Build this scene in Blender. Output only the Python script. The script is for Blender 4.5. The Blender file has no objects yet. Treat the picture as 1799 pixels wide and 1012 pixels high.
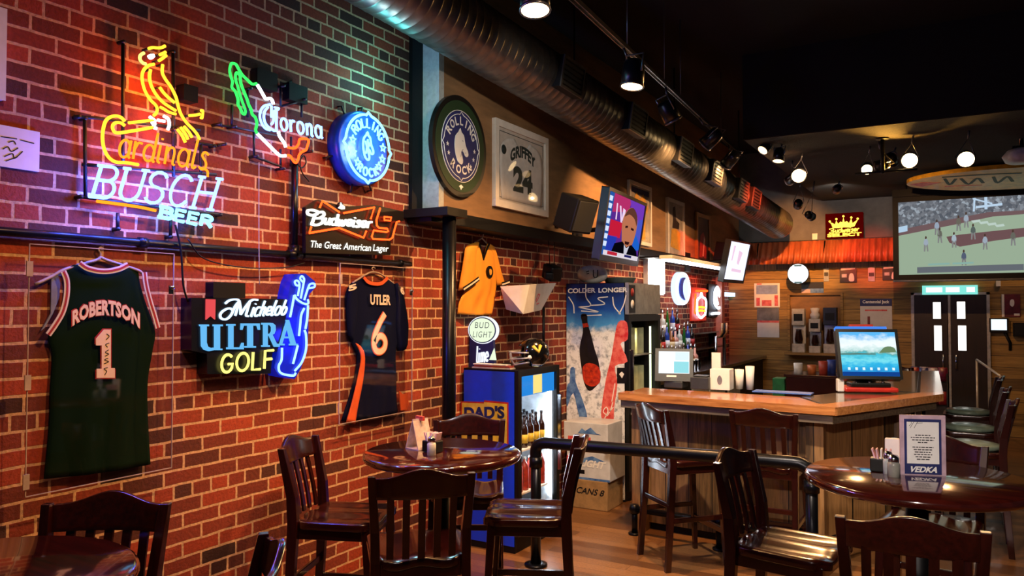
import bpy, bmesh, math, random
from mathutils import Vector, Matrix
random.seed(7)
SC = bpy.context.scene
COL = SC.collection
# ---------------------------------------------------------------- camera
FPX, YAW, PITCH = 1350.0, math.radians(30.33), math.radians(1.53)
CAM = Vector((3.3, 0.0, 1.78))
cd = bpy.data.cameras.new('camera'); cam = bpy.data.objects.new('camera', cd); COL.objects.link(cam)
cam.location = CAM; cam.rotation_euler = (math.pi/2 + PITCH, 0, YAW)
cd.sensor_width = 36; cd.lens = FPX/1799*36; cd.clip_start = 0.05
SC.camera = cam
# ---------------------------------------------------------------- world, exposure
w = bpy.data.worlds.new('world'); SC.world = w; w.use_nodes = True
w.node_tree.nodes['Background'].inputs[0].default_value = (0.55, 0.6, 0.75, 1)
w.node_tree.nodes['Background'].inputs[1].default_value = 0.012
SC.view_settings.view_transform = 'Standard'; SC.view_settings.look = 'None'
SC.view_settings.exposure = 0.0; SC.view_settings.gamma = 1.0
SC.view_settings.use_curve_mapping = False
# ---------------------------------------------------------------- lights
def lin(c):
    def f(x):
        x /= 255.0
        return x/12.92 if x <= 0.04045 else ((x+0.055)/1.055)**2.4
    return tuple(f(x) for x in c[:3])
def spot(name, loc, to, watts, color=(255,205,150), angle=70, blend=0.8, size=0.06):
    l = bpy.data.lights.new(name, 'SPOT'); o = bpy.data.objects.new(name, l); COL.objects.link(o)
    l.energy = watts; l.color = lin(color); l.spot_size = math.radians(angle); l.spot_blend = blend; l.shadow_soft_size = size
    o.location = loc
    o.rotation_euler = (Vector(to)-Vector(loc)).to_track_quat('-Z', 'Y').to_euler()
    return o
def point(name, loc, watts, color=(255,205,150), size=0.05):
    l = bpy.data.lights.new(name, 'POINT'); o = bpy.data.objects.new(name, l); COL.objects.link(o)
    l.energy = watts; l.color = lin(color); l.shadow_soft_size = size; o.location = loc
    return o
def area(name, loc, to, watts, color, sx, sy):
    l = bpy.data.lights.new(name, 'AREA'); o = bpy.data.objects.new(name, l); COL.objects.link(o)
    l.energy = watts; l.color = lin(color); l.shape = 'RECTANGLE'; l.size = sx; l.size_y = sy
    o.location = loc; o.rotation_euler = (Vector(to)-Vector(loc)).to_track_quat('-Z', 'Y').to_euler()
    return o
WARM = (255,188,120)
# dining side: wall washes for unseen track heads; bar, sign and alcove lights added
spot('wall_wash', (2.0,1.1,3.7), (0,1.6,1.2), 90, WARM, 80)
spot('wall_wash', (2.1,2.5,3.7), (0,2.75,.75), 300, WARM, 72)
spot('wall_wash', (2.1,3.3,3.7), (0,4.0,1.1), 190, WARM, 75)
spot('table_spot', (3.3,-.3,2.6), (3.15,3.85,1.12), 520, (255,236,224), 22)  # unseen light from the camera side, added to brighten the drinks card
spot('table_spot', (2.6,1.4,3.7), (1.2,3.3,.9), 90, (240,235,245), 60)
spot('bar_fill', (2.6,3.0,3.6), (1.6,5.9,.75), 540, (255,232,205), 60)  # both bar lights are unseen fill, added to brighten the bar front
spot('bar_fill', (3.6,4.0,3.7), (2.9,6.4,.9), 170, (255,230,200), 60)
spot('sign_fill', (2.4,3.0,3.3), (.2,4.95,2.95), 150, (255,240,225), 36)  # unseen fill added for the round sign and framed jersey
spot('alcove_fill', (3.4,3.4,3.1), (.3,6.75,1.75), 230, (255,235,215), 26)  # unseen fill added to whiten the football and the printed cooler
# ---------------------------------------------------------------- pixel of the photo -> point of the place
_f0 = Vector((-math.sin(YAW), math.cos(YAW), 0)); _R = Vector((math.cos(YAW), math.sin(YAW), 0))
_F = _f0*math.cos(PITCH) + Vector((0,0,math.sin(PITCH))); _U = _R.cross(_F)
def ray(u, v): return _F + _R*((u-899.5)/FPX) - _U*((v-506.0)/FPX)
def atx(u, v, x): d = ray(u,v); return CAM + d*((x-CAM.x)/d.x)
def aty(u, v, y): d = ray(u,v); return CAM + d*((y-CAM.y)/d.y)
def atz(u, v, z): d = ray(u,v); return CAM + d*((z-CAM.z)/d.z)
def atd(u, v, dist): return CAM + ray(u,v)*dist
class Plane:
    """a flat place in the room: origin, axis along, axis up, normal towards the room"""
    def __init__(s, o, a, b):
        s.o = Vector(o); s.a = Vector(a).normalized(); s.b = Vector(b).normalized(); s.n = s.a.cross(s.b)
    def pt(s, a, b, h=0.0): return s.o + s.a*a + s.b*b + s.n*h
    def px(s, u, v, h=0.0):
        d = ray(u, v); t = ((s.o + s.n*h) - CAM).dot(s.n)/d.dot(s.n); p = CAM + d*t - s.o
        return (p.dot(s.a), p.dot(s.b))
LW = Plane((0,0,0), (0,1,0), (0,0,1))       # brick wall, normal +x
class Tr:
    """tracing helper: enlarged-crop coordinates -> plane coordinates"""
    def __init__(s, pl, ox, oy, k, h): s.pl, s.ox, s.oy, s.k, s.h = pl, ox, oy, k, h
    def __call__(s, *pts): return [s.pl.px(s.ox+x/s.k, s.oy+y/s.k, s.h) for x, y in pts]
# ---------------------------------------------------------------- materials
def _nt(name):
    m = bpy.data.materials.new(name); m.use_nodes = True; nt = m.node_tree
    for n in list(nt.nodes): nt.nodes.remove(n)
    out = nt.nodes.new('ShaderNodeOutputMaterial')
    return m, nt, out
def _obj(nt, scale=(1,1,1)):
    tc = nt.nodes.new('ShaderNodeTexCoord'); mp = nt.nodes.new('ShaderNodeMapping')
    mp.inputs['Scale'].default_value = scale; nt.links.new(tc.outputs['Object'], mp.inputs[0]); return mp.outputs[0]
def _noise(nt, vec, scale, detail=4, rough=.6):
    n = nt.nodes.new('ShaderNodeTexNoise'); n.inputs['Scale'].default_value = scale; n.inputs['Detail'].default_value = detail
    n.inputs['Roughness'].default_value = rough; nt.links.new(vec, n.inputs['Vector']); return n
def _ramp(nt, fac, stops):
    r = nt.nodes.new('ShaderNodeValToRGB'); el = r.color_ramp.elements
    while len(el) < len(stops): el.new(.5)
    for e, (p, c) in zip(el, stops): e.position = p; e.color = lin(c) + (1,)
    nt.links.new(fac, r.inputs[0]); return r.outputs[0]
def _bump(nt, h, strength, dist=.01):
    b = nt.nodes.new('ShaderNodeBump'); b.inputs['Strength'].default_value = strength; b.inputs['Distance'].default_value = dist
    nt.links.new(h, b.inputs['Height']); return b.outputs[0]
def mat(name, c, rough=.5, metal=0, coat=0, var=.18, ns=14, stretch=(1,1,1), c2=None, bump=0, emit=None, es=0, spec=None):
    m, nt, out = _nt(name); p = nt.nodes.new('ShaderNodeBsdfPrincipled')
    n = _noise(nt, _obj(nt, stretch), ns)
    c2 = c2 or tuple(x*(1-var) for x in c)
    nt.links.new(_ramp(nt, n.outputs[0], [(.32, c2), (.68, c)]), p.inputs['Base Color'])
    p.inputs['Roughness'].default_value = rough; p.inputs['Metallic'].default_value = metal; p.inputs['Coat Weight'].default_value = coat
    p.inputs['Coat Roughness'].default_value = .12
    if spec is not None: p.inputs['Specular IOR Level'].default_value = spec
    if bump: nt.links.new(_bump(nt, n.outputs[0], bump), p.inputs['Normal'])
    if emit: p.inputs['Emission Color'].default_value = lin(emit)+(1,); p.inputs['Emission Strength'].default_value = es
    nt.links.new(p.outputs[0], out.inputs[0]); return m
def glow(name, c, s):
    m, nt, out = _nt(name); e = nt.nodes.new('ShaderNodeEmission')
    e.inputs[0].default_value = lin(c)+(1,); e.inputs[1].default_value = s
    nt.links.new(e.outputs[0], out.inputs[0]); return m
def clear(name, tint=(255,255,255), refl=.12, rough=.03, const=0):
    m, nt, out = _nt(name); t = nt.nodes.new('ShaderNodeBsdfTransparent'); t.inputs[0].default_value = lin(tint)+(1,)
    g = nt.nodes.new('ShaderNodeBsdfGlossy'); g.inputs['Roughness'].default_value = rough
    mx = nt.nodes.new('ShaderNodeMixShader'); lw = nt.nodes.new('ShaderNodeLayerWeight'); lw.inputs[0].default_value = refl
    if const: mx.inputs[0].default_value = const
    if not const: nt.links.new(lw.outputs['Fresnel'], mx.inputs[0])
    nt.links.new(t.outputs[0], mx.inputs[1]); nt.links.new(g.outputs[0], mx.inputs[2]); nt.links.new(mx.outputs[0], out.inputs[0]); return m
def brick_mat(name, w, h, mortar, cols, mcol, axes='yz', rough=.85, bump=.6, squash=.5, freq=6, wob=.006, noise_s=9, off=.5, coat=0):
    m, nt, out = _nt(name); p = nt.nodes.new('ShaderNodeBsdfPrincipled'); v = _obj(nt)
    sp = nt.nodes.new('ShaderNodeSeparateXYZ'); nt.links.new(v, sp.inputs[0]); cb = nt.nodes.new('ShaderNodeCombineXYZ')
    nt.links.new(sp.outputs['xyz'.index(axes[0])], cb.inputs[0]); nt.links.new(sp.outputs['xyz'.index(axes[1])], cb.inputs[1])
    wn = _noise(nt, v, noise_s, 3); sub = nt.nodes.new('ShaderNodeVectorMath'); sub.operation = 'MULTIPLY_ADD'
    nt.links.new(wn.outputs['Color'], sub.inputs[0]); sub.inputs[1].default_value = (wob*2,)*3; nt.links.new(cb.outputs[0], sub.inputs[2])
    b = nt.nodes.new('ShaderNodeTexBrick'); b.offset = off; b.squash = squash; b.squash_frequency = freq
    nt.links.new(sub.outputs[0], b.inputs['Vector'])
    for k, val in (('Scale',1),('Mortar Size',mortar),('Mortar Smooth',.15),('Bias',0),('Brick Width',w),('Row Height',h)): b.inputs[k].default_value = val
    b.inputs['Color1'].default_value = (0,0,0,1); b.inputs['Color2'].default_value = (1,1,1,1); b.inputs['Mortar'].default_value = (.5,.5,.5,1)
    bc = _ramp(nt, b.outputs['Color'], cols)
    fine = _noise(nt, v, 60, 5); mul = nt.nodes.new('ShaderNodeMix'); mul.data_type = 'RGBA'; mul.blend_type = 'MULTIPLY'; mul.inputs[0].default_value = .55
    nt.links.new(bc, mul.inputs[6]); nt.links.new(_ramp(nt, fine.outputs[0], [(.3,(150,150,150)),(.7,(255,255,255))]), mul.inputs[7])
    mx = nt.nodes.new('ShaderNodeMix'); mx.data_type = 'RGBA'; nt.links.new(b.outputs['Fac'], mx.inputs[0]); nt.links.new(mul.outputs[2], mx.inputs[6])
    nt.links.new(_ramp(nt, fine.outputs[0], [(.3,tuple(x*.75 for x in mcol)),(.7,mcol)]), mx.inputs[7])
    nt.links.new(mx.outputs[2], p.inputs['Base Color']); p.inputs['Roughness'].default_value = rough; p.inputs['Coat Weight'].default_value = coat
    inv = nt.nodes.new('ShaderNodeMath'); inv.operation = 'MULTIPLY_ADD'; nt.links.new(b.outputs['Fac'], inv.inputs[0]); inv.inputs[1].default_value = -1
    sc = nt.nodes.new('ShaderNodeMath'); sc.operation = 'MULTIPLY'; sc.inputs[1].default_value = .5; nt.links.new(fine.outputs[0], sc.inputs[0]); nt.links.new(sc.outputs[0], inv.inputs[2])
    nt.links.new(_bump(nt, inv.outputs[0], bump, .012), p.inputs['Normal']); nt.links.new(p.outputs[0], out.inputs[0]); return m
def wood(name, dark, light, axis='z', rough=.3, coat=.3, scale=6, planks=None, bump=.1):
    """grain stretched along an axis; planks = (axis across, board width) gives each board its own tone"""
    st = [9,9,9]; st['xyz'.index(axis)] = .6
    m, nt, out = _nt(name); p = nt.nodes.new('ShaderNodeBsdfPrincipled'); v = _obj(nt, st)
    n = _noise(nt, v, scale, 6, .65); fac = n.outputs[0]
    if planks:
        ax, wd = planks; tc = nt.nodes.new('ShaderNodeTexCoord'); sp = nt.nodes.new('ShaderNodeSeparateXYZ'); nt.links.new(tc.outputs['Object'], sp.inputs[0])
        dv = nt.nodes.new('ShaderNodeMath'); dv.operation = 'DIVIDE'; dv.inputs[1].default_value = wd; nt.links.new(sp.outputs['xyz'.index(ax)], dv.inputs[0])
        fl = nt.nodes.new('ShaderNodeMath'); fl.operation = 'FLOOR'; nt.links.new(dv.outputs[0], fl.inputs[0])
        wn = nt.nodes.new('ShaderNodeTexWhiteNoise'); wn.noise_dimensions = '1D'; nt.links.new(fl.outputs[0], wn.inputs['W'])
        ad = nt.nodes.new('ShaderNodeMath'); ad.operation = 'MULTIPLY_ADD'; ad.inputs[1].default_value = .34; nt.links.new(wn.outputs[0], ad.inputs[0])
        sb = nt.nodes.new('ShaderNodeMath'); sb.operation = 'ADD'; sb.inputs[1].default_value = -.17; nt.links.new(ad.outputs[0], sb.inputs[0]); nt.links.new(n.outputs[0], ad.inputs[2]); fac = sb.outputs[0]
        fr = nt.nodes.new('ShaderNodeMath'); fr.operation = 'FRACT'; nt.links.new(dv.outputs[0], fr.inputs[0])
        gt = nt.nodes.new('ShaderNodeMath'); gt.operation = 'GREATER_THAN'; gt.inputs[1].default_value = .04; nt.links.new(fr.outputs[0], gt.inputs[0])
    col = _ramp(nt, fac, [(.3, dark), (.72, light)])
    if planks:
        mx = nt.nodes.new('ShaderNodeMix'); mx.data_type = 'RGBA'; nt.links.new(gt.outputs[0], mx.inputs[0]); mx.inputs[6].default_value = lin(tuple(x*.35 for x in dark))+(1,); nt.links.new(col, mx.inputs[7]); col = mx.outputs[2]
    nt.links.new(col, p.inputs['Base Color']); p.inputs['Roughness'].default_value = rough; p.inputs['Coat Weight'].default_value = coat; p.inputs['Coat Roughness'].default_value = .12
    nt.links.new(_bump(nt, n.outputs[0], bump, .004), p.inputs['Normal']); nt.links.new(p.outputs[0], out.inputs[0]); return m
def speckle(name, cols, scale, emit=0, rough=.6, stretch=(1,1,1)):
    m, nt, out = _nt(name); v = _obj(nt, stretch); vo = nt.nodes.new('ShaderNodeTexVoronoi'); vo.inputs['Scale'].default_value = scale; nt.links.new(v, vo.inputs['Vector'])
    bw = nt.nodes.new('ShaderNodeSeparateColor'); nt.links.new(vo.outputs['Color'], bw.inputs[0])
    c = _ramp(nt, bw.outputs[0], cols)
    if emit: s = nt.nodes.new('ShaderNodeEmission'); s.inputs[1].default_value = emit; nt.links.new(c, s.inputs[0])
    else: s = nt.nodes.new('ShaderNodeBsdfPrincipled'); s.inputs['Roughness'].default_value = rough; nt.links.new(c, s.inputs['Base Color'])
    nt.links.new(s.outputs[0], out.inputs[0]); return m
# ---------------------------------------------------------------- geometry
def smooth(pts, k=5, closed=False):
    if len(pts[0]) == 2: return [p[:2] for p in smooth([(p[0],p[1],0) for p in pts], k, closed)]
    P = [Vector((p[0], p[1], p[2] if len(p) > 2 else 0)) for p in pts]; n = len(P); out = []
    if n < 3: return [tuple(p) for p in P]
    seg = n if closed else n-1
    for i in range(seg):
        p1, p2 = P[i], P[(i+1) % n]; p0 = P[i-1] if (i or closed) else p1*2-p2; p3 = P[(i+2) % n] if (i+2 < n or closed) else p2*2-p1
        for j in range(k):
            t = j/k; out.append(tuple(.5*((2*p1)+(p2-p0)*t+(2*p0-5*p1+4*p2-p3)*t*t+(3*p1-p0-3*p2+p3)*t**3)))
    if not closed: out.append(tuple(P[-1]))
    return out
def resample(pts, n):
    P = [Vector(p) for p in pts]; L = [0]
    for a, b in zip(P, P[1:]): L.append(L[-1]+(b-a).length)
    out = []; j = 0
    for i in range(n):
        d = L[-1]*i/(n-1)
        while j < len(P)-2 and L[j+1] < d: j += 1
        t = (d-L[j])/max(L[j+1]-L[j], 1e-9); out.append(P[j].lerp(P[j+1], min(max(t,0),1)))
    return out
class MB:
    def __init__(s): s.v, s.f, s.m, s.s = [], [], [], []
    def add(s, vs, fs, mi=0, sm=False):
        b = len(s.v); s.v += [Vector(x) for x in vs]
        for f in fs: s.f.append([b+i for i in f]); s.m.append(mi); s.s.append(sm)
        return s
    def hexa(s, lo, hi, mi=0):      # two quads of 4 points each
        return s.add(list(lo)+list(hi), [(3,2,1,0),(4,5,6,7),(0,1,5,4),(1,2,6,5),(2,3,7,6),(3,0,4,7)], mi)
    def box(s, c, d, mi=0, rot=None):
        c = Vector(c); x, y, z = d[0]/2, d[1]/2, d[2]/2
        P = [Vector(p) for p in ((-x,-y,-z),(x,-y,-z),(x,y,-z),(-x,y,-z),(-x,-y,z),(x,-y,z),(x,y,z),(-x,y,z))]
        if rot is not None: P = [rot @ p for p in P]
        P = [p+c for p in P]; return s.hexa(P[:4], P[4:], mi)
    def b2(s, lo, hi, mi=0): return s.box([(a+b)/2 for a, b in zip(lo, hi)], [abs(b-a) for a, b in zip(lo, hi)], mi)
    def tube(s, pts, r, n=8, mi=0, closed=False, cap=True):
        P = [Vector(p) for p in pts]; N = len(P); rs = r if isinstance(r, (list, tuple)) else [r]*N
        up = None; rings = []
        for i in range(N):
            t = (P[(i+1) % N]-P[i-1]) if closed else (P[min(i+1,N-1)]-P[max(i-1,0)])
            if t.length < 1e-9: t = Vector((0,0,1))
            t.normalize()
            if up is None: up = t.orthogonal().normalized()
            up = (up - t*up.dot(t)); up = up.normalized() if up.length > 1e-6 else t.orthogonal().normalized()
            q = t.cross(up); rings.append([P[i]+(up*math.cos(2*math.pi*j/n)+q*math.sin(2*math.pi*j/n))*rs[i] for j in range(n)])
        vs = [p for rr in rings for p in rr]; fs = []
        for i in range(N if closed else N-1):
            a, b = i*n, ((i+1) % N)*n
            for j in range(n): k = (j+1) % n; fs.append((a+j, a+k, b+k, b+j))
        if not closed and cap: fs += [tuple(range(n-1,-1,-1)), tuple((N-1)*n+j for j in range(n))]
        return s.add(vs, fs, mi, True)
    def lathe(s, prof, n=24, c=(0,0,0), mi=0, axis=None, cap=True, sm=True):
        """profile (radius, height) turned about z, or about `axis`"""
        c = Vector(c); M = Matrix.Identity(3) if axis is None else Vector((0,0,1)).rotation_difference(Vector(axis)).to_matrix()
        vs = [c + M @ Vector((r*math.cos(2*math.pi*j/n), r*math.sin(2*math.pi*j/n), z)) for r, z in prof for j in range(n)]; fs = []
        for i in range(len(prof)-1):
            for j in range(n): k = (j+1) % n; fs.append((i*n+j, i*n+k, (i+1)*n+k, (i+1)*n+j))
        if cap and prof[0][0] > 1e-6: fs.append(tuple(range(n-1,-1,-1)))
        if cap and prof[-1][0] > 1e-6: fs.append(tuple((len(prof)-1)*n+j for j in range(n)))
        return s.add(vs, fs, mi, sm)
    def grid(s, rows, mi=0, sm=True, thick=None):
        """rows of points; thick = vector offset for a closed back"""
        n, m = len(rows), len(rows[0]); vs = [p for r in rows for p in r]
        fs = [(i*m+j, i*m+j+1, (i+1)*m+j+1, (i+1)*m+j) for i in range(n-1) for j in range(m-1)]
        if thick is not None:
            b = len(vs); T = Vector(thick); vs = vs+[Vector(p)+T for p in vs]
            fs += [tuple(b+i for i in reversed(f)) for f in fs]
            ring = [j for j in range(m)]+[i*m+m-1 for i in range(1,n)]+[(n-1)*m+j for j in range(m-2,-1,-1)]+[i*m for i in range(n-2,0,-1)]
            fs += [(ring[(i+1) % len(ring)], ring[i], b+ring[i], b+ring[(i+1) % len(ring)]) for i in range(len(ring))]
        return s.add(vs, fs, mi, sm)
    def poly(s, pl, pts, h0, h1, mi=0, mside=None):
        n = len(pts); ar = sum(pts[i][0]*pts[(i+1) % n][1]-pts[(i+1) % n][0]*pts[i][1] for i in range(n))
        if ar < 0: pts = pts[::-1]
        vs = [pl.pt(p[0],p[1],h0) for p in pts]+[pl.pt(p[0],p[1],h1) for p in pts]
        s.add(vs, [tuple(range(n-1,-1,-1)), tuple(range(n,2*n))], mi)
        return s.add(vs, [(i,(i+1) % n,n+(i+1) % n,n+i) for i in range(n)], mi if mside is None else mside)
    def rect(s, pl, a0, b0, a1, b1, h0, h1, mi=0): return s.poly(pl, [(a0,b0),(a1,b0),(a1,b1),(a0,b1)], h0, h1, mi)
    def ribbon(s, pl, pts, w, h0, h1, mi=0):
        P = [Vector((p[0],p[1])) for p in pts]; L, R = [], []
        for i in range(len(P)):
            t = (P[min(i+1,len(P)-1)]-P[max(i-1,0)]); t = t.normalized() if t.length > 1e-9 else Vector((1,0)); q = Vector((-t.y,t.x))*(w/2)
            L.append(P[i]+q); R.append(P[i]-q)
        for i in range(len(P)-1):
            s.poly(pl, [L[i],R[i],R[i+1],L[i+1]], h0, h1, mi)
        return s
    def neon(s, pl, pts, h, r, mi=0, n=6): return s.tube([pl.pt(p[0],p[1],h) for p in pts], r, n, mi)
WM = {}
def wm(o): return WM.get(o.name, Matrix.Identity(4))
def build(name, mb, mats, parent=None, bevel=0, local=False, seg=2, autosm=False):
    me = bpy.data.meshes.new(name); M = wm(parent).inverted() if (parent and not local) else Matrix.Identity(4)
    me.from_pydata([M @ p for p in mb.v], [], mb.f)
    for m in (mats if isinstance(mats, (list, tuple)) else [mats]): me.materials.append(m)
    for p, mi, sm in zip(me.polygons, mb.m, mb.s): p.material_index = mi; p.use_smooth = sm
    me.update(); o = bpy.data.objects.new(name, me); COL.objects.link(o)
    if parent: o.parent = parent; WM[o.name] = wm(parent)
    if bevel:
        b = o.modifiers.new('bevel', 'BEVEL'); b.width = bevel; b.segments = seg; b.limit_method = 'ANGLE'; b.angle_limit = math.radians(40)
    return o
def tag(o, label, cat, group=None):
    o['label'] = label; o['category'] = cat
    if group: o['group'] = group
    return o
def thing(name, label, cat, loc, group=None, rz=0):
    o = bpy.data.objects.new(name, None); o.empty_display_size = .1; COL.objects.link(o); o.location = loc; o.rotation_euler = (0,0,rz)
    WM[o.name] = Matrix.Translation(loc) @ Matrix.Rotation(rz,4,'Z'); return tag(o, label, cat, group)
def solo(name, label, cat, mb, mats, group=None, bevel=0):
    lo = [min(p[i] for p in mb.v) for i in range(3)]; hi = [max(p[i] for p in mb.v) for i in range(3)]
    c = Vector(((lo[0]+hi[0])/2, (lo[1]+hi[1])/2, lo[2]))
    mb.v = [p-c for p in mb.v]; o = build(name, mb, mats, None, bevel); o.location = c; WM[o.name] = Matrix.Translation(c)
    return tag(o, label, cat, group)
def struct(name, mb, mats, parent=None, bevel=0):
    o = build(name, mb, mats, parent, bevel)
    if not parent: o['kind'] = 'structure'
    return o
def sub(name, mb, mats, parent, bevel=0, label=None):
    o = build(name, mb, mats, parent, bevel)
    if label: o['label'] = label
    return o
def dup(root, loc, rz=None, label=None, group=None):
    r = root.copy(); COL.objects.link(r); r.location = loc
    if rz is not None: r.rotation_euler = (0,0,rz)
    WM[r.name] = Matrix.Translation(loc) @ Matrix.Rotation(rz or 0,4,'Z')
    if label: r['label'] = label
    if group: r['group'] = group
    for ch in list(root.children):
        c = ch.copy(); COL.objects.link(c); c.parent = r
        for g in ch.children: d = g.copy(); COL.objects.link(d); d.parent = c
    return r
# ---------------------------------------------------------------- lettering
_tc = {}
def glyphs(txt, off=0, res=4, spacing=1):
    key = (txt, off, res, spacing)
    if key not in _tc:
        c = bpy.data.curves.new('t', 'FONT'); c.body = txt; c.size = 1; c.offset = off; c.resolution_u = res; c.space_character = spacing; c.align_x = 'LEFT'; c.fill_mode = 'FRONT'
        o = bpy.data.objects.new('t', c); COL.objects.link(o); bpy.context.view_layer.update()
        me = bpy.data.meshes.new_from_object(o.evaluated_get(bpy.context.evaluated_depsgraph_get()))
        vs = [tuple(v.co[:2]) for v in me.vertices]; fs = [tuple(p.vertices) for p in me.polygons]
        bpy.data.objects.remove(o); bpy.data.curves.remove(c); bpy.data.meshes.remove(me)
        x0 = min(v[0] for v in vs); x1 = max(v[0] for v in vs); y0 = min(v[1] for v in vs); y1 = max(v[1] for v in vs)
        _tc[key] = ([((x-x0)/(x1-x0), (y-y0)/(y1-y0)) for x, y in vs], fs, (x1-x0)/(y1-y0))
    return _tc[key]
def letter(mb, pl, txt, BL, BR, TL, h, mi=0, off=0, arch=0, spacing=1, res=5, grow=0):
    """letters filling the parallelogram BL BR TL of a plane; arch bends the line"""
    vs, fs, asp = glyphs(txt, off, res, spacing); BL, BR, TL = Vector(BL), Vector(BR), Vector(TL); X, Y = BR-BL, TL-BL; out = []
    for x, y in vs:
        x = .5+(x-.5)*(1+grow*Y.length/max(X.length,1e-6)); y = .5+(y-.5)*(1+grow)
        p = BL+X*x+Y*y+Y*(arch*(1-(2*x-1)**2)); out.append(pl.pt(p.x,p.y,h))
    mb.add(out, fs, mi); return mb
def ring_text(mb, pl, c, r, hgt, a0, a1, txt, h, mi=0, off=.02, inward=False):
    """letters along a circle, angles in degrees (90 = top)"""
    n = len(txt); 
    for i, ch in enumerate(txt):
        if ch == ' ': continue
        a = math.radians(a0+(a1-a0)*(i+.5)/n); vs, fs, asp = glyphs(ch, off)
        wd = min(hgt*asp, abs(math.radians(a1-a0))*r/n*.86)
        d = Vector((math.cos(a), math.sin(a))); up = -d if inward else d; rt = Vector((up.y,-up.x)); o = Vector(c)+d*r
        mb.add([pl.pt(*(o+rt*((x-.5)*wd)+up*((y-.5)*hgt)), h) for x, y in vs], fs, mi)
    return mb
A = lambda cx, cy, rx, ry, d0, d1, n=8: [(cx+rx*math.cos(math.radians(d0+(d1-d0)*i/n)), cy+ry*math.sin(math.radians(d0+(d1-d0)*i/n))) for i in range(n+1)]
STK = {
'B':(.66,[[(0,0),(0,1)],[(-.12,1),(.35,1)]+A(.35,.77,.25,.23,90,-90)+[(0,.54)],[(.35,.54)]+A(.38,.27,.28,.27,90,-90)+[(-.12,0)]]),
'U':(.68,[[(-.1,1),(.14,1)],[(.02,1),(.02,.3)]+A(.34,.3,.32,.3,180,360)+[(.66,1)],[(.54,1),(.78,1)]]),
'S':(.6,[A(.3,.76,.28,.24,20,270)+A(.3,.26,.29,.26,90,-160)]),
'C':(.66,[A(.36,.5,.34,.5,40,320,16)]),
'H':(.7,[[(.05,0),(.05,1)],[(.65,0),(.65,1)],[(.05,.52),(.65,.52)],[(-.06,1),(.16,1)],[(.54,1),(.76,1)],[(-.06,0),(.16,0)],[(.54,0),(.76,0)]]),
'E':(.55,[[(.5,1),(0,1),(0,0),(.5,0)],[(0,.52),(.42,.52)]]),
'R':(.62,[[(0,0),(0,1),(.3,1)]+A(.3,.76,.26,.24,90,-90)+[(0,.52)],[(.28,.52),(.6,0)]]),
'G':(.7,[A(.36,.5,.34,.5,45,325,16)+[(.68,.45),(.42,.45)]]),
'O':(.74,[A(.36,.5,.36,.5,90,450,18)]),
'L':(.5,[[(0,1),(0,0),(.48,0)]]),
'F':(.5,[[(.5,1),(0,1),(0,0)],[(0,.52),(.42,.52)]]),
'T':(.6,[[(0,1),(.6,1)],[(.3,1),(.3,0)]]),
'a':(.5,[A(.22,.3,.22,.3,60,420,12),[(.44,.6),(.42,.1),(.5,0)]]),
'r':(.36,[[(.03,.6),(.05,.0)],[(.05,.35),(.16,.56),(.33,.56)]]),
'd':(.5,[A(.22,.28,.22,.28,60,420,12),[(.46,1.0),(.42,.1),(.5,0)]]),
'i':(.22,[[(.06,.6),(.04,.08),(.14,0)],[(.09,.8),(.1,.84)]]),
'n':(.48,[[(.03,.6),(.04,0)],[(.04,.35),(.16,.56),(.32,.56),(.38,.4),(.37,.06),(.46,0)]]),
'l':(.24,[[(.1,1.0),(.04,.15),(.1,0),(.2,.06)]]),
's':(.36,[[(.32,.52),(.16,.6),(.06,.47),(.26,.26),(.28,.08),(.12,0),(0,.08)]]),
'o':(.5,[A(.23,.3,.23,.3,90,450,12)]),
'c':(.42,[A(.23,.3,.23,.3,50,310,10)]),
'u':(.48,[[(.03,.58),(.04,.14),(.16,0),(.32,.1),(.4,.58)],[(.4,.58),(.4,.08),(.48,0)]]),
'w':(.66,[[(.02,.58),(.1,.04),(.2,.05),(.32,.5)],[(.32,.5),(.36,.04),(.48,.05),(.6,.58)]]),
'e':(.44,[[(.04,.28),(.4,.34)]+A(.22,.32,.2,.28,10,320,10)]),
'h':(.48,[[(.08,1.0),(.04,0)],[(.04,.35),(.18,.56),(.34,.54),(.36,.3),(.36,.06),(.46,0)]]),
'b':(.46,[[(.08,1.0),(.04,.2)]+A(.23,.27,.19,.27,200,520,10)]),
'm':(.7,[[(.03,.6),(.04,0)],[(.04,.35),(.14,.56),(.28,.56),(.33,.4),(.32,0)],[(.33,.35),(.43,.56),(.57,.56),(.62,.4),(.61,.06),(.7,0)]]),
}
def strokes(txt, BL, BR, TL, gap=.16):
    wd = sum(STK[c][0] for c in txt)+gap*(len(txt)-1); BL, BR, TL = Vector(BL), Vector(BR), Vector(TL); X, Y = BR-BL, TL-BL; x0 = 0; out = []
    for c in txt:
        for ln in STK[c][1]:
            out.append([tuple(BL+X*((x0+x)/wd)+Y*y) for x, y in ln])
        x0 += STK[c][0]+gap
    return out
def star(cx, cy, r, a0=90): return [(cx+(r if i % 2 == 0 else r*.42)*math.cos(math.radians(a0+36*i)), cy+(r if i % 2 == 0 else r*.42)*math.sin(math.radians(a0+36*i))) for i in range(10)]
HORSE = [(-.20,-.58),(-.33,-.25),(-.36,.05),(-.31,.33),(-.16,.50),(-.06,.66),(.0,.52),(.12,.44),(.17,.28),(.22,.08),(.33,-.1),(.37,-.24),(.30,-.33),(.19,-.31),(.12,-.2),(.02,-.16),(.02,-.3),(.08,-.5),(.02,-.66)]
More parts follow.
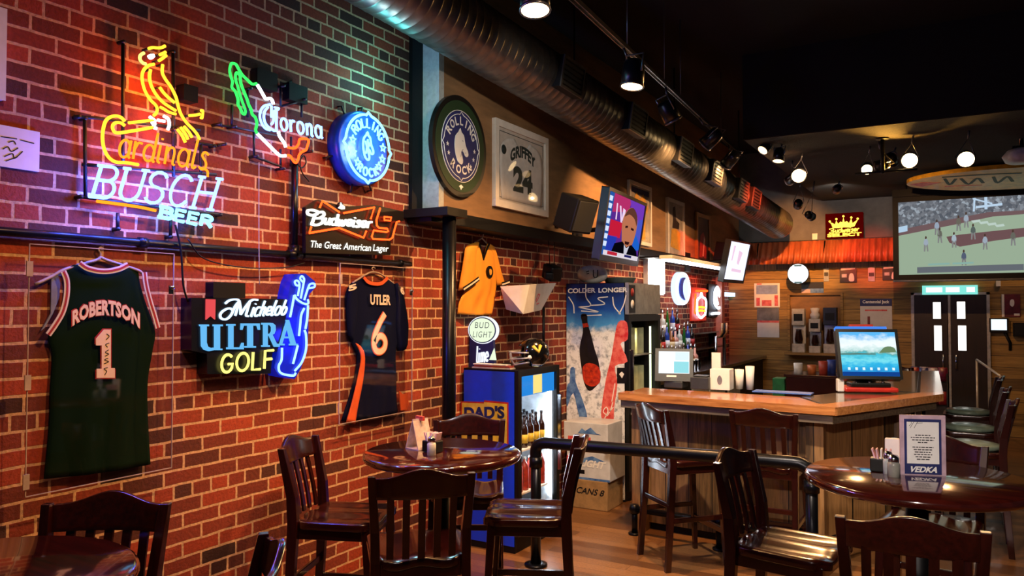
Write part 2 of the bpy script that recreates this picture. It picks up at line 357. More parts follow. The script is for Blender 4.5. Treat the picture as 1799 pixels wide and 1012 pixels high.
def scallop(c, r, n=4, notch=.06, k=10):
    out = []
    for q in range(n):
        for i in range(k+1):
            a = math.radians(90+q*360/n+8+(360/n-16)*i/k); out.append((c[0]+r*math.cos(a), c[1]+r*math.sin(a)))
        a = math.radians(90+(q+1)*360/n-6); out.append((c[0]+(r+notch*.2)*math.cos(a), c[1]+(r+notch*.2)*math.sin(a)))
        a = math.radians(90+(q+1)*360/n); out.append((c[0]+(r+notch)*math.cos(a), c[1]+(r+notch)*math.sin(a)))
        a = math.radians(90+(q+1)*360/n+6); out.append((c[0]+(r-notch*.2)*math.cos(a), c[1]+(r-notch*.2)*math.sin(a)))
    return out
def coons(L, R, T, B, nu, nv):
    """rows of plane coordinates between four border lines (top row first)"""
    L, R, T, B = (resample(smooth(x, 5), n) for x, n in ((L,nv),(R,nv),(T,nu),(B,nu))); rows = []
    for j in range(nv):
        t = j/(nv-1); row = []
        for i in range(nu):
            s = i/(nu-1)
            p = L[j]*(1-s)+R[j]*s+T[i]*(1-t)+B[i]*t-(T[0]*(1-s)*(1-t)+T[-1]*s*(1-t)+B[0]*(1-s)*t+B[-1]*s*t); row.append((p.x,p.y))
        rows.append(row)
    return rows
def cloth(mb, pl, rows, h, bulge=.03, fold=.006, mi=0, freq=3.0, seed=0):
    n, m = len(rows), len(rows[0]); out = []
    for j, r in enumerate(rows):
        t = j/(n-1); o = []
        for i, p in enumerate(r):
            s = i/(m-1); e = 1-(2*s-1)**4
            z = h+bulge*e*(.55+.45*t)+fold*t*math.sin(freq*2*math.pi*s+seed+1.5*t)+fold*.5*math.sin(9*t+5*s+seed)
            o.append(pl.pt(p[0],p[1],max(z, .004)))
        out.append(o)
    mb.grid(out, mi, True, pl.n*-.006); return mb
# ---------------------------------------------------------------- materials used all over
M = {}
M['brick'] = brick_mat('brick', .214, .0715, .0066, [(0,(58,27,19)),(.1,(86,35,23)),(.3,(116,44,26)),(.65,(142,52,28)),(1,(170,64,33))], (222,176,134), 'yz')
M['floor'] = brick_mat('floor_boards', 1.3, .11, .0015, [(0,(96,62,36)),(.5,(128,86,50)),(1,(158,112,68))], (40,24,14), 'xy', rough=.32, bump=.15, squash=1, freq=2, wob=.0005, coat=.2)
M['panel'] = mat('tan_wall_panel', (150,112,72), .7, var=.3, ns=3, stretch=(1,.4,2))
M['plaster'] = mat('pale_plaster', (170,172,165), .8, var=.12, ns=30, bump=.1)
M['black'] = mat('black_paint', (9,9,10), .5, spec=.25)
M['ceil'] = mat('black_ceiling', (9,9,10), .9)
M['popcorn'] = mat('dark_popcorn_ceiling', (40,32,20), .95, ns=70, var=.5, bump=.8)
M['planks'] = wood('barn_boards', (104,78,36), (176,138,70), 'x', .6, 0, 5, ('z', .16))
M['grey'] = mat('grey_wall', (112,110,108), .8, ns=4)
M['steel'] = mat('black_steel', (22,24,30), .3, metal=.6)
M['duct'] = mat('galvanised_duct', (136,131,124), .36, metal=.92, ns=8, var=.25)
M['dark_wood'] = wood('cherry_stained_wood', (26,7,5), (52,14,9), 'y', .2, .6, 5, bump=.004)
M['dark_wood_z'] = wood('cherry_stained_wood_upright', (24,6,5), (50,13,9), 'z', .22, .6, 5, bump=.01)
M['table'] = wood('cherry_table_top', (36,9,7), (70,20,13), 'x', .13, 1.0, 4, bump=.003)
for n_ in M['table'].node_tree.nodes:
    if n_.type == 'BSDF_PRINCIPLED': n_.inputs['Coat IOR'].default_value = 1.9; n_.inputs['Coat Roughness'].default_value = .07
M['bar_front'] = wood('rustic_bar_boards', (84,60,34), (176,128,78), 'z', .5, .1, 4, ('x', .19))
M['bar_top'] = wood('oiled_bar_top', (142,84,42), (206,140,80), 'x', .25, .5, 5)
M['bar_edge'] = wood('weathered_edge_board', (92,78,62), (150,128,100), 'x', .5, .1, 6)
M['white'] = mat('white_paint', (226,226,222), .5, var=.05)
M['chrome'] = mat('chrome', (210,212,215), .15, metal=1, var=.03)
M['glass'] = clear('clear_glass', const=.028)
M['acrylic'] = clear('clear_acrylic', const=.05)
M['acryl_edge'] = mat('acrylic_edge', (190,170,165), .2)
M['daylight'] = glow('daylight_pane', (255,250,240), 2.2)
M['lamp'] = glow('lamp_glass', (255,214,150), 14)
M['grey_plastic'] = mat('dark_grey_plastic', (44,52,56), .45)
M['paper'] = mat('white_paper', (232,230,225), .7, var=.04)
M['cardboard'] = mat('brown_cardboard', (150,110,66), .8)
# ---------------------------------------------------------------- shell
YB, ZC = 12.7, 4.3
struct('floor', MB().b2((-.2,-1,-.1),(6.6,YB+.2,0)), M['floor'])
struct('wall_brick', MB().b2((-.2,-1,0),(0,YB,ZC)), M['brick'])
struct('ceiling', MB().b2((-.2,-1,ZC),(6.6,YB+.2,ZC+.1)), M['ceil'])
struct('ceiling_low', MB().b2((1.45,7.7,3.455),(6.6,YB,ZC)), M['ceil']); struct('ceiling_low_face', MB().b2((1.46,7.71,3.449),(6.6,YB,3.455)), M['popcorn'])
bo = MB().b2((0,4.4,2.46),(.17,YB,ZC)); struct('wall_upper_panel', bo, M['panel'])
struct('trim_1', MB().b2((0,4.34,2.46),(.17,4.4,ZC)), M['plaster'])
struct('trim_2', MB().b2((0,4.22,2.46),(.03,4.34,ZC)), M['black'])
bm_ = MB().b2((0,4.2,2.37),(.21,YB,2.46)); struct('beam', bm_, M['black'], bevel=.004)
struct('beam_plate', MB().b2((0,4.16,2.40),(.37,4.40,2.458)), M['black'], bevel=.003)
struct('wall_back', MB().b2((0,YB,0),(6.6,YB+.2,2.5)), M['planks'])
struct('wall_back_upper', MB().b2((0,YB,2.5),(6.6,YB+.2,ZC)), M['grey'])
ps = MB().tube([(.295,4.29,0),(.295,4.29,2.40)], .047, 20); ps.lathe([(.075,0),(.075,.02),(.05,.03)], 20, (.295,4.29,0)); ps.lathe([(.056,0),(.056,.04)], 20, (.295,4.29,.92))
solo('steel_post', 'tall round black steel post carrying the corner of the upper panel', 'post', ps, M['steel'])
# double door in the back wall with bright slit windows
BW = Plane((0,YB,0), (1,0,0), (0,0,1))      # back wall, normal -y
def door(n, x0, x1, wins, hx):
    d = struct('door_%d' % n, MB().b2((x0,YB-.045,.01),(x1,YB,1.97)), M['dark_door'], bevel=.006)
    fr = MB()
    for (u0,v0,u1,v1) in wins:
        a0,b1 = BW.px(u0,v0,.05); a1,b0 = BW.px(u1,v1,.05)
        build('window', MB().rect(BW,a0,b0,a1,b1,.04,.05), M['daylight'], d)
        f = MB(); t = .012
        for q in ((a0-t,b0-t,a1+t,b0),(a0-t,b1,a1+t,b1+t),(a0-t,b0,a0,b1),(a1,b0,a1+t,b1)): f.rect(BW,*q,.04,.058)
        build('window_frame', f, M['dark_door'], d)
    build('handle', MB().tube([(hx,YB-.08,.92),(hx,YB-.08,1.12)], .012).tube([(hx,YB-.045,.94),(hx,YB-.08,.94)], .008).tube([(hx,YB-.045,1.1),(hx,YB-.08,1.1)], .008), M['chrome'], d)
M['dark_door'] = wood('dark_door_wood', (24,14,9), (44,27,17), 'z', .45, .1, 4)
door(1, 2.70, 3.125, [(1639,531,1653,560),(1641,572,1655,616)], 3.06)
door(2, 3.165, 3.60, [(1681,530,1696,560),(1683,572,1698,616)], 3.22)
M['alu'] = mat('brushed_aluminium', (200,196,186), .4, metal=.4)
t = MB()
for q in ((2.66,0,2.70,2.01),(3.13,0,3.16,1.97),(3.60,0,3.64,2.01),(2.66,1.975,3.64,2.01)): t.rect(BW,*q,0,.05)
struct('trim_3', t, M['alu'])
struct('trim_4', MB().rect(BW,0,2.40,6.6,2.5,0,.03), M['bar_front'])
# ---------------------------------------------------------------- tables and bar stools
def bar_table(x, y, r, label, rot_=45):
    t = thing('bar_table', label, 'table', (x,y,0), 'round pub tables')
    tp = MB().lathe([(0,1.005),(r-.03,1.005),(r-.008,1.012),(r,1.027),(r-.004,1.042),(r-.016,1.05),(0,1.05)], 72, (x,y,0)); build('tabletop', tp, M['table'], t)
    build('pedestal', MB().lathe([(.16,.985),(.16,1.005)], 24, (x,y,0)).lathe([(.045,.06),(.045,.985)], 24, (x,y,0)), M['black'], t)
    b = MB()
    for k in range(4):
        a = math.radians(rot_)+k*math.pi/2; d = Vector((math.cos(a), math.sin(a), 0)); c = Vector((x,y,0))
        b.tube([c+Vector((0,0,.075)), c+d*.2+Vector((0,0,.055)), c+d*.29+Vector((0,0,.02))], [.035,.028,.02], 10)
    build('base', b, M['black'], t); return t
TA = bar_table(.98, 1.05, .43, 'round cherry pub table nearest the camera, cut off by the picture edge')
TB = bar_table(.99, 3.24, .405, 'round cherry pub table standing in front of the blue cooler', 70)
TC = bar_table(3.12, 3.80, .46, 'large round pub table with the tall framed drinks card')
def sq(pts, wx, wy):
    """square-section bar through points: list of (centre, half x, half y)"""
    mb = MB(); rings = []
    for i, p in enumerate(pts): rings.append([(p[0]-wx[i],p[1]-wy[i],p[2]),(p[0]+wx[i],p[1]-wy[i],p[2]),(p[0]+wx[i],p[1]+wy[i],p[2]),(p[0]-wx[i],p[1]+wy[i],p[2])])
    vs = [q for r in rings for q in r]; fs = [(3,2,1,0), tuple(4*(len(pts)-1)+j for j in range(4))]
    for i in range(len(pts)-1):
        for j in range(4): k = (j+1) % 4; fs.append((4*i+j,4*i+k,4*i+4+k,4*i+4+j))
    return mb.add(vs, fs)
def stool_proto(pad=None):
    root = thing('bar_stool', '-', 'bar stool', (0,0,0), 'cherry bar stools')
    rows = []
    for j in range(13):
        t = -1+2*j/12; row = []
        for i in range(15):
            s = -1+2*i/14; k = 1-.06*(1-t)/2
            ex = .222*k*math.copysign(abs(s)**.9, s); ey = .215*t+.0
            cr = max(0, abs(s)-.75)*max(0, abs(t)-.75)*2.2
            z = .742-.018*math.exp(-((abs(s)-.45)/.3)**2)*(1-max(0,t)**2*.4)*(1 if abs(s) < .95 else .4)
            if abs(s) > .97 or abs(t) > .97: z -= .008
            row.append((ex*(1-cr), ey*(1-cr), z))
        rows.append(row)
    build('seat', MB().grid([r for r in rows], 0, True, (0,0,-.036)), M['dark_wood'], root, .006)
    if pad:
        build('seat_pad', MB().lathe([(0,.738),(.19,.738),(.2,.752),(.19,.772),(.12,.785),(0,.788)], 28), pad, root)
    for sx in (-1,1):
        build('leg', sq([(sx*.205,.21,0),(sx*.19,.185,.45),(sx*.18,.17,.71)], [.015,.018,.021], [.015,.018,.021]), M['dark_wood_z'], root, .003)
        build('leg', sq([(sx*.2,-.245,0),(sx*.192,-.215,.4),(sx*.19,-.2,.72),(sx*.192,-.208,.85),(sx*.2,-.235,.98),(sx*.208,-.258,1.09)], [.015,.018,.02,.019,.018,.016], [.02,.022,.026,.024,.02,.016]), M['dark_wood_z'], root, .003)
    ap = MB().b2((-.17,.16,.645),(.17,.182,.71)).b2((-.17,-.21,.645),(.17,-.19,.71))
    for sx in (-1,1): ap.b2((sx*.172,-.19,.645),(sx*.19,.165,.71))
    build('apron', ap, M['dark_wood'], root, .003)
    build('stretcher', MB().b2((-.195,.185,.22),(.195,.207,.26)), M['dark_wood'], root, .004)
    build('stretcher', MB().b2((-.19,-.225,.42),(.19,-.205,.455)), M['dark_wood'], root, .004)
    for sx in (-1,1): build('stretcher', MB().b2((sx*.185,-.22,.32),(sx*.203,.195,.355)), M['dark_wood'], root, .004)
    rows = []
    for j in range(6):
        row = []
        for i in range(17):
            s = -1+2*i/16; top = 1.088+.036*(.5+.5*math.cos(math.pi*min(1,abs(s)*1.15)))-.004*abs(s)
            z = .992+(top-.992)*j/5; lean = -.236-(z-.98)*.24
            row.append((s*.192, lean-.028*(1-s*s), z))
        rows.append(row)
    build('crest_rail', MB().grid(rows, 0, True, (0,-.022,.0)), M['dark_wood'], root, .004)
    for k in range(5):
        x = -.13+.065*k; mb = MB(); rows = []
        for j in range(6):
            z = .735+.265*j/5; y = -.20-.055*((z-.735)/.265)**1.3-.022*(1-(x/.19)**2)
            rows.append([(x-.015+.002*j*0,y,z),(x+.015,y,z)])
        build('slat', mb.grid(rows, 0, False, (0,-.012,0)), M['dark_wood_z'], root)
    return root
# (x, y, heading the sitter faces in degrees, label)
ST = [
 ((.81,1.42), -59, 'dark bar stool behind the nearest pub table, its back towards the brick wall'),
 ((1.42,1.34), 228, 'bar stool showing only the lit edge of its back near the nearest pub table'),
 ((.56,3.0), 22, 'bar stool standing sideways against the brick wall beside the pub table'),
 ((1.18,2.78), 132, 'bar stool with its back to the camera in front of the pub table'),
 ((1.33,3.53), 206, 'bar stool seen side on, glossy seat reflecting light, beside the black pipe rail'),
 ((.78,3.78), -60, 'bar stool tucked behind the pub table in front of the blue cooler'),
 ((1.58,5.36), 48, 'bar stool turned at an angle beside the corner post of the bar'),
 ((2.15,5.53), 90, 'bar stool pushed straight up to the bar front behind the rail'),
 ((2.63,3.62), -8, 'bar stool seen side on with a bright polished seat at the large pub table'),
 ((3.13,3.05), 94, 'bar stool with a wide back to the camera at the large pub table'),
 ((3.15,4.30), 262, 'bar stool behind the large pub table, crest glowing purple'),
]
P0 = stool_proto()
for i, ((x,y), hd, lab) in enumerate(ST):
    rz = math.radians(hd-90)
    if i == 0: P0.location = (x,y,0); P0.rotation_euler = (0,0,rz); P0['label'] = lab
    else: dup(P0, (x,y,0), rz, lab)
# ---------------------------------------------------------------- neon and lit signs on the brick wall
M['n_yellow'] = glow('neon_amber', (255,176,40), 3); M['n_orange'] = glow('neon_orange', (255,130,28), 2.3)
M['n_white'] = glow('neon_white', (225,236,255), 5); M['n_blue'] = glow('neon_blue', (110,140,255), 4.6)
M['n_cyan'] = glow('neon_cyan', (120,215,255), 3.2); M['n_green'] = glow('neon_green', (50,235,85), 2)
M['n_red'] = glow('neon_red', (255,62,18), 6); M['n_lemon'] = glow('neon_lemon', (255,240,120), 1.6)
M['frame'] = mat('black_neon_frame', (14,14,18), .5)
# -- bird over blue-white letters
HB = .075
c = LW.px(265, 240, HB); sg = thing('neon_sign', 'largest neon sign, an amber bird above big blue white letters', 'neon sign', LW.pt(c[0], c[1]-.6, 0))
tz = Tr(LW, 140, 60, 2.8115, HB)
def tubes(name, lines, r, m, parent, tr=None, sm=True, h=HB, pl=LW):
    mb = MB()
    for ln in lines:
        p = tr(*ln) if tr else ln
        mb.neon(pl, smooth(p, 4) if (sm and len(p) > 2) else p, h, r)
        if name not in ('letter_tube','small_letter_tube','script_tube'): build(name, mb, m, parent); mb = MB()
    if mb.v: build(name, mb, m, parent)
bird = [[(340,72),(360,66),(385,68),(405,66),(422,58)],[(395,103),(425,88)],[(390,132),(408,120),(428,104)],
 [(368,148),(340,155),(318,175),(308,205),(312,245),(325,285),(350,325),(375,350),(383,370),(378,390),(365,402)],
 [(350,175),(345,210),(352,250),(375,295),(410,335),(445,360),(475,378)],
 [(410,150),(408,190),(425,225),(450,260),(475,310),(485,350),(500,395),(530,440),(560,470),(580,495),(592,522)],
 [(395,262),(415,290),(440,315),(468,338)],[(398,360),(420,372),(440,385),(475,395)],
 [(482,470),(505,500),(522,535)],[(498,460),(520,490),(535,520)],[(515,455),(540,485),(555,510)],
 [(540,402),(570,400),(595,395)],[(598,378),(608,380),(605,412),(597,412)]]
tubes('bird_tube', bird, .0072, M['n_yellow'], sg, tz)
tubes('beak_tube', [[(318,92),(300,105),(298,125),(312,142),(328,148)]], .0075, M['n_lemon'], sg, tz)
tubes('white_tube', [[(340,112),(355,105),(365,106),(352,118),(342,112)],[(345,408),(372,430),(356,440)],[(372,440),(365,460),(380,465)],[(415,405),(438,420),(442,450),(435,472)],[(385,425),(420,430)]], .0075, M['n_white'], sg, tz)
tubes('bat_tube', [[(242,438),(300,432),(340,427),(368,424)],[(222,452),(205,439),(180,437),(164,450),(165,472),(185,488),(260,478),(330,466),(372,458)],
 [(222,430),(205,412),(180,404),(150,410),(128,430),(116,470),(113,520),(122,570),(145,610),(180,632),(230,635),(290,645)]], .0072, M['n_yellow'], sg, tz)
tubes('script_tube', [tz(*ln) for ln in strokes('ardinals', (190,604), (628,672), (215,462), .1)]+[tz((600,660),(630,675),(632,705))], .0058, M['n_orange'], sg)
tubes('letter_tube', [tz(*ln) for ln in strokes('BUSCH', (62,802), (652,868), (108,650), .2)], .0082, M['n_blue'], sg, sm=False)
tubes('underline_tube', [[(85,825),(200,840),(300,855),(375,872)]], .0075, M['n_orange'], sg, tz)
tubes('small_letter_tube', [tz(*ln) for ln in strokes('BEER', (398,903), (650,955), (408,852), .2)], .0095, M['n_cyan'], sg, sm=False)
fr = MB()
def bars(mb, tr, lines, r, h): 
    for ln in lines:
        p = tr(*ln); mb.tube([LW.pt(q[0],q[1],h) for q in p], r, 6)
    return mb
bars(fr, tz, [[(240,30),(240,640)],[(487,80),(490,700)],[(52,410),(55,800)],[(625,540),(625,690)],[(0,400),(120,410),(620,470)],[(40,640),(700,690)],[(30,800),(720,890)],[(215,880),(215,970)],[(475,900),(475,1000)],[(600,530),(700,550)]], .008, .035)
for q in ((240,30),(487,80),(52,410),(215,960),(475,1000),(690,548),(20,402),(30,800),(720,890)):
    p = tz(q)[0]; fr.tube([LW.pt(*p,0), LW.pt(*p,.045)], .009, 6)
for q in bird: 
    p = tz(q[0])[0]; fr.tube([LW.pt(*p,.03), LW.pt(*p,HB-.008)], .006, 6)
build('frame', fr, M['frame'], sg)
def spill(u, v, h, watts, col): p = LW.px(u,v,h); point('neon_spill', LW.pt(p[0],p[1],h), watts, col, .03)
for u,v in ((200,335),(270,345),(340,355)): spill(u,v,.13,15,(60,90,255))
for u,v in ((280,150),(300,220)): spill(u,v,.13,4,(255,110,20))
spill(250,280,.13,1.5,(255,70,30))
tf = MB(); a,b = tz((560,300))[0]; tf.rect(LW,a-.04,b-.03,a+.04,b+.05,.0,.06); build('transformer', tf, M['black'], sg, .006)
# -- map outline sign
c = LW.px(480,220,HB); sg = thing('neon_sign', 'neon sign shaped as a green white and red map outline around white script', 'neon sign', LW.pt(c[0],c[1]-.4,0))
tz = Tr(LW, 390, 100, 4.6, HB)
tubes('green_tube', [[(280,215),(245,220),(205,185),(160,140),(130,90),(112,60),(85,52),(70,65),(62,110),(72,160),(85,200),(80,245),(105,275),(120,310),(130,350),(130,385),(150,420),(165,455),(182,462),(190,440),(180,405),(165,365),(150,320),(135,270),(125,230),(112,190),(110,145),(122,128),(145,150),(150,200),(165,250),(185,300),(205,350),(215,385),(235,425),(245,465),(270,490),(282,540),(272,590),(285,620)]], .0075, M['n_green'], sg, tz)
tubes('white_tube', [[(285,225),(310,265),(335,310),(355,340),(385,335),(405,350),(415,385)],[(285,620),(330,665),(385,720),(435,770),(475,800),(515,798)],[(455,600),(465,640),(485,670),(505,700),(515,730)]], .0085, M['n_white'], sg, tz)
tubes('red_tube', [[(530,730),(570,738),(600,730),(620,700),(625,670),(650,660),(690,665),(700,685),(690,720),(680,750),(650,765),(625,790),(615,830),(595,855),(570,830),(550,800),(530,795)]], .0075, M['n_red'], sg, tz)
M['n_bluew'] = glow('neon_pale_blue', (110,160,255), 5)
tubes('letter_tube', [tz((390,385),(345,395),(315,430),(306,480),(318,530),(348,575),(390,592)),tz((372,405),(345,440),(338,490),(352,540),(385,575),(425,598)),tz((400,395),(400,490)),tz((425,408),(460,418),(435,432),(420,445),(415,520),(398,545)),tz((440,432),(440,605))]
  +[tz(*ln) for ln in strokes('orona', (478,588), (812,658), (470,428), .18)], .0072, M['n_bluew'], sg)
spill(490,225,.13,2.5,(40,70,255)); spill(535,265,.13,1.2,(255,50,20))
fr = MB(); bars(fr, tz, [[(122,380),(122,560)],[(0,540),(130,560),(520,640)],[(250,250),(250,480)],[(515,230),(515,390)],[(685,340),(685,480)],[(520,230),(600,190)],[(520,390),(720,340)],[(300,600),(300,800)],[(515,740),(515,900)],[(740,640),(740,760)],[(300,800),(520,880)],[(600,640),(600,880)],[(10,710),(75,695)]], .007, .035)
for q in ((122,560),(515,230),(685,340),(300,800),(515,900),(740,760),(0,540),(40,702),(250,250)):
    p = tz(q)[0]; fr.tube([LW.pt(*p,0), LW.pt(*p,HB-.008)], .008, 6)
build('frame', fr, M['frame'], sg)
for q in ((390,180),(640,290)):
    a,b = tz(q)[0]; build('transformer', MB().rect(LW,a-.07,b-.05,a+.07,b+.05,0,.055), M['black'], sg, .006)
tubes('cable', [[(735,640),(745,720),(690,800),(670,850),(700,890),(735,850),(720,790),(690,830),(700,920),(760,1000)]], .004, M['black'], sg, tz, h=.02)
# -- round pale blue sign
(a0,b1),(a1,b0) = LW.px(588,182,.13), LW.px(697,328,.13); cc = ((a0+a1)/2+.015,(b0+b1)/2); R_ = (b1-b0)/2*1.02
sg = thing('neon_sign', 'round glowing pale blue neon sign with stars and a horse head outline', 'neon sign', LW.pt(cc[0],cc[1]-R_,0))
M['blue_drum'] = mat('blue_sign_drum', (20,80,190), .35)
dr = MB().lathe([(R_+.02,.0),(R_+.02,.085),(R_+.005,.09),(0,.09)], 48, LW.pt(*cc,0), axis=(1,0,0)); build('drum', dr, M['blue_drum'], sg)
sc_ = scallop(cc, R_*.97, 4, .018)
mb = MB(); mb.tube([LW.pt(p[0],p[1],.125) for p in sc_], .0085, 6, 0, True); build('outline_tube', mb, M['n_cyan'], sg)
mb = MB(); s_ = R_*.62; mb.tube([LW.pt(p[0],p[1],.125) for p in smooth([(cc[0]+x*s_, cc[1]+.01+y*s_) for x,y in HORSE],3,True)], .0068, 6, 0, True)
for ln in ([(.12,.1),(.02,.25)],[(-.2,.3),(-.1,.0),(-.16,-.3)],[(-.05,.4),(.02,.1),(-.05,-.2)]): mb.neon(LW, [(cc[0]+x*s_, cc[1]+y*s_) for x,y in ln], .125, .006)
build('horse_tube', mb, M['n_cyan'], sg)
point('neon_spill', LW.pt(cc[0],cc[1],.30), 12, (185,230,245), .08); point('neon_spill', LW.pt(cc[0]+.1,cc[1]+.42,.2), 6, (90,225,235), .06)
for an in (170,200,228,10,-20,-45): 
    mb = MB(); p = star(cc[0]+R_*.68*math.cos(math.radians(an)), cc[1]+R_*.68*math.sin(math.radians(an)), R_*.13); mb.tube([LW.pt(x,y,.125) for x,y in p], .0055, 5, 0, True); build('star_tube', mb, M['n_cyan'], sg)
mb = MB()
def arcw(word, r, hg, d0, d1, inward):
    for i, ch in enumerate(word):
        if ch not in STK: continue
        an = math.radians(d0+(d1-d0)*(i+.5)/len(word)); d = Vector((math.cos(an), math.sin(an))); up = -d if inward else d; rt = Vector((up.y,-up.x)); o = Vector(cc)+d*r
        for ln in STK[ch][1]: mb.neon(LW, [tuple(o+rt*((x-STK[ch][0]/2)*hg)+up*((y-.5)*hg)) for x,y in ln], .125, .0062)
STK['I'] = (.1,[[(.05,0),(.05,1)]]); STK['N'] = (.64,[[(0,0),(0,1),(.62,0),(.62,1)]]); STK['K'] = (.6,[[(0,0),(0,1)],[(.55,1),(.02,.45)],[(.15,.58),(.6,0)]])
arcw('ROLLING', R_*.73, R_*.26, 152, 28, False); arcw('ROCK', R_*.73, R_*.24, 232, 308, True)
build('letter_tube', mb, M['n_cyan'], sg)
for an in (80,120,200,260,300,340): 
    fr = MB(); d = Vector((math.cos(math.radians(an)), math.sin(math.radians(an)))); p = Vector(cc)+d*(R_+.0); q = Vector(cc)+d*(R_+.07); fr.tube([LW.pt(p.x,p.y,.03), LW.pt(q.x,q.y,.03), LW.pt(q.x,q.y,0)], .006, 6); build('bracket', fr, M['frame'], sg)
# -- bow tie light box
HD = .11
c = LW.px(615,410,0); sg = thing('light_box_sign', 'black lit sign with an orange bow tie outline and white script above the wall pipe', 'beer sign', LW.pt(c[0],c[1]-.2,0))
tz = Tr(LW, 525, 340, 8.43, HD)
M['sign_black'] = mat('sign_black', (18,8,8), .3)
build('panel', MB().poly(LW, tz((140,200),(330,85),(420,120),(720,190),(1160,165),(1590,265),(1590,400),(1490,425),(1400,690),(1390,910),(140,880)), .062, HD-.02), M['sign_black'], sg, .004)
for q in ((300,300),(1300,350),(1250,700)): p_ = tz(q)[0]; build('standoff', MB().tube([LW.pt(*p_,.001),LW.pt(*p_,.065)],.012,8), M['black'], sg)
tubes('bow_tie_tube', [tz(*l) for l in ([(310,210),(350,110),(600,275)],[(665,290),(1120,205),(1065,375)],[(185,490),(155,585),(600,510),(960,655),(1000,555)],
  [(1205,215),(1150,390),(1155,475),(1190,510),(1310,520),(1325,558),(1300,572),(1110,545),(1080,640),(1100,672),(1340,685),(1385,655),(1450,420),(1490,412)],[(1265,345),(1370,355),(1360,402),(1268,395),(1265,345)])], .006, M['n_red'], sg, sm=False, h=HD)
mb = MB()
for ln in strokes('udweiser', (400,448), (1095,512), (430,290), .05): mb.ribbon(LW, smooth(tz(*ln),3), .0125, HD-.02, HD-.006)
for ln in ([(330,280),(240,245),(160,250),(160,300),(230,320),(300,300)],[(270,300),(215,455)],[(290,290),(370,270),(400,310),(350,355),(280,365)],[(290,365),(370,370),(370,430),(290,465),(205,450)]): mb.ribbon(LW, smooth(tz(*ln),4), .0135, HD-.02, HD-.006)
M['lit_white'] = glow('lit_white_letters', (255,250,235), 1.6); build('script', mb, M['lit_white'], sg)
for wd_,xa,xb in (('The',195,365),('Great',405,655),('American',690,1095),('Lager',1125,1350)):
    f_ = lambda x: 797+(x-195)*.063
    build('tagline', letter(MB(), LW, wd_, *tz((xa-6,f_(xa)+(22 if wd_ == 'Lager' else 0)),(xb-6,f_(xb)+(22 if wd_ == 'Lager' else 0)),(xa+12,f_(xa)-104)), HD-.014, off=.014), M['lit_white'], sg)
mb = MB(); p = tz((640,180))[0]; mb.lathe([(.022,0),(.022,.012),(0,.014)], 20, LW.pt(*p,HD-.02), axis=(1,0,0)); build('badge', mb, M['sign_black'], sg)
mb = MB().poly(LW, tz((590,215),(620,180),(630,130),(650,165),(690,190),(690,230),(650,235)), HD-.008, HD-.003); build('badge_mark', mb, M['lit_white'], sg)
# -- golf sign
HD = .10
c = LW.px(440,590,0); sg = thing('light_box_sign', 'dark lit sign with pale blue serif letters and a blue golf bag outline', 'beer sign', LW.pt(c[0],c[1]-.3,0))
tz = Tr(LW, 335, 470, 4.817, HD)
M['navy'] = mat('navy_sign_face', (8,14,28), .3); M['bag_blue'] = mat('blue_sign_face', (10,30,150), .3, emit=(10,40,255), es=.25)
build('panel', MB().poly(LW, tz((30,255),(850,268),(850,700),(715,720),(700,900),(165,905),(160,730),(30,705)), 0, HD-.02), M['navy'], sg, .004)
build('bag_panel', MB().poly(LW, tz((845,230),(870,120),(900,55),(990,50),(1075,120),(1065,180),(1020,230),(1015,540),(1000,720),(950,860),(900,945),(770,920),(725,850),(755,700),(800,560),(830,400)), 0, HD-.018), M['bag_blue'], sg, .004)
M['n_bag'] = glow('neon_royal_blue', (120,160,255), 3.2)
tubes('bag_tube', [[(885,235),(868,330),(850,420)],[(888,232),(905,265),(945,295),(985,310),(1005,300),(1000,270)],[(1002,320),(995,430),(980,520)],[(972,530),(985,575),(985,690),(950,800),(890,875)],[(970,345),(945,400),(935,490),(925,580)],[(915,660),(895,740),(875,815)],[(782,680),(778,780),(755,830),(760,880),(800,905),(880,915),(897,892)]], .0065, M['n_bag'], sg, tz, h=HD-.008); spill(530,590,.16,2.2,(30,40,255))
tubes('club_tube', [[(915,240),(930,150),(915,112),(890,118),(902,150),(930,150)],[(940,262),(965,130),(968,95),(950,72),(935,95),(965,130)],[(970,275),(1000,180),(1020,140),(1055,138),(1055,165),(1010,175)]], .006, M['n_bag'], sg, tz, h=HD-.008)
tubes('letter_tube', [tz(*ln) for ln in strokes('GOLF', (262,892), (700,850), (270,742), .22)], .0075, M['n_lemon'], sg, sm=False, h=HD-.006)
mb = MB().poly(LW, tz((148,268),(225,270),(222,440),(186,408),(146,442)), HD-.02, HD-.012)
M['ribbon'] = glow('lit_ribbon', (235,80,84), 1.0); build('ribbon_mark', mb, M['ribbon'], sg)
mb = MB(); M['n_ice'] = glow('lit_ice_blue', (196,226,255), 1.9)
for ln in [tz(*l) for l in strokes('ichelob', (522,414), (816,400), (566,286), .07)]: mb.ribbon(LW, smooth(ln,3), .0085, HD-.02, HD-.01)
for ln in ([(375,362),(345,345),(300,362),(268,395),(275,430),(318,438),(360,400),(392,330),(425,285),(400,270),(345,278),(310,305)],[(428,280),(412,345),(394,408)],[(428,280),(438,340),(440,398)],[(520,284),(480,335),(440,398)],[(520,284),(500,350),(486,404),(506,412)],[(520,284),(550,272),(585,275)]): mb.ribbon(LW, smooth(tz(*ln),4), .0095, HD-.02, HD-.01)
build('script', mb, M['n_ice'], sg)
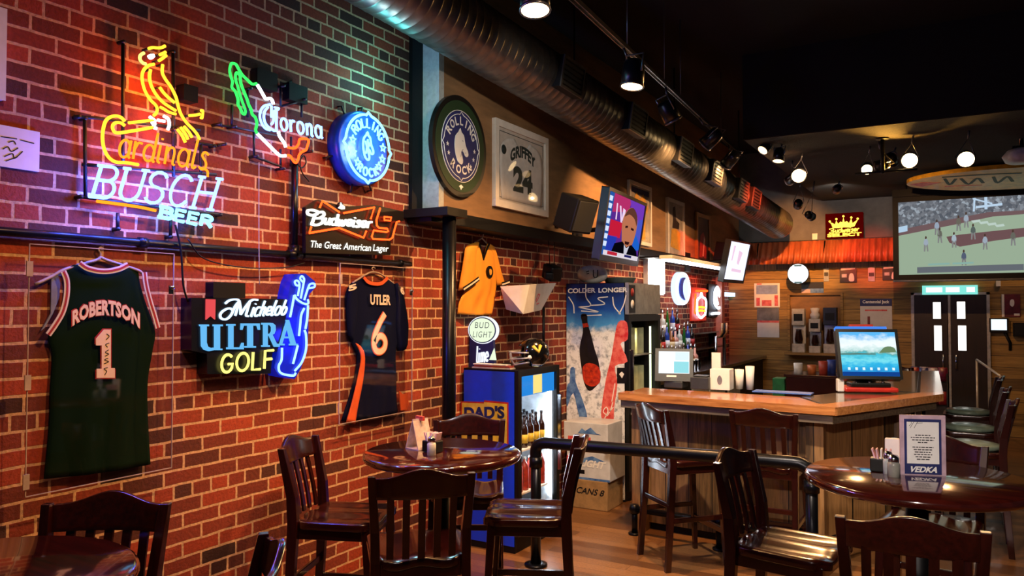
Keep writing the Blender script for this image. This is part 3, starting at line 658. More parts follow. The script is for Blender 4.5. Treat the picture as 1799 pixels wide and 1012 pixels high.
# serif capitals as outlined shapes
def cap(mb, polys, x0, x1, yb0, yt0, h0, h1, mi, g=0):
    for P in polys: mb.poly(LW, tz(*[(x0+(x1-x0)*x, yb0+(yt0-yb0)*y) for x,y in P]), h0, h1, mi)
SER = {
 'U':[[(0,1),(.4,1),(.4,.93),(.02,.93)],[(.07,.95),(.3,.95),(.3,.3),(.36,.14),(.5,.08),(.62,.1),(.62,.0),(.4,-.04),(.2,.02),(.09,.16)],[(.6,1),(1,1),(1,.93),(.6,.93)],[(.66,.95),(.88,.95),(.88,.06),(.98,.06),(.98,0),(.66,0)]],
 'L':[[(0,1),(.5,1),(.5,.93),(0,.93)],[(.12,.95),(.38,.95),(.38,.06),(.12,.06)],[(0,.08),(0,0),(1,0),(1,.26),(.92,.26),(.8,.08)]],
 'T':[[(.02,1),(.98,1),(1,.74),(.93,.74),(.86,.91),(.14,.91),(.07,.74),(0,.74)],[(.37,.95),(.63,.95),(.63,.05),(.37,.05)],[(.22,0),(.78,0),(.78,.07),(.22,.07)]],
 'R':[[(0,1),(.5,1),(.5,.92),(0,.92)],[(.1,.95),(.32,.95),(.32,.05),(.1,.05)],[(0,0),(.44,0),(.44,.07),(0,.07)],[(.3,1),(.6,.99),(.76,.9),(.78,.7),(.7,.55),(.5,.46),(.3,.46),(.3,.54),(.48,.55),(.56,.66),(.56,.82),(.48,.9),(.3,.91)],[(.4,.5),(.6,.5),(.88,.07),(1,.07),(1,0),(.72,0)]],
 'A':[[(.42,1.04),(.56,1.04),(.9,.05),(.66,.05),(.44,.78)],[(.44,1.0),(.52,.86),(.22,.05),(.12,.05)],[(0,0),(.34,0),(.34,.07),(0,.07)],[(.58,0),(1,0),(1,.07),(.58,.07)],[(.24,.36),(.66,.36),(.68,.29),(.22,.29)]]}
mb = MB(); M['ultra'] = glow('lit_blue_letters', (96,172,225), 1.25)
for ch, x0, x1, yb, yt in (('U',90,285,700,482),('L',322,462,693,478),('T',440,600,680,474),('R',618,765,672,468),('A',748,922,660,452)): cap(mb, SER[ch], x0, x1, yb, yt, HD-.02, HD-.01, 0)
build('serif_letters', mb, M['ultra'], sg)
mb = MB(); a,b = tz((375,200))[0]; mb.rect(LW,a-.1,b-.035,a+.1,b+.045,0,.06); build('power_box', mb, M['black'], sg, .006)
# ---------------------------------------------------------------- pipe, cords and papers on the wall
mb = MB().tube([(.032,-.95,2.085),(.032,4.2,2.085)], .019, 12)
for y in (1.2,2.2,3.2,4.1): mb.tube([(.03,y-.02,2.085),(.03,y+.02,2.085)], .025, 12); mb.tube([(.003,y,2.085),(.03,y,2.085)], .01, 8)
v1 = LW.px(518,290,.03); mb.tube([(.03,v1[0],2.085),(.03,v1[0],v1[1])], .019, 12); mb.tube([(.03,v1[0]-.045,2.085),(.03,v1[0]+.045,2.085)], .028, 12); mb.tube([(.03,v1[0],2.06),(.03,v1[0],2.14)], .028, 12); mb.lathe([(.022,0),(.022,.02)],12,(.03,v1[0],v1[1]))
solo('conduit_pipe', 'long black conduit pipe running level along the brick wall with one riser', 'pipe', mb, M['steel'])
def cord(label, pts, r, m, h=.012, name='cord'):
    p = smooth([LW.px(u,v,h) for u,v in pts], 6); solo(name, label, 'cord', MB().tube([LW.pt(a,b,max(h,r)) for a,b in p], r, 6), m)
M['string'] = mat('pale_string', (190,180,165), .8)
cord('thin pale string hanging down the brick from the map outline sign', [(455,285),(455,420),(456,500)], .0022, M['string'], .05)
cord('black cable dangling below the bird sign past the clear jersey case', [(308,395),(318,440),(322,500),(330,530)], .005, M['black'], .058)
cord('thin black cable draped from the bird sign along the brick to the golf sign', [(330,420),(360,455),(430,470),(500,470),(535,462)], .0035, M['black'], .058)
# white board and signed sheet
mb = MB(); P = [(-.0,0)]
a1,b1 = LW.px(13,16,.03); a1b,b0 = LW.px(13,178,.03); mb.rect(LW,a1-.55,b0,a1,b1,0,.03)
solo('white_board', 'white board with rounded corner at the picture edge above the signed sheet', 'board', mb, M['white'], bevel=.012)
a1,b1 = LW.px(70,232,.012); a2,b0 = LW.px(70,298,.012); sgn = thing('signed_sheet', 'white signed sheet pinned on the brick below the white board', 'poster', LW.pt(a1-.22,b0,0))
build('sheet', MB().rect(LW,a1-.45,b0-.01,a1,b1,0,.012), M['paper'], sgn)
M['ink'] = mat('black_ink', (20,20,24), .5)
mb = MB()
for ln in ([(5,262),(14,258),(20,266),(32,260)],[(8,275),(22,270),(26,278),(40,266)],[(2,240),(30,244)],[(10,283),(30,276)],[(36,246),(60,252)],[(15,250),(24,248),(28,254)]): mb.ribbon(LW, smooth([LW.px(u,v,.013) for u,v in ln],4), .004, .012, .0135)
build('signature', mb, M['ink'], sgn)
# ---------------------------------------------------------------- jerseys in clear cases
def case(label, u0, v0, u1, v1, ub, hinge):
    d = .10; (a0,b1), (a1,b0) = LW.px(u0,v0,d), LW.px(u1,v1,d); t = thing('display_case', label, 'display case', LW.pt((a0+a1)/2,b0,0)); e = .006
    build('front_pane', MB().rect(LW,a0,b0,a1,b1,d-.004,d), M['acrylic'], t)
    for q in ((a0,b0,a0+.004,b1),(a1-.004,b0,a1,b1),(a0,b0,a1,b0+.004),(a0,b1-.004,a1,b1)): build('side_pane', MB().rect(LW,*q,0.002,d-.004), M['acrylic'], t)
    ed = MB()
    for q in ((a0-.001,b0,a0+.0025,b1),(a1-.0025,b0,a1+.001,b1),(a0,b0-.001,a1,b0+.0025),(a0,b1-.0025,a1,b1+.001)): ed.rect(LW,*q,d-.0045,d+.0005)
    build('edge_strip', ed, M['acryl_edge'], t)  # pale strips paint the highlight along the case edges
    for f in hinge:
        b = b0+(b1-b0)*f; build('hinge', MB().rect(LW,a0-.012,b-.03,a0+.012,b+.03,d,d+.006), M['acryl_edge'], t)
    b = b0+(b1-b0)*.84; build('lock', MB().lathe([(.009,0),(.009,.014),(0,.014)],12,LW.pt(a1-.015,b,d),axis=(1,0,0)).rect(LW,a1-.03,b-.03,a1-.005,b+.01,d,d+.004), M['chrome'], t)
    return a0, b0, a1, b1
case('tall clear acrylic case around the dark green jersey', 52, 428, 302, 822, 0, (.06,.45,.9))
case('clear acrylic case around the navy and orange jersey', 598, 462, 724, 722, 0, (.1,.9))
M['green_cloth'] = mat('dark_green_jersey_cloth', (7,30,11), .85, spec=.08, ns=200, var=.1); M['white_trim'] = mat('white_knit_trim', (225,215,205), .8, var=.05)
M['red_trim'] = mat('red_knit_trim', (176,34,36), .8); M['pink_white'] = mat('cream_twill', (240,214,196), .7, var=.04); M['grey_cloth'] = mat('grey_mesh_lining', (128,134,140), .8)
H = .035
j = thing('jersey', 'dark green sleeveless jersey with red and white trim, number one', 'jersey', LW.pt(*LW.px(180,840,.04),0))
px = lambda *p: [LW.px(u,v,H+.02) for u,v in p]
tz = Tr(LW, 60, 440, 5.06, H+.03)
rows = coons(px((119,474),(126,497),(124,525),(117,551),(105,574),(93,594),(101,625),(97,690),(95,741),(85,843)), px((252,477),(255,499),(265,535),(280,581),(276,615),(268,670),(268,740),(271,817)),
  px((119,474),(142,464),(160,476),(187,480),(210,476),(231,467),(252,477)), px((85,843),(180,832),(271,817)), 30, 34)
build('body', cloth(MB(), LW, rows, H-.015, .02, .005), M['green_cloth'], j)
build('lining', MB().poly(LW, tz((212,215),(262,190),(290,290),(280,420),(225,560),(150,690),(120,715),(205,560)), .012, .018), M['grey_cloth'], j)
def trim(lines, w, h):
    a, b = MB(), MB()
    for ln in lines:
        p = smooth(ln, 5); a.ribbon(LW, p, w, h, h+.003); b.ribbon(LW, p, w*.36, h+.003, h+.0045)
    build('trim_band', a, M['white_trim'], j); build('trim_stripe', b, M['red_trim'], j)
trim([tz((280,185),(310,270),(308,400),(275,540),(215,650),(145,750)), tz((1000,195),(1015,310),(1050,450),(1090,580),(1120,690)), tz((425,112),(500,160),(640,185),(770,165),(855,125))], .0245, H+.012)
HJ = H+.014
def arched(txt, x0, x1, bl, bm, br, ht, m, h, grow, name, tr, par):
    vs, fs, _ = glyphs(txt, .035+grow, 2, 1.02); out = []
    for x, y in vs:
        q = bl*(1-x)+br*x; q += (bm-(bl+br)/2)*(1-(2*x-1)**2); p = tr((x0+(x1-x0)*x, q-ht*y))[0]; out.append(LW.pt(p[0],p[1],h))
    build(name, MB().add(out, fs), m, par)
arched('ROBERTSON', 350, 962, 684, 584, 706, 152, M['red_trim'], HJ, .035, 'name_outline', tz, j)
arched('ROBERTSON', 358, 956, 676, 578, 697, 138, M['pink_white'], HJ+.002, .01, 'name', tz, j)
tn = Tr(LW, 0, 430, 2.249, HJ)
ONE = [(381,398),(402,395),(402,372),(388,380),(380,372),(380,362),(408,337),(436,337),(436,488),(452,488),(452,524),(383,524),(383,488),(400,488)]
ONE = [(378,372),(410,335),(437,335),(437,487),(453,487),(453,526),(381,526),(381,490),(401,490),(401,398),(378,398)]
def scaled(P, k): cx = sum(p[0] for p in P)/len(P); cy = sum(p[1] for p in P)/len(P); return [(cx+(x-cx)*k, cy+(y-cy)*k) for x,y in P]
build('number_outline', MB().poly(LW, tn(*[(x+(4 if x > 415 else -4), y+(4 if y > 430 else -4)) for x,y in ONE]), HJ-.002, HJ), M['red_trim'], j)
build('number', MB().poly(LW, tn(*ONE), HJ, HJ+.002), M['pink_white'], j)
mb = MB()
for ln in ([(412,515),(420,500),(410,490),(424,485)],[(410,470),(428,462),(412,455),(426,448)],[(414,440),(428,432),(415,425),(428,415)],[(424,405),(416,395),(430,388)],[(418,375),(430,362),(420,352)]): mb.ribbon(LW, smooth(tn(*ln),4), .0035, HJ+.002, HJ+.003)
build('autograph', mb, M['ink'], j)
M['wood_hanger'] = mat('pale_hanger', (190,170,160), .4)
hg = MB().tube([LW.pt(a,b,.022) for a,b in smooth(tz((60,300),(200,235),(330,165),(600,85),(640,60),(700,85),(960,170),(1010,200)),4)], .007, 8).tube([LW.pt(a,b,.022) for a,b in smooth(tz((640,65),(640,20),(625,-10),(640,-30),(665,-20)),4)], .004, 6); build('hanger', hg, M['wood_hanger'], j)
# navy and orange jersey
j = thing('jersey', 'navy jersey with orange collar and side panel, big white number six', 'jersey', LW.pt(*LW.px(665,740,.04),0))
tz = Tr(LW, 500, 440, 3.163, H+.02)
M['navy_cloth'] = mat('navy_jersey_cloth', (9,14,46), .85, spec=.08, ns=200, var=.12); M['orange_cloth'] = mat('orange_jersey_cloth', (226,92,34), .75, var=.1)
rows = coons(tz((452,148),(395,180),(368,235),(368,330),(385,450),(400,520),(425,580),(418,680),(390,800),(345,950)), tz((580,150),(632,185),(660,250),(680,400),(672,480),(645,540),(640,600),(642,720),(645,820),(655,900)), tz((452,148),(480,175),(515,184),(550,178),(580,150)), tz((345,950),(500,935),(655,900)), 26, 34)
build('body', cloth(MB(), LW, rows, H-.015, .022, .006, seed=2), M['navy_cloth'], j)
rows = coons(tz((625,185),(635,300),(630,420),(648,560)), tz((640,180),(676,240),(700,400),(695,500)), tz((625,185),(640,180)), tz((648,560),(672,548),(695,500)), 8, 16)
build('sleeve', cloth(MB(), LW, rows, H-.008, .03, .004, seed=4), M['navy_cloth'], j)
rows = coons(tz((405,178),(372,230),(365,330),(370,470)), tz((420,178),(425,300),(415,400),(400,500)), tz((405,178),(420,178)), tz((370,470),(385,500),(400,500)), 8, 16)
build('sleeve', cloth(MB(), LW, rows, H-.008, .02, .004, seed=5), M['navy_cloth'], j)
build('collar', MB().ribbon(LW, smooth(tz((450,150),(475,176),(515,186),(552,180),(582,152)),5), .022, H+.002, H+.008), M['orange_cloth'], j)
rows = coons(tz((396,515),(425,590),(408,700),(378,830),(343,955)), tz((440,560),(446,610),(436,720),(405,880),(392,965)), tz((396,515),(420,530),(440,560)), tz((343,955),(392,965)), 5, 20)
build('side_panel', MB().grid([[LW.pt(a,b,H+.022) for a,b in r] for r in rows], 0, True, (-.006,0,0)), M['orange_cloth'], j)
build('side_panel', MB().poly(LW, tz((645,780),(665,800),(690,795),(698,850),(690,885),(655,890)), H, H+.008), M['orange_cloth'], j)
build('name', letter(MB(), LW, 'UTLER', *tz((481,302),(594,305),(481,243)), H+.013, off=.04), M['pink_white'], j)
six = smooth(tz((562,352),(536,398),(507,468),(500,520),(512,556),(535,563),(558,545),(564,508),(550,480),(527,478),(506,510)), 4)
build('number_outline', MB().ribbon(LW, six, .050, H+.011, H+.0135), M['orange_cloth'], j); build('number', MB().ribbon(LW, six, .037, H+.0135, H+.015), M['pink_white'], j)
build('shoulder_number', letter(MB(), LW, '5', *tz((362,228),(408,215),(358,196)), H+.012, off=.05), M['pink_white'], j)
build('shoulder_number', letter(MB(), LW, '6', *tz((642,240),(664,250),(634,196)), H+.028, off=.05), M['pink_white'], j)
build('hanger', MB().tube([LW.pt(a,b,.02) for a,b in smooth(tz((400,180),(480,130),(515,120),(560,132),(630,185)),4)], .006, 8).tube([LW.pt(a,b,.02) for a,b in smooth(tz((515,122),(515,110),(508,100),(518,92),(526,100)),4)], .0035, 6), M['wood_hanger'], j)
# ---------------------------------------------------------------- on the upper panel
UP = Plane((.17,0,0), (0,1,0), (0,0,1))
M['green_rim'] = mat('dark_green_sign_rim', (18,52,22), .55); M['sign_navy'] = mat('navy_sign_print', (22,34,100), .55)
M['cream'] = mat('cream_print', (226,222,214), .5, var=.04); M['black_gloss'] = mat('black_gloss_rim', (12,14,12), .35)
cc = (4.56, 2.945); s = thing('wall_sign', 'round green and navy wall sign with a white horse head hung on the upper panel', 'sign', UP.pt(cc[0],cc[1]-.37,0)); Re = .365
def disc(r, h0, h1, n=56): return MB().poly(UP, [(cc[0]+r*.94*math.cos(2*math.pi*i/n), cc[1]+r*math.sin(2*math.pi*i/n)) for i in range(n)], h0, h1)
build('rim', disc(Re, 0, .035), M['black_gloss'], s, .008); build('green_band', disc(Re*.9, .03, .037), M['green_rim'], s); build('blue_disc', disc(Re*.69, .034, .040), M['sign_navy'], s)
mb = MB(); sc_ = scallop(cc, Re*.63, 4, .018); mb.tube([UP.pt((p[0]-cc[0])*.94+cc[0],p[1],.04) for p in sc_], .0035, 4, 0, True)
mb.tube([UP.pt(cc[0]+Re*.705*.94*math.cos(a*math.pi/28), cc[1]+Re*.705*math.sin(a*math.pi/28), .038) for a in range(56)], .003, 4, 0, True); build('outline', mb, M['cream'], s)
mb = MB(); ring_text(mb, UP, cc, Re*.50, Re*.17, 158, 22, 'ROLLING', .0415, off=.03); ring_text(mb, UP, cc, Re*.47, Re*.17, 222, 318, 'ROCK', .0415, off=.03, inward=True); build('lettering', mb, M['cream'], s)
mb = MB().poly(UP, [(cc[0]+x*Re*.66, cc[1]+.0+y*Re*.54) for x,y in smooth(HORSE,2,True)], .039, .0425); build('horse_head', mb, M['cream'], s)
mb = MB()
for l in ([(.05,.25),(.1,.2)],[(.1,-.1),(.0,-.2),(-.05,-.4)],[(.25,-.2),(.3,-.22)]): mb.ribbon(UP, smooth([(cc[0]+x*Re*.52, cc[1]+y*Re*.52) for x,y in l],3), .004, .042, .0432)
build('horse_lines', mb, M['sign_navy'], s)
mb = MB()
for an in (183,203,228,-3,-23,-45): mb.poly(UP, star(cc[0]+Re*.5*.94*math.cos(math.radians(an)), cc[1]+Re*.5*math.sin(math.radians(an)), .018), .039, .0415)
build('star', mb, M['cream'], s)
mb = MB().poly(UP, [(cc[0]-.025,cc[1]-.29),(cc[0]+.0,cc[1]-.275),(cc[0]+.03,cc[1]-.29),(cc[0]+.01,cc[1]-.3),(cc[0],cc[1]-.315),(cc[0]-.01,cc[1]-.3)], .036,.039); build('crest', mb, M['cream'], s)
def framed(label, a0, b0, a1, b1, bw, fm, mm, name='framed_jersey', cat='picture frame', d=.035):
    t = thing(name, label, cat, UP.pt((a0+a1)/2,b0,0)); f = MB()
    for q in ((a0,b0,a1,b0+bw),(a0,b1-bw,a1,b1),(a0,b0+bw,a0+bw,b1-bw),(a1-bw,b0+bw,a1,b1-bw)): f.rect(UP,*q,0,d)
    build('frame', f, fm, t, .003); build('backing', MB().rect(UP,a0+bw,b0+bw,a1-bw,b1-bw,.002,d-.016), mm, t)
    build('glazing', MB().rect(UP,a0+bw,b0+bw,a1-bw,b1-bw,d-.009,d-.006), M['glass'], t); return t
M['frame_white'] = mat('pale_frame', (216,208,196), .4, var=.06); M['mat_board'] = mat('pale_mat_board', (196,186,174), .7, var=.08); M['jersey_white'] = mat('off_white_jersey', (206,200,192), .8, ns=20, var=.08)
M['dk_letters'] = mat('dark_green_letters', (28,44,44), .6)
(a0,b1),(a1,b0) = UP.px(870,206,.03), UP.px(963,382,.03)
g = framed('framed off white baseball jersey lettered in dark green, beside the round sign', a0, b0, a1, b1, .055, M['frame_white'], M['mat_board'])
ca, cb = (a0+a1)/2, (b0+b1)/2; W, Hh = a1-a0, b1-b0
rows = coons([(ca-.13,cb+.24),(ca-.3,cb+.19),(ca-.36,cb+.05),(ca-.33,cb-.27)], [(ca+.13,cb+.24),(ca+.3,cb+.19),(ca+.36,cb+.05),(ca+.33,cb-.27)], [(ca-.13,cb+.24),(ca-.06,cb+.18),(ca,cb+.165),(ca+.06,cb+.18),(ca+.13,cb+.24)], [(ca-.33,cb-.27),(ca+.33,cb-.27)], 16, 18)
build('jersey_body', MB().grid([[UP.pt(a,b,.0235) for a,b in r] for r in rows], 0, True, (-.004,0,0)), M['jersey_white'], g)
mb = MB(); vs, fs, _ = glyphs('GRIFFEY', .05); out = []
for x,y in vs: out.append(UP.pt(ca-.20+.42*x, cb+.03+.10*(1-(2*x-1)**2)*.7-.03*x*0+y*.10, .0245))
mb.add(out, fs); build('name', mb, M['dk_letters'], g)
build('number', letter(MB(), UP, '24', (ca-.155,cb-.19), (ca+.17,cb-.19), (ca-.155,cb+.02), .0245, off=.055), M['dk_letters'], g)
build('patch', MB().lathe([(.038,0),(.038,.003)],20,UP.pt(ca-.3,cb+.12,.022),axis=(1,0,0)), M['dk_letters'], g)
fl = MB()
for q in ((a0+.08,b0+.08,a1-.08,b0+.085),(a0+.08,b1-.085,a1-.08,b1-.08),(a0+.08,b0+.08,a0+.085,b1-.08),(a1-.085,b0+.08,a1-.08,b1-.08)): fl.rect(UP,*q,.018,.0205)
build('inner_line', fl, M['dk_letters'], g)
M['gold'] = mat('gold_jersey_print', (206,150,50), .7); M['grey_print'] = mat('grey_poster_print', (176,164,148), .7, ns=5, var=.3); M['dark_print'] = mat('dark_poster_print', (52,36,30), .6, ns=6, var=.5); M['red_print'] = mat('red_poster_print', (150,40,34), .6)
(a0,b1),(a1,b0) = UP.px(1106,315,.03), UP.px(1145,434,.03)
g = framed('framed gold jersey print partly hidden behind the tilted television', a0, b0, a1, b1, .04, M['frame_white'], M['grey_print'], 'framed_print'); ca, cb = (a0+a1)/2, (b0+b1)/2
build('border', MB().rect(UP,a0+.06,b1-.12,a1-.06,b1-.06,.018,.0205), M['sign_navy'], g)
build('print', MB().poly(UP, [(ca-.16,cb-.28),(ca+.16,cb-.28),(ca+.15,cb+.08),(ca+.22,cb+.02),(ca+.25,cb+.1),(ca+.1,cb+.24),(ca,cb+.17),(ca-.1,cb+.24),(ca-.25,cb+.1),(ca-.22,cb+.02),(ca-.15,cb+.08)], .018, .0215), M['gold'], g)
(a0,b1),(a1,b0) = UP.px(1173,346,.03), UP.px(1203,460,.03)
g = framed('tall framed print of a player in yellow, between two other prints on the upper panel', a0, b0, a1, b1, .045, M['frame_white'], M['grey_print'], 'framed_print'); ca, cb = (a0+a1)/2, (b0+b1)/2
build('print', MB().poly(UP, [(ca-.2,cb-.22),(ca+.16,cb-.25),(ca+.18,cb-.02),(ca+.0,cb+.02),(ca-.16,cb+.0)], .018, .0215), M['gold'], g)
build('print', MB().poly(UP, [(ca-.13,cb+.02),(ca+.12,cb+.02),(ca+.15,cb+.1),(ca+.02,cb+.13),(ca-.02,cb+.3),(ca-.1,cb+.28),(ca-.1,cb+.12)], .018, .021), M['dark_print'], g)
(a0,b1),(a1,b0) = UP.px(1224,372,.03), UP.px(1248,466,.03)
g = framed('small dark framed print in a gold frame, farthest along the upper panel', a0, b0, a1, b1, .05, mat('gilt_frame', (150,110,56), .4), M['dark_print'], 'framed_print'); ca, cb = (a0+a1)/2, (b0+b1)/2
build('print', MB().poly(UP, [(ca-.18,cb-.26),(ca-.02,cb-.26),(ca+.0,cb-.0),(ca+.04,cb-.26),(ca+.18,cb-.26),(ca+.12,cb+.02),(ca+.02,cb+.1),(ca-.12,cb+.04)], .018, .021), M['red_print'], g)
build('print', MB().poly(UP, [(ca-.03,cb-.24),(ca+.02,cb-.24),(ca+.08,cb+.0),(ca+.05,cb+.04)], .021, .022), M['cream'], g)
# televisions: a box on a wall arm, tilted forward
def tv(label, L, Rr, hgt, tilt, bez, d=.06):
    L, Rr = Vector(L), Vector(Rr); z = (L.z+Rr.z)/2; L.z = Rr.z = z; a = (Rr-L); w = a.length; a.normalize(); n = a.cross(Vector((0,0,1)))
    b = (Vector((0,0,1))*math.cos(tilt)+n*math.sin(tilt)); c = (L+Rr)/2; pl = Plane(c, a, b); t = thing('television', label, 'television', c-Vector((0,0,hgt/2+.05)))
    build('casing', MB().rect(pl,-w/2,-hgt/2-.02,w/2,hgt/2,-d,0), M['black_gloss'], t, .01)
    f = MB()
    for q in ((-w/2,-hgt/2-.02,w/2,-hgt/2+bez),(-w/2,hgt/2-bez,w/2,hgt/2),(-w/2,-hgt/2+bez,-w/2+bez,hgt/2-bez),(w/2-bez,-hgt/2+bez,w/2,hgt/2-bez)): f.rect(pl,*q,0,.012)
    build('bezel', f, M['black_gloss'], t, .003)
    ar = MB(); p = pl.pt(0,0,-d); q = Vector((.172, p.y+.05, p.z)); ar.tube([p,(p+q)/2+Vector((0,.05,0)),q],.022,8); ar.box(q,(.02,.2,.25)); build('wall_arm', ar, M['black'], t)
    return t, pl, w/2-bez, hgt/2-bez
T1, pl, hw, hh = tv('wall television tilted forward showing a man in a dark suit', atd(1060,390,6.45), atd(1127,411,7.5), .60, math.radians(9), .03)
sb = (170,110,220)
GL = lambda n, c, s=1.0: glow(n, c, s)
def flat(name, par, pl, P, m, h): return build(name, MB().poly(pl, P, h-.001, h), m, par)
def S(pts): return [(-hw+2*hw*x, hh-2*hh*y) for x,y in pts]
scr = flat('screen', T1, pl, S([(0,0),(1,0),(1,1),(0,1)]), GL('screen_violet',(92,44,150),.9), .002)
def on(P, c, s=.9, h=.003): build('picture', MB().poly(pl, S(P), h-.0008, h), GL('screen_colour', c, s), scr)
on([(0,0),(.14,0),(.10,1),(0,1)], (40,90,170)); on([(.55,0),(1,0),(1,.7),(.8,.5)], (120,60,190)); on([(.14,.0),(.6,.0),(.55,.22),(.14,.3)], (190,50,110)); on([(.13,.42),(.44,.42),(.42,.68),(.12,.68)], (206,30,60)); on([(.78,.3),(1,.25),(1,.8),(.8,.85)], (30,100,210)); on([(.1,.68),(.35,.66),(.3,.92),(.1,.92)], (40,60,180))
for y0 in (.06,.18,.3,.42,.54,.66,.78): on([(.03,y0),(.11,y0),(.1,y0+.08),(.03,y0+.08)], (215,230,255), 1.0, .004)
for P in ([(.22,.14),(.25,.14),(.27,.4),(.24,.4)],[(.3,.16),(.34,.16),(.42,.42),(.38,.42)],[(.4,.18),(.47,.2),(.46,.4),(.40,.38)]): on(P, (240,210,240), 1.0, .004)
BG = lambda P: [(.64+(x-.66)*1.35, .5+(y-.5)*1.28) for x,y in P]
on(smooth(BG([(.5,.42),(.55,.28),(.66,.2),(.78,.28),(.81,.45),(.77,.66),(.68,.8),(.58,.78),(.53,.62)]),4,True), (196,120,86), .9, .005); on(smooth(BG([(.53,.35),(.58,.25),(.68,.2),(.78,.28),(.8,.42),(.74,.34),(.62,.3)]),3,True), (120,70,58), .6, .0055)
for P in ([(.57,.46),(.62,.45),(.62,.48),(.57,.49)],[(.69,.46),(.75,.47),(.75,.5),(.69,.49)],[(.6,.66),(.7,.66),(.68,.7),(.61,.7)]): on(BG(P), (70,30,30), .5, .006)
on([(.24,.94),(.3,.78),(.5,.72),(.62,.8),(.76,.74),(.92,.82),(.98,.94)], (14,12,26), .4, .0058); on([(.55,.76),(.62,.82),(.7,.77),(.64,.94),(.58,.94)], (220,220,235), .8, .0062); on([(.05,.92),(1,.92),(1,1),(.05,1)], (235,225,235), .9, .007); on([(.15,.925),(.4,.925),(.4,.98),(.15,.98)], (200,40,60), .9, .0075); on([(.6,.93),(.8,.93),(.8,.97),(.6,.97)], (40,40,120), .6, .0075)
T2, pl, hw, hh = tv('wall television at the far end of the panel with a bright white screen', atd(1276,455,9.5), atd(1312,463,10.1), .52, math.radians(12), .022)
flat('screen', T2, pl, S([(0,0),(1,0),(1,1),(0,1)]), GL('screen_white',(226,232,255),1.4), .002)
for q in ([(.2,.1),(.3,.1),(.25,.5),(.2,.5)],[(.5,.2),(.7,.25),(.6,.6),(.5,.55)],[(.3,.7),(.8,.72),(.8,.8),(.3,.78)]): flat('screen_picture', T2, pl, S(q), GL('screen_pink',(226,190,214),1.2), .004)
def rot(dirv, up=(0,0,1)):
    y = Vector(dirv).normalized(); x = y.cross(Vector(up)).normalized(); z = x.cross(y); return Matrix((x,y,z)).transposed()
def speaker(label, c, d, dim, by):
    R3 = rot(d); c = Vector(c); t = thing('loudspeaker', label, 'loudspeaker', c-Vector((0,0,dim[2]/2)))
    build('cabinet', MB().box(c, dim, 0, R3), M['black'], t, .012)
    build('grille', MB().box(c+R3 @ Vector((0,dim[1]/2,0)), (dim[0]*.86,.014,dim[2]*.88), 0, R3), mat('speaker_grille',(18,22,27),.8,ns=220,var=.5), t, .004)
    p = c - R3 @ Vector((0,dim[1]/2,0)); q = Vector((.178,by,p.z)); build('bracket', MB().tube([p,(p+q)/2,q],.014,8).box(q,(.012,.07,.1)), M['black'], t)
speaker('black loudspeaker bracketed on the panel between the framed jersey and the television', atd(1012,375,5.95), (.85,-.25,-.35), (.24,.2,.27), 6.14)
speaker('black loudspeaker on the panel behind the white television screen', atd(1272,448,10.6), (.9,-.2,-.2), (.22,.2,.34), 11.25)
# ---------------------------------------------------------------- wall below the panel, coolers
M['yellow_cloth'] = mat('golden_jersey_cloth', (226,150,38), .75, ns=6, var=.1)
tz = Tr(LW, 740, 380, 3.373, .05); H = .04
j = thing('jersey', 'golden yellow jersey on a white hanger behind the steel post', 'jersey', LW.pt(*LW.px(845,550,.05),0))
rows = coons(tz((335,150),(318,200),(305,300),(285,400),(232,500),(222,580)), tz((402,160),(430,200),(445,300),(452,400),(440,480),(422,582)), tz((335,150),(350,190),(366,258),(384,195),(402,160)), tz((222,580),(320,586),(422,582)), 24, 28)
build('body', cloth(MB(), LW, rows, H, .025, .007, seed=1), M['yellow_cloth'], j)
rows = coons(tz((330,152),(270,178),(255,240),(238,360),(226,440)), tz((335,160),(325,230),(318,300),(318,376)), tz((330,152),(335,160)), tz((226,440),(275,408),(318,376)), 8, 16)
build('sleeve', cloth(MB(), LW, rows, H+.01, .03, .004, seed=3), M['yellow_cloth'], j)
rows = coons(tz((404,165),(425,230),(440,320),(455,410)), tz((406,160),(440,185),(470,290),(500,396)), tz((404,165),(406,160)), tz((455,410),(478,404),(500,396)), 8, 16)
build('sleeve', cloth(MB(), LW, rows, H, .02, .004, seed=6), M['yellow_cloth'], j)
for P in (tz((226,434),(275,402),(318,370)), tz((455,404),(478,398),(500,390))):
    build('cuff_band', MB().ribbon(LW, P, .034, H+.045, H+.049), M['black'], j); build('cuff_band', MB().ribbon(LW, P, .012, H+.049, H+.051), M['white_trim'], j)
build('neck_trim', MB().ribbon(LW, tz((337,152),(350,192),(366,255),(384,197),(400,162)), .018, H+.014, H+.02), M['black'], j)
p = tz((395,330))[0]; q = tz((395,368))[0]; r = abs(p[1]-q[1])*.95
build('emblem', MB().poly(LW, [(p[0]+r*.85*math.cos(k*math.pi/12),p[1]+r*math.sin(k*math.pi/12)) for k in range(24)], H+.02, H+.034), M['black'], j)
build('emblem_mark', MB().poly(LW, smooth([(p[0]-r*.4,p[1]+r*.3),(p[0]+.0,p[1]+r*.5),(p[0]+r*.45,p[1]+r*.2),(p[0]+r*.3,p[1]-r*.4),(p[0]-r*.2,p[1]-r*.5)],3,True), H+.034, H+.0355), M['gold'], j)
build('hanger', MB().tube([LW.pt(a,b,.03) for a,b in smooth(tz((360,78),(354,62),(370,54),(385,72),(380,110),(372,130)),4)],.0045,6).tube([LW.pt(a,b,.03) for a,b in tz((330,158),(372,128),(402,160))],.006,6), M['white'], j)
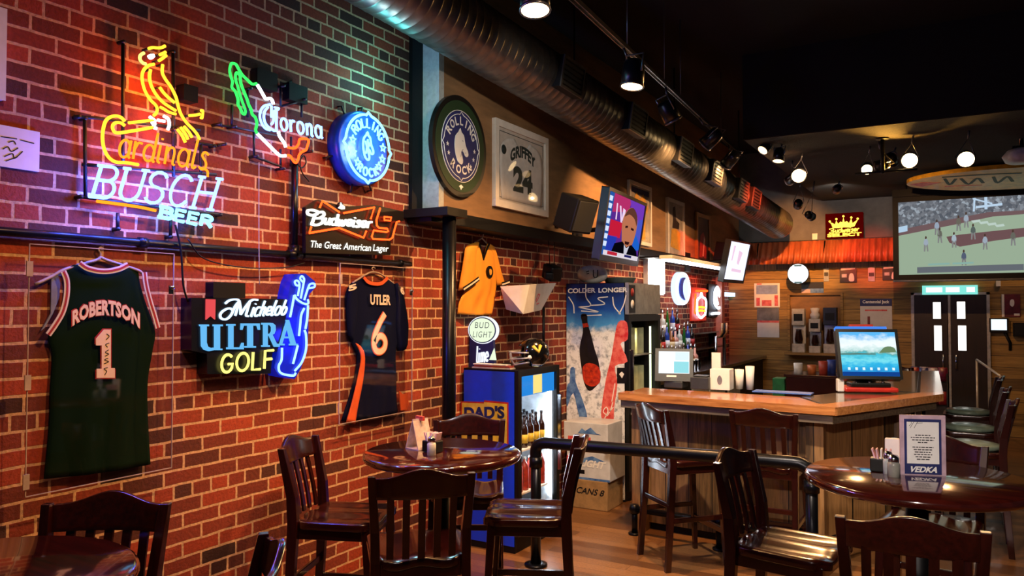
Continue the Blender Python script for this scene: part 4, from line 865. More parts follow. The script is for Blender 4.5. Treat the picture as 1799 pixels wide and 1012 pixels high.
# white angular bin on a pole
t = thing('plastic_bin', 'white angular plastic bin raised on a thin black pole above the helmet', 'bin', atx(955,622,.2))
top = [atx(880,503,.13), atx(930,500,.36), atx(976,497,.30), atx(955,502,.02)]; bot = [atx(890,544,.10), atx(919,552,.33), atx(950,545,.27), atx(930,548,.06)]
M['bin'] = mat('translucent_white_plastic', (206,206,204), .4, var=.06)
mb = MB(); vs = top+bot; mb.add(vs, [(0,1,5,4),(1,2,6,5),(2,3,7,6),(3,0,4,7),(7,6,5,4)]); o = build('shell', mb, M['bin'], t); sd = o.modifiers.new('wall','SOLIDIFY'); sd.thickness = .006
a = (top[1]+top[2]+bot[1]+bot[2])/4; e1 = (top[2]-top[1]).normalized(); e2 = (top[1]-bot[1]); e2 = (e2-e1*e2.dot(e1)).normalized(); fp = Plane(a, e1, e2)
M['pink'] = mat('pink_marker', (216,90,110), .6); mb = MB()
for ln in ([(-.04,-.02),(-.01,.03),(.02,.02)],[(-.03,-.03),(.01,.0),(.03,.03)],[(-.02,-.05),(.03,-.045)]): mb.ribbon(fp, smooth(ln,3), .008, .004, .006)
build('scribble', mb, M['pink'], t)
p0 = atx(955,545,.2); build('pole', MB().tube([(p0.x-.0,p0.y,1.345),(p0.x,p0.y,p0.z+.03)], .012, 10).lathe([(.05,0),(.05,.012)],16,(p0.x,p0.y,1.332)), M['black'], t)
# small black spotlight hanging on cords
c = atx(970,479,.20); t = thing('hanging_camera', 'small black box hanging on two cords above the white bin', 'hanging box', c-Vector((0,0,.08)))
build('housing', MB().box(c, (.12,.16,.13), 0, rot((.8,-.5,-.3))), M['black'], t, .015); build('hood', MB().box(c+Vector((.02,-.1,-.03)), (.07,.09,.06), 0, rot((.6,-.8,-.2))), M['black'], t, .01)
build('hanging_cord', MB().tube([c+Vector((0,-.04,.05)),(.19,c.y-.05,2.38)],.004,6), M['black'], t); build('hanging_cord', MB().tube([c+Vector((0,.04,.05)),(.19,c.y+.06,2.38)],.004,6), M['black'], t)
# blue glass-door cooler
X0,X1,Y0,Y1,ZT = .03,.51,4.86,5.52,1.33
t = thing('cooler', 'blue sided glass door bottle cooler standing beside the steel post', 'cooler', ((X0+X1)/2,(Y0+Y1)/2,0))
M['cool_blue'] = mat('cobalt_panel', (8,62,230), .4, var=.06, coat=.2); M['liner'] = mat('white_cooler_liner', (226,232,236), .5)
mb = MB().b2((X0,Y0+.004,.0),(X1-.03,Y0+.03,ZT)).b2((X0,Y1-.03,0),(X1-.03,Y1,ZT)).b2((X0,Y0+.03,0),(X0+.03,Y1-.03,ZT)).b2((X0+.03,Y0+.03,ZT-.03),(X1-.03,Y1-.03,ZT)).b2((X0+.03,Y0+.03,0),(X1-.03,Y1-.03,.2)); build('cabinet', mb, M['black'], t)
build('side_panel', MB().b2((X0+.005,Y0-.002,.05),(X1-.035,Y0+.004,ZT-.015)), M['cool_blue'], t)
build('liner', MB().b2((X0+.03,Y0+.03,.2),(X0+.035,Y1-.03,ZT-.03)).b2((X0+.035,Y0+.03,.2),(X1-.05,Y0+.034,ZT-.03)).b2((X0+.035,Y1-.034,.2),(X1-.05,Y1-.03,ZT-.03)), M['liner'], t)
CF = Plane((X1,0,0), (0,1,0), (0,0,1)); df = MB()
for q in ((Y0,.12,Y0+.05,ZT),(Y1-.05,.12,Y1,ZT),(Y0+.05,ZT-.05,Y1-.05,ZT),(Y0+.05,.12,Y1-.05,.22)): df.rect(CF,*q,-.028,.0)
d = build('door', df, M['black_gloss'], t, .004); build('door_glass', MB().rect(CF,Y0+.05,.22,Y1-.05,ZT-.05,-.016,-.012), M['glass'], d)
build('handle', MB().rect(CF,Y1-.04,.5,Y1-.02,1.1,0,.03), M['chrome'], d, .004)
M['lit_header'] = glow('lit_blue_header', (40,140,230), 1.0); M['lit_gold'] = glow('lit_gold_header', (255,226,130), 1.1)
build('header', MB().rect(CF,Y0+.055,ZT-.2,Y1-.055,ZT-.052,-.04,-.02), M['lit_header'], t); build('header_mark', MB().rect(CF,Y0+.26,ZT-.195,Y0+.4,ZT-.055,-.02,-.0185), M['lit_gold'], t)
SHZ = (.72,.40)
for z in SHZ: build('shelf', MB().b2((X0+.04,Y0+.035,z-.012),(X1-.06,Y1-.035,z)), M['white'], t)
M['lamp_cold'] = glow('cold_lamp_tube', (225,240,255), 20); point('cooler_light', (.40,5.42,.95), 2.2, (225,240,255), .02); point('cooler_light', (.40,5.1,1.05), 1.2, (225,240,255), .02); point('cooler_light', (.42,5.2,.62), .8, (225,240,255), .02); point('cooler_light', (.45,7.2,1.5), 2, (240,240,215), .02); build('lamp_tube', MB().tube([(X1-.065,Y1-.06,.3),(X1-.065,Y1-.06,ZT-.2)], .012, 8), M['lamp_cold'], t)
build('lamp_tube', MB().tube([(X0+.06,Y0+.06,ZT-.05),(X0+.06,Y1-.06,ZT-.05)], .012, 8), M['lamp_cold'], t)
SP = Plane((0,Y0-.002,0), (1,0,0), (0,0,1)); (a0,b1),(a1,b0) = SP.px(812,706,0), SP.px(891,800,0)
M['logo_red'] = mat('red_logo_border', (190,40,30), .5); M['logo_yellow'] = mat('yellow_logo_plate', (238,200,70), .5)
build('logo_border', MB().poly(SP, [(a0-.012,b0-.012),(a1+.012,b0-.012),(a1+.012,b1+.02),(ca_:=(a0+a1)/2,b1+.024),(ca_,b1+.012),(a0-.012,b1+.004)], 0, .002), M['logo_red'], t)
build('logo_plate', MB().poly(SP, [(a0,b0),(a1,b0),(a1,b1+.008),((a0+a1)/2,b1+.01),((a0+a1)/2,b1),(a0,b1-.006)], .002, .0035), M['logo_yellow'], t)
build('logo_letters', letter(MB(), SP, "DAD'S", (a0+.02,b1-.13), (a1-.02,b1-.10), (a0+.02,b1-.035), .0045, off=.05), M['sign_navy'], t)
# bottles
def bottle_proto(name, label, cat, group, h, r, glass, lab, capm, neck=.32, labz=(.2,.5)):
    t = thing(name, label, cat, (0,0,0), group); nr = r*.36; z = lambda f: h*f
    build('body', MB().lathe([(0,0),(r*.92,0),(r,z(.02)),(r,z(.56)),(r*.86,z(.63)),(nr*1.15,z(.72)),(nr,z(.78)),(nr*.9,z(.95)),(0,z(.95))], 16), glass, t, local=True)
    build('label', MB().lathe([(r*1.015,z(labz[0])),(r*1.015,z(labz[1]))], 16), lab, t, local=True)
    build('cap', MB().lathe([(nr*1.1,z(.93)),(nr*1.12,h),(0,h)], 12), capm, t, local=True); return t
M['brown_glass'] = mat('brown_bottle_glass', (44,20,10), .12, coat=.6); M['yellow_label'] = mat('yellow_label', (226,190,50), .5); M['dk_cap'] = mat('dark_cap', (30,30,34), .4)
bp = bottle_proto('root_beer_bottle', 'brown bottle with a yellow label on the upper cooler shelf', 'bottle', 'brown bottles in the blue cooler', .25, .031, M['brown_glass'], M['yellow_label'], M['dk_cap'], labz=(.14,.4))
k = 0
for xx in (.40,.32,.24):
    for i in range(6):
        y = Y0+.09+.094*i
        if k == 0: bp.location = (xx,y,SHZ[0])
        else: dup(bp, (xx,y,SHZ[0]))
        k += 1
M['red_bag'] = mat('red_snack_pack', (170,50,34), .4, ns=20, var=.5); first = None
for i in range(6):
    y = Y0+.1+.09*i
    if first is None:
        first = thing('soda_bottle', 'red wrapped soda bottle on the lower cooler shelf', 'bottle', (.40,y,SHZ[1]), 'red bottles in the blue cooler')
        build('body', MB().lathe([(0,0),(.034,0),(.036,.02),(.036,.16),(.03,.19),(.013,.215),(.013,.235),(0,.235)],16), M['red_bag'], first, local=True); build('cap', MB().lathe([(.015,.232),(.015,.25),(0,.25)],12), M['white'], first, local=True)
    else: dup(first, (.40,y,SHZ[1]))
# lit oval sign on the cooler
fy = 4.97; FP = Plane((0,fy,0), (1,0,0), (0,0,1)); cc = FP.px(848,580,0); rx = min(cc[0]-.006, .175); rz_ = rx*.80
t = thing('lit_sign', 'glowing oval lime beer sign standing on the blue cooler', 'beer sign', (cc[0],fy,ZT)); el = lambda k,n=40: [(cc[0]+rx*k*math.cos(2*math.pi*i/n), cc[1]+rz_*k*math.sin(2*math.pi*i/n)) for i in range(n)]
M['lit_pale'] = glow('lit_pale_green', (232,248,214), 1.1); M['lit_w2'] = glow('lit_white', (236,240,250), 1.2)
build('base', MB().poly(FP, [(cc[0]-rx*1.0,ZT+.001),(cc[0]+rx*.85,ZT+.001),(cc[0]+rx*.7,cc[1]-rz_*.3),(cc[0]-rx*.95,cc[1]-rz_*.2)], -.03, .0), M['sign_navy'], t, .004)
build('outer_ring', MB().poly(FP, el(1.04), -.03, .004), M['lit_w2'], t); build('ring', MB().poly(FP, el(.97), .004, .008), M['sign_navy'], t); build('face', MB().poly(FP, el(.90), .008, .012), M['lit_pale'], t)
M['lit_ltr'] = mat('blue_grey_letters', (70,92,120), .5)
build('letters', letter(letter(MB(), FP, 'BUD', (cc[0]-rx*.5,cc[1]+.015), (cc[0]+rx*.5,cc[1]+.015), (cc[0]-rx*.45,cc[1]+rz_*.6), .013, off=-.005, spacing=1.2), FP, 'LIGHT', (cc[0]-rx*.66,cc[1]-rz_*.55), (cc[0]+rx*.66,cc[1]-rz_*.55), (cc[0]-rx*.6,cc[1]-.01), .013, off=-.005, spacing=1.2), M['lit_ltr'], t)
mb = MB()
for ln in strokes('lime' if False else 'lime', (cc[0]-rx*.42,ZT+.035), (cc[0]+rx*.42,ZT+.045), (cc[0]-rx*.4,ZT+.16), .1): mb.ribbon(FP, smooth(ln,3), .012, .002, .006)
build('script', mb, M['lit_w2'], t); build('wedge', MB().poly(FP, [(cc[0]+rx*.5,ZT+.06),(cc[0]+rx*1.0,ZT+.06),(cc[0]+rx*.85,ZT+.15)], .002, .008), M['lit_pale'], t)
# helmet
c = atd(936,612,5.75); c.z = ZT+.118; f = Vector((-.80,-.60,0)); side = Vector((0,0,1)).cross(f); t = thing('football_helmet', 'black football helmet with a yellow mark resting on the blue cooler', 'helmet', (c.x,c.y,ZT))
M['helmet'] = mat('black_helmet_shell', (14,14,16), .15, coat=.6)
P = lambda a,b,r=1: c+f*(.125*r*math.cos(b)*math.cos(a))+side*(.105*r*math.cos(b)*math.sin(a))+Vector((0,0,.112*r*math.sin(b)))
vs, fs = [], []; na, nb = 36, 18
for jb in range(nb+1):
    for ia in range(na): vs.append(P(2*math.pi*ia/na, -math.pi/2*.72+(math.pi/2*1.72)*jb/nb))
for jb in range(nb):
    for ia in range(na):
        a = (ia+.5)/na*360; a = a-360 if a > 180 else a; b = math.degrees(-math.pi/2*.72+(math.pi/2*1.72)*(jb+.5)/nb)
        if abs(a) < 52 and b < 28: continue
        if abs(a) < 75 and b < -30: continue
        i2 = (ia+1) % na; fs.append((jb*na+ia, jb*na+i2, (jb+1)*na+i2, (jb+1)*na+ia))
sh = MB().add(vs, fs, 0, True); o = build('shell', sh, M['helmet'], t); sd = o.modifiers.new('wall','SOLIDIFY'); sd.thickness = .008
M['mask'] = mat('silver_face_mask', (190,190,195), .3, metal=.5); mb = MB()
for b in (.05,-.28,-.58): mb.tube([P(a, b, 1.0+.42*math.cos(a)**2) for a in [(-70+i*14)*math.pi/180 for i in range(11)]], .007, 6)
for a in (-.25,.25): mb.tube([P(a,b,1.0+.42*math.cos(a)**2) for b in (.05,-.1,-.28,-.45,-.58)], .006, 6)
build('face_mask', mb, M['mask'], t)
for sg_ in (-1,1):
    mb = MB(); L1 = [P(sg_*2.0+.0, .55, 1.03), P(sg_*1.8,.1,1.03), P(sg_*1.45,.5,1.03)]; mb.tube(L1, .014, 6); build('side_mark', mb, M['logo_yellow'], t)
    build('ear_hole', MB().lathe([(.016,0),(.016,.006)],14,P(sg_*1.25,-.25,.98),axis=side*sg_), M['white'], t)
build('pad', MB().tube([P(a,-.85,.86) for a in [(80+i*20)*math.pi/180 for i in range(11)]], .018, 8), M['cream'], t)
# flat boxes and papers under the helmet's mask
for i,(x0,x1,z0,z1,col,lab) in enumerate(((.10,.44,0,.012,(206,190,176),'flat pale box lying on the blue cooler, lowest of the stack'),(.12,.43,.0125,.026,(150,60,50),'flat red edged box on the blue cooler, middle of the stack'),(.11,.40,.0265,.036,(226,226,224),'white leaflet pile on top of the flat boxes on the cooler'))):
    solo('flat_box', lab, 'flat box', MB().b2((x0,4.868,ZT+z0),(x1,4.94,ZT+z1)), mat('printed_card',col,.5), 'flat boxes on the cooler', .002)
# tall printed cooler
X1,Y0,Y1,ZT = .65,6.66,7.52,2.02
t = thing('cooler', 'tall cooler with a blue and icy white printed side behind the beer cases', 'cooler', (X1/2,(Y0+Y1)/2,0))
mb = MB().b2((.01,Y0+.004,0),(X1-.04,Y0+.03,ZT)).b2((.01,Y1-.03,0),(X1-.04,Y1,ZT)).b2((.01,Y0+.03,0),(.04,Y1-.03,ZT)).b2((.04,Y0+.03,ZT-.04),(X1-.04,Y1-.03,ZT)).b2((.04,Y0+.03,0),(X1-.04,Y1-.03,.15)); build('cabinet', mb, M['black'], t)
m, nt, out = _nt('ice_print'); v = _obj(nt); sp = nt.nodes.new('ShaderNodeSeparateXYZ'); nt.links.new(v, sp.inputs[0]); n = _noise(nt, v, 9, 6, .7)
md = nt.nodes.new('ShaderNodeMath'); md.operation = 'MULTIPLY_ADD'; md.inputs[1].default_value = .16; nt.links.new(n.outputs[0], md.inputs[0]); nt.links.new(sp.outputs[2], md.inputs[2])
mp = nt.nodes.new('ShaderNodeMapRange'); mp.inputs[1].default_value = 1.56; mp.inputs[2].default_value = 2.05; nt.links.new(md.outputs[0], mp.inputs[0])
ice = _ramp(nt, _noise(nt, v, 16, 8, .75).outputs[0], [(.36,(120,128,140)),(.52,(226,228,232))]); sky = _ramp(nt, mp.outputs[0], [(.25,(70,150,215)),(.6,(24,72,160)),(.95,(10,32,92))])
fa = nt.nodes.new('ShaderNodeMapRange'); fa.inputs[1].default_value = .16; fa.inputs[2].default_value = .30; nt.links.new(mp.outputs[0], fa.inputs[0])
mx = nt.nodes.new('ShaderNodeMix'); mx.data_type = 'RGBA'; nt.links.new(fa.outputs[0], mx.inputs[0]); nt.links.new(ice, mx.inputs[6]); nt.links.new(sky, mx.inputs[7])
p = nt.nodes.new('ShaderNodeBsdfPrincipled'); p.inputs['Roughness'].default_value = .35; nt.links.new(mx.outputs[2], p.inputs['Base Color']); nt.links.new(p.outputs[0], out.inputs[0]); M['ice'] = m
pn = build('side_panel', MB().b2((.012,Y0,.02),(X1-.045,Y0+.004,ZT-.005)), M['ice'], t)
SP = Plane((0,Y0,0), (1,0,0), (0,0,1)); tz = Tr(SP, 985, 480, 3.615, .002)
def pr(name, P, m, sm=True, h=.002): build(name, MB().poly(SP, smooth(tz(*P),3,True) if sm else tz(*P), h-.0015, h), m, pn)
M['print_black'] = mat('black_print', (24,22,26), .35, ns=20, var=.4); M['print_red'] = mat('red_print', (190,36,40), .4, ns=18, var=.4, c2=(226,120,110)); M['print_blue'] = mat('blue_print', (28,70,140), .4, ns=16, var=.4, c2=(110,150,200)); M['print_orange'] = mat('orange_red_print', (206,60,30), .4, ns=30, var=.5, c2=(120,24,20))
pr('bottle_print', [(128,265),(165,262),(172,320),(195,400),(215,480),(240,560),(250,640),(240,700),(185,748),(150,700),(132,600),(120,480),(140,380),(138,320)], M['print_black'])
pr('label_print', [(140,600),(180,570),(245,600),(250,690),(200,720),(150,690)], M['print_orange'], True, .0035); pr('neck_print', [(138,320),(172,316),(180,340),(145,346)], M['print_orange'], False, .0035)
pr('can_print', [(365,312),(420,312),(425,420),(380,450),(425,560),(345,590),(360,700),(340,850),(330,960),(265,930),(260,850),(290,660),(320,540),(340,420)], M['print_red'])
pr('can_print', [(62,605),(90,605),(95,690),(130,780),(165,890),(160,935),(120,920),(80,760),(40,850),(40,720),(58,690)], M['print_blue']); 
mb = MB()
for ln in ([(50,150),(80,200),(85,255)],[(160,70),(160,150),(190,205),(110,215)],[(110,215),(240,245),(130,240)],[(190,205),(280,195),(235,160),(300,150)],[(330,150),(340,210),(380,260)],[(415,140),(400,200),(370,260)],[(130,270),(260,265)]): mb.ribbon(SP, smooth(tz(*ln),5), .010, .0005, .002)
build('smoke_print', mb, M['paper'], pn)
mb = MB()
for ln in ([(275,930),(300,880),(290,850),(270,880),(300,905)],[(300,900),(320,860),(330,820)],[(325,815),(335,760),(345,700)],[(310,880),(335,850)]): mb.ribbon(SP, smooth(tz(*ln),4), .008, .002, .0035)
build('script_print', mb, M['paper'], pn)
build('lettering', letter(MB(), SP, 'COLDER', *tz((46,128),(222,124),(46,97)), .0025, off=.03), M['paper'], pn); build('lettering', letter(MB(), SP, 'LONGER', *tz((240,124),(424,120),(240,94)), .0025, off=.03), M['paper'], pn)
mb = MB(); pr('tag_print', [(358,600),(418,600),(418,700),(358,700)], M['print_black'], False, .004); pr('tag_mark', [(372,640),(388,625),(404,640),(390,668)], M['cream'], False, .005)
CF = Plane((X1,0,0), (0,1,0), (0,0,1)); df = MB()
for q in ((Y0,.1,Y0+.06,1.72),(Y1-.06,.1,Y1,1.72),(Y0+.06,1.66,Y1-.06,1.72),(Y0+.06,.1,Y1-.06,.2)): df.rect(CF,*q,-.035,0)
d = build('door', df, M['black_gloss'], t, .004); build('door_glass', MB().rect(CF,Y0+.06,.2,Y1-.06,1.66,-.02,-.016), M['glass'], d); build('handle', MB().rect(CF,Y0+.02,.8,Y0+.045,1.4,0,.03), M['chrome'], d, .004)
M['silver'] = mat('brushed_silver', (160,164,166), .35, metal=.5); build('header', MB().rect(CF,Y0,1.725,Y1,ZT,-.035,0), M['silver'], t, .003); build('header_mark', MB().rect(CF,Y0+.01,1.74,Y0+.16,2.0,0,.003), M['print_black'], t)
build('header_dot', MB().lathe([(.04,0),(.04,.003)],16,CF.pt(Y0+.085,1.93,.003),axis=(1,0,0)), M['red_print'], t); build('header_dot', MB().lathe([(.04,0),(.04,.003)],16,CF.pt(Y0+.085,1.82,.003),axis=(1,0,0)), M['cream'], t)
for z in (.55,.95,1.33): build('shelf', MB().b2((.05,Y0+.04,z-.01),(X1-.07,Y1-.04,z)), M['silver'], t)
build('lamp_tube', MB().tube([(X1-.08,Y1-.08,.3),(X1-.08,Y1-.08,1.6)],.01,8), glow('dim_lamp_tube',(230,240,200),3), t)
k = 0
for z,c,n,lab in ((1.33,(206,200,150),3,'pale carton on the top shelf of the tall cooler'),(.95,(190,190,140),3,'pale carton on the middle shelf of the tall cooler'),(.55,(30,60,140),3,'blue carton on the low shelf of the tall cooler')):
    mm = mat('carton_card', c, .5); f0 = None
    for i in range(n):
        y = Y0+.16+.24*i
        if f0 is None: f0 = solo('carton', lab, 'carton', MB().b2((.30,y-.09,z+.001),(.52,y+.09,z+.26)), mm, 'cartons in the tall cooler at height %.1f' % z, .004); f0['group'] = lab.replace('carton','cartons')
        else: dup(f0, (f0.location.x, y, z+.001))
# on top of the tall cooler
t = thing('football', 'white football lying on the tall cooler', 'football', (.23,6.78,ZT)); c = Vector((.23,6.78,ZT+.088)); ax = Vector((.84,.54,0)).normalized()
build('ball', MB().lathe([(.088*math.cos(a)**.8 if abs(a) < 1.56 else 0, .145*math.sin(a)) for a in [(-90+i*10)*math.pi/180 for i in range(19)]], 20, c, axis=ax), mat('white_leather',(226,220,212),.5), t)
vd = (CAM-c); vd.z = 0; vd = vd.normalized(); bp_ = Plane(c+vd*.089, Vector((0,0,1)).cross(vd), (0,0,1)); mb = MB()
for ln in ([(.01,.04),(.012,-.02),(.03,-.035),(.048,-.02),(.05,.04)],[(-.06,.02),(-.03,.03)],[(-.055,0),(-.03,.008)]): mb.ribbon(bp_, smooth(ln,3), .009, -.006, .002)
build('marking', mb, M['ink'], t)
solo('storage_tub', 'low grey green tub on the tall cooler under the television', 'tub', MB().lathe([(.13,0),(.16,.06),(.165,.065),(.15,.065),(.12,.01),(0,.01)],28,(.36,7.15,ZT+.001)), mat('grey_green_plastic',(120,130,120),.5))
# beer cases stacked on the floor
def beer_case(label, x0, x1, y0, y1, z0, z1, mtop, front):
    t = thing('beer_case', label, 'carton', ((x0+x1)/2,(y0+y1)/2,z0), 'cartons stacked by the coolers'); build('carton', MB().b2((x0,y0,z0),(x1,y1,z1)), mtop, t, .006); pl = Plane((x0,y0,z0),(1,0,0),(0,0,1)); w, h = x1-x0, z1-z0
    front(t, pl, w, h); return t
M['case_silver'] = mat('silver_printed_carton', (206,208,212), .4, ns=8, var=.12); M['tan_card'] = mat('tan_carton', (160,124,78), .8)
def f1(t, pl, w, h):
    build('print', MB().poly(pl, [(.26*w+.03,.62*h),(.42*w,.8*h),(.5*w,.72*h),(.62*w,.85*h),(.75*w,.66*h),(.85*w,.62*h)], .0005, .002), M['print_blue'], t); build('print', MB().rect(pl,.1*w,.22*h,.62*w,.5*h,.0005,.002), M['print_red'], t)
    build('print', MB().rect(pl,0,.0,w,.1*h,.0005,.002), M['print_blue'], t); build('print', MB().ribbon(pl, smooth([(.14*w,.3*h),(.25*w,.42*h),(.35*w,.32*h),(.45*w,.42*h),(.58*w,.34*h)],4), .012, .002,.003), M['paper'], t)
def f2(t, pl, w, h):
    build('print', MB().poly(pl, [(0,.5*h),(.3*w,.72*h),(.6*w,.86*h),(.9*w,.7*h),(.9*w,.66*h),(.5*w,.66*h),(0,.42*h)], .0005, .002), M['print_blue'], t); build('print', MB().poly(pl, [(0,.5*h),(.28*w,.62*h),(.28*w,.82*h),(0,.8*h)], .002, .003), M['print_red'], t)
    build('lettering', letter(MB(), pl, 'LIGHT', (.3*w,.46*h),(.86*w,.44*h),(.36*w,.72*h), .0035, off=.04), M['paper'], t); build('print', MB().rect(pl,.05*w,.2*h,.42*w,.34*h,.0005,.002), M['print_black'], t); build('print', MB().rect(pl,0,.0,w,.08*h,.0005,.002), M['print_blue'], t)
def f3(t, pl, w, h): build('lettering', letter(MB(), pl, 'CANS 8', (.25*w,.52*h),(.9*w,.5*h),(.3*w,.74*h), .002, off=.02), M['ink'], t)
beer_case('silver beer case with red and blue print, topmost of its stack', .17, .60, 6.28, 6.62, .505, .76, M['case_silver'], f1)
beer_case('silver beer case lettered LIGHT in the middle of the stack', .20, .62, 6.28, 6.63, .255, .504, M['case_silver'], f2)
beer_case('plain brown carton at the bottom of the beer case stack', .19, .60, 6.27, 6.63, .0, .254, M['tan_card'], f3)
# ---------------------------------------------------------------- bar counter
ZB = 1.12
O = [Vector(p) for p in ((.96,5.64),(2.57,5.53),(3.17,6.83),(3.08,9.3))]; I = [Vector(p) for p in ((.96,6.22),(2.22,6.15),(2.58,6.95),(2.5,9.3))]
FL = Plane((0,0,0),(1,0,0),(0,1,0))      # lying plane, normal up
t = thing('bar_counter', 'wooden bar counter with a pale plank top and rustic board front', 'bar', (2.0,6.4,0))
def off2(P, d):  # move the outer line inwards
    out = []
    for i, p in enumerate(P):
        a = (P[i]-P[i-1]).normalized() if i else (P[1]-P[0]).normalized(); b = (P[i+1]-P[i]).normalized() if i < len(P)-1 else a
        n = (Vector((-a.y,a.x))+Vector((-b.y,b.x))); n = n.normalized(); c = n.dot(Vector((-a.y,a.x))); out.append(p+n*(d/c))
    return out
E2 = off2(O, .16); Fr = off2(O, .32)
for i in range(3):
    build('top_rail', MB().poly(FL, [tuple(O[i]),tuple(O[i+1]),tuple(E2[i+1]),tuple(E2[i])], ZB-.055, ZB), M['bar_top'], t, .012)
    build('apron_board', MB().poly(FL, [tuple(off2(O,.05)[i]),tuple(off2(O,.05)[i+1]),tuple(E2[i+1]),tuple(E2[i])], ZB-.12, ZB-.055), M['bar_edge'], t, .004)
    build('front_panel', MB().poly(FL, [tuple(Fr[i]),tuple(Fr[i+1]),tuple(off2(O,.36)[i+1]),tuple(off2(O,.36)[i])], .06, ZB-.055), M['bar_front'], t)
    build('inner_edge', MB().poly(FL, [tuple(E2[i]),tuple(E2[i+1]),tuple(I[i+1]),tuple(I[i])], ZB-.05, ZB-.012), M['bar_top'] if i == 0 else M['dark_wood'], t, .003)
    if i: 
        p,q,r,s_ = E2[i],E2[i+1],I[i+1],I[i]; f = lambda a,b: tuple((p*(1-a)+q*a)*(1-b)+(s_*(1-a)+r*a)*b)
        M['slate'] = mat('grey_glossy_inlay', (96,92,80), .12, coat=.5); build('inlay', MB().poly(FL, [f(.02,.06),f(.98,.06),f(.98,.92),f(.02,.92)], ZB-.011, ZB-.006), M['slate'], t)
for i,p in enumerate(off2(O,.29)[:3]): build('corner_post', MB().b2((p.x-.06+(.06 if i==0 else 0),p.y-.05,.0),(p.x+.06+(.06 if i==0 else 0),p.y+.07,ZB-.055)), M['bar_front'], t, .004)
build('end_panel', MB().b2((.97,5.98,.0),(1.01,6.2,ZB-.055)), M['bar_front'], t)
kick = MB()
for i in range(3): kick.poly(FL, [tuple(off2(O,.35)[i]),tuple(off2(O,.35)[i+1]),tuple(off2(O,.38)[i+1]),tuple(off2(O,.38)[i])], 0, .06)
build('kick_board', kick, M['black'], t)
fr = MB(); a = off2(O,.12); z = .2
fr.tube([(a[0].x+.05,a[0].y,z)]+[(p.x,p.y,z) for p in a[1:3]], .026, 10)
for p in (Vector((1.05,a[0].y)), (a[0]+a[1])/2, a[1]-Vector((.1,0))): fr.tube([(p.x,p.y,0),(p.x,p.y,z)], .024, 10); fr.lathe([(.05,0),(.05,.015)],14,(p.x,p.y,0)); fr.lathe([(.035,-.035),(.038,0),(.035,.035)],12,(p.x,p.y,z))
solo('foot_rail', 'black pipe foot rail running along the bottom of the bar front', 'foot rail', fr, M['steel'])
# pipe railing
rl = [(.73,4.72),(2.51,4.90)]; z = .85; r = MB().tube(smooth([(.73,4.72,.70),(.73,4.72,.80),(.76,4.723,.838),(.80,4.727,z)],4)+[(2.40,4.889,z)]+smooth([(2.44,4.893,z-.002),(2.49,4.898,z-.03),(2.51,4.9,z-.08)],4), .040, 14)
t = thing('pipe_railing', 'black pipe railing between the dining floor and the bar', 'railing', (1.6,4.8,0)); build('top_pipe', r, M['steel'], t)
for x,y in rl: build('post', MB().tube([(x,y,0),(x,y,.78)], .036, 14).lathe([(.08,0),(.08,.015),(.045,.02)],18,(x,y,0)).lathe([(.046,.68),(.046,.75)],16,(x,y,0)), M['steel'], t)
# ---------------------------------------------------------------- on the bar
c = atz(1176,684,ZB); t = thing('cash_register_screen', 'grey touch screen till standing on the bar with a pale lit display', 'till', (c.x,c.y+.1,ZB))
a = Vector((.93,.10+.16,0)).normalized(); n = a.cross(Vector((0,0,1))); b = (Vector((0,0,1))*.96-n*-.26*-1).normalized(); pl = Plane((c.x,c.y+.12,ZB+.19), a, b)
build('screen_housing', MB().rect(pl,-.155,-.135,.155,.14,-.05,0), M['grey_plastic'], t, .015)
s_ = build('display', MB().rect(pl,-.125,-.07,.125,.115,0,.002), GL('till_white',(236,244,250),1.3), t); build('display_pane', MB().rect(pl,.0,-.065,.12,.03,.002,.003), GL('till_cyan',(150,220,228),1.1), s_); build('display_pane', MB().rect(pl,.01,.04,.12,.11,.002,.003), GL('till_pale',(214,232,240),1.2), s_)
build('badge', MB().rect(pl,-.06,-.1,.02,-.085,0,.003), M['white'], t); build('foot', MB().box((c.x,c.y+.17,ZB+.03),(.16,.16,.058)), M['grey_plastic'], t, .01); build('neck', MB().box((c.x,c.y+.18,ZB+.09),(.08,.06,.12)), M['grey_plastic'], t, .006)
c = atz(1226,685,ZB); solo('receipt_printer', 'squat dark grey receipt printer on the bar beside the till', 'printer', MB().box((c.x+.008,c.y+.1,ZB+.051),(.15,.17,.10)).box((c.x+.008,c.y+.09,ZB+.107),(.12,.1,.012)), M['grey_plastic'], bevel=.01)
c = atz(1263,686,ZB); t = thing('napkin_box', 'white square napkin box on the bar between the printer and blue mat', 'box', (c.x,c.y+.08,ZB)); build('carton', MB().box((c.x,c.y+.09,ZB+.085),(.16,.13,.168)), M['paper'], t, .004)
pl = Plane((c.x,c.y+.024,ZB),(1,0,0),(0,0,1)); build('print', MB().poly(pl, smooth([(-.02,.09),(0,.12),(.02,.09),(.012,.05),(-.012,.05)],3,True), .0005,.002), M['silver'], t)
for i,(dx,h,lab) in enumerate(((-.085,.29,'tall white menu card standing behind the napkin box'),(.115,.16,'short white cup at the side of the napkin box'),(.20,.19,'tall white cup at the end of the napkin row'))):
    if i == 0: solo('menu_card', lab, 'card', MB().box((c.x+dx,c.y+.24,ZB+h/2),(.075,.02,h)), M['paper'])
    else: solo('paper_cup', lab, 'cup', MB().lathe([(0,0),(.028,0),(.036,h),(.033,h),(.026,.006),(0,.006)],18,(c.x+dx,c.y+.2,ZB)), M['paper'], 'cups on the bar')
a,b = atz(1322,689,ZB), atz(1438,692,ZB); solo('bar_mat', 'long blue rubber mat lying along the inner edge of the bar', 'bar mat', MB().b2((a.x,a.y-.02,ZB+.001),(b.x-.03,a.y+.12,ZB+.012)), mat('blue_rubber',(60,104,190),.5,ns=60), bevel=.003)
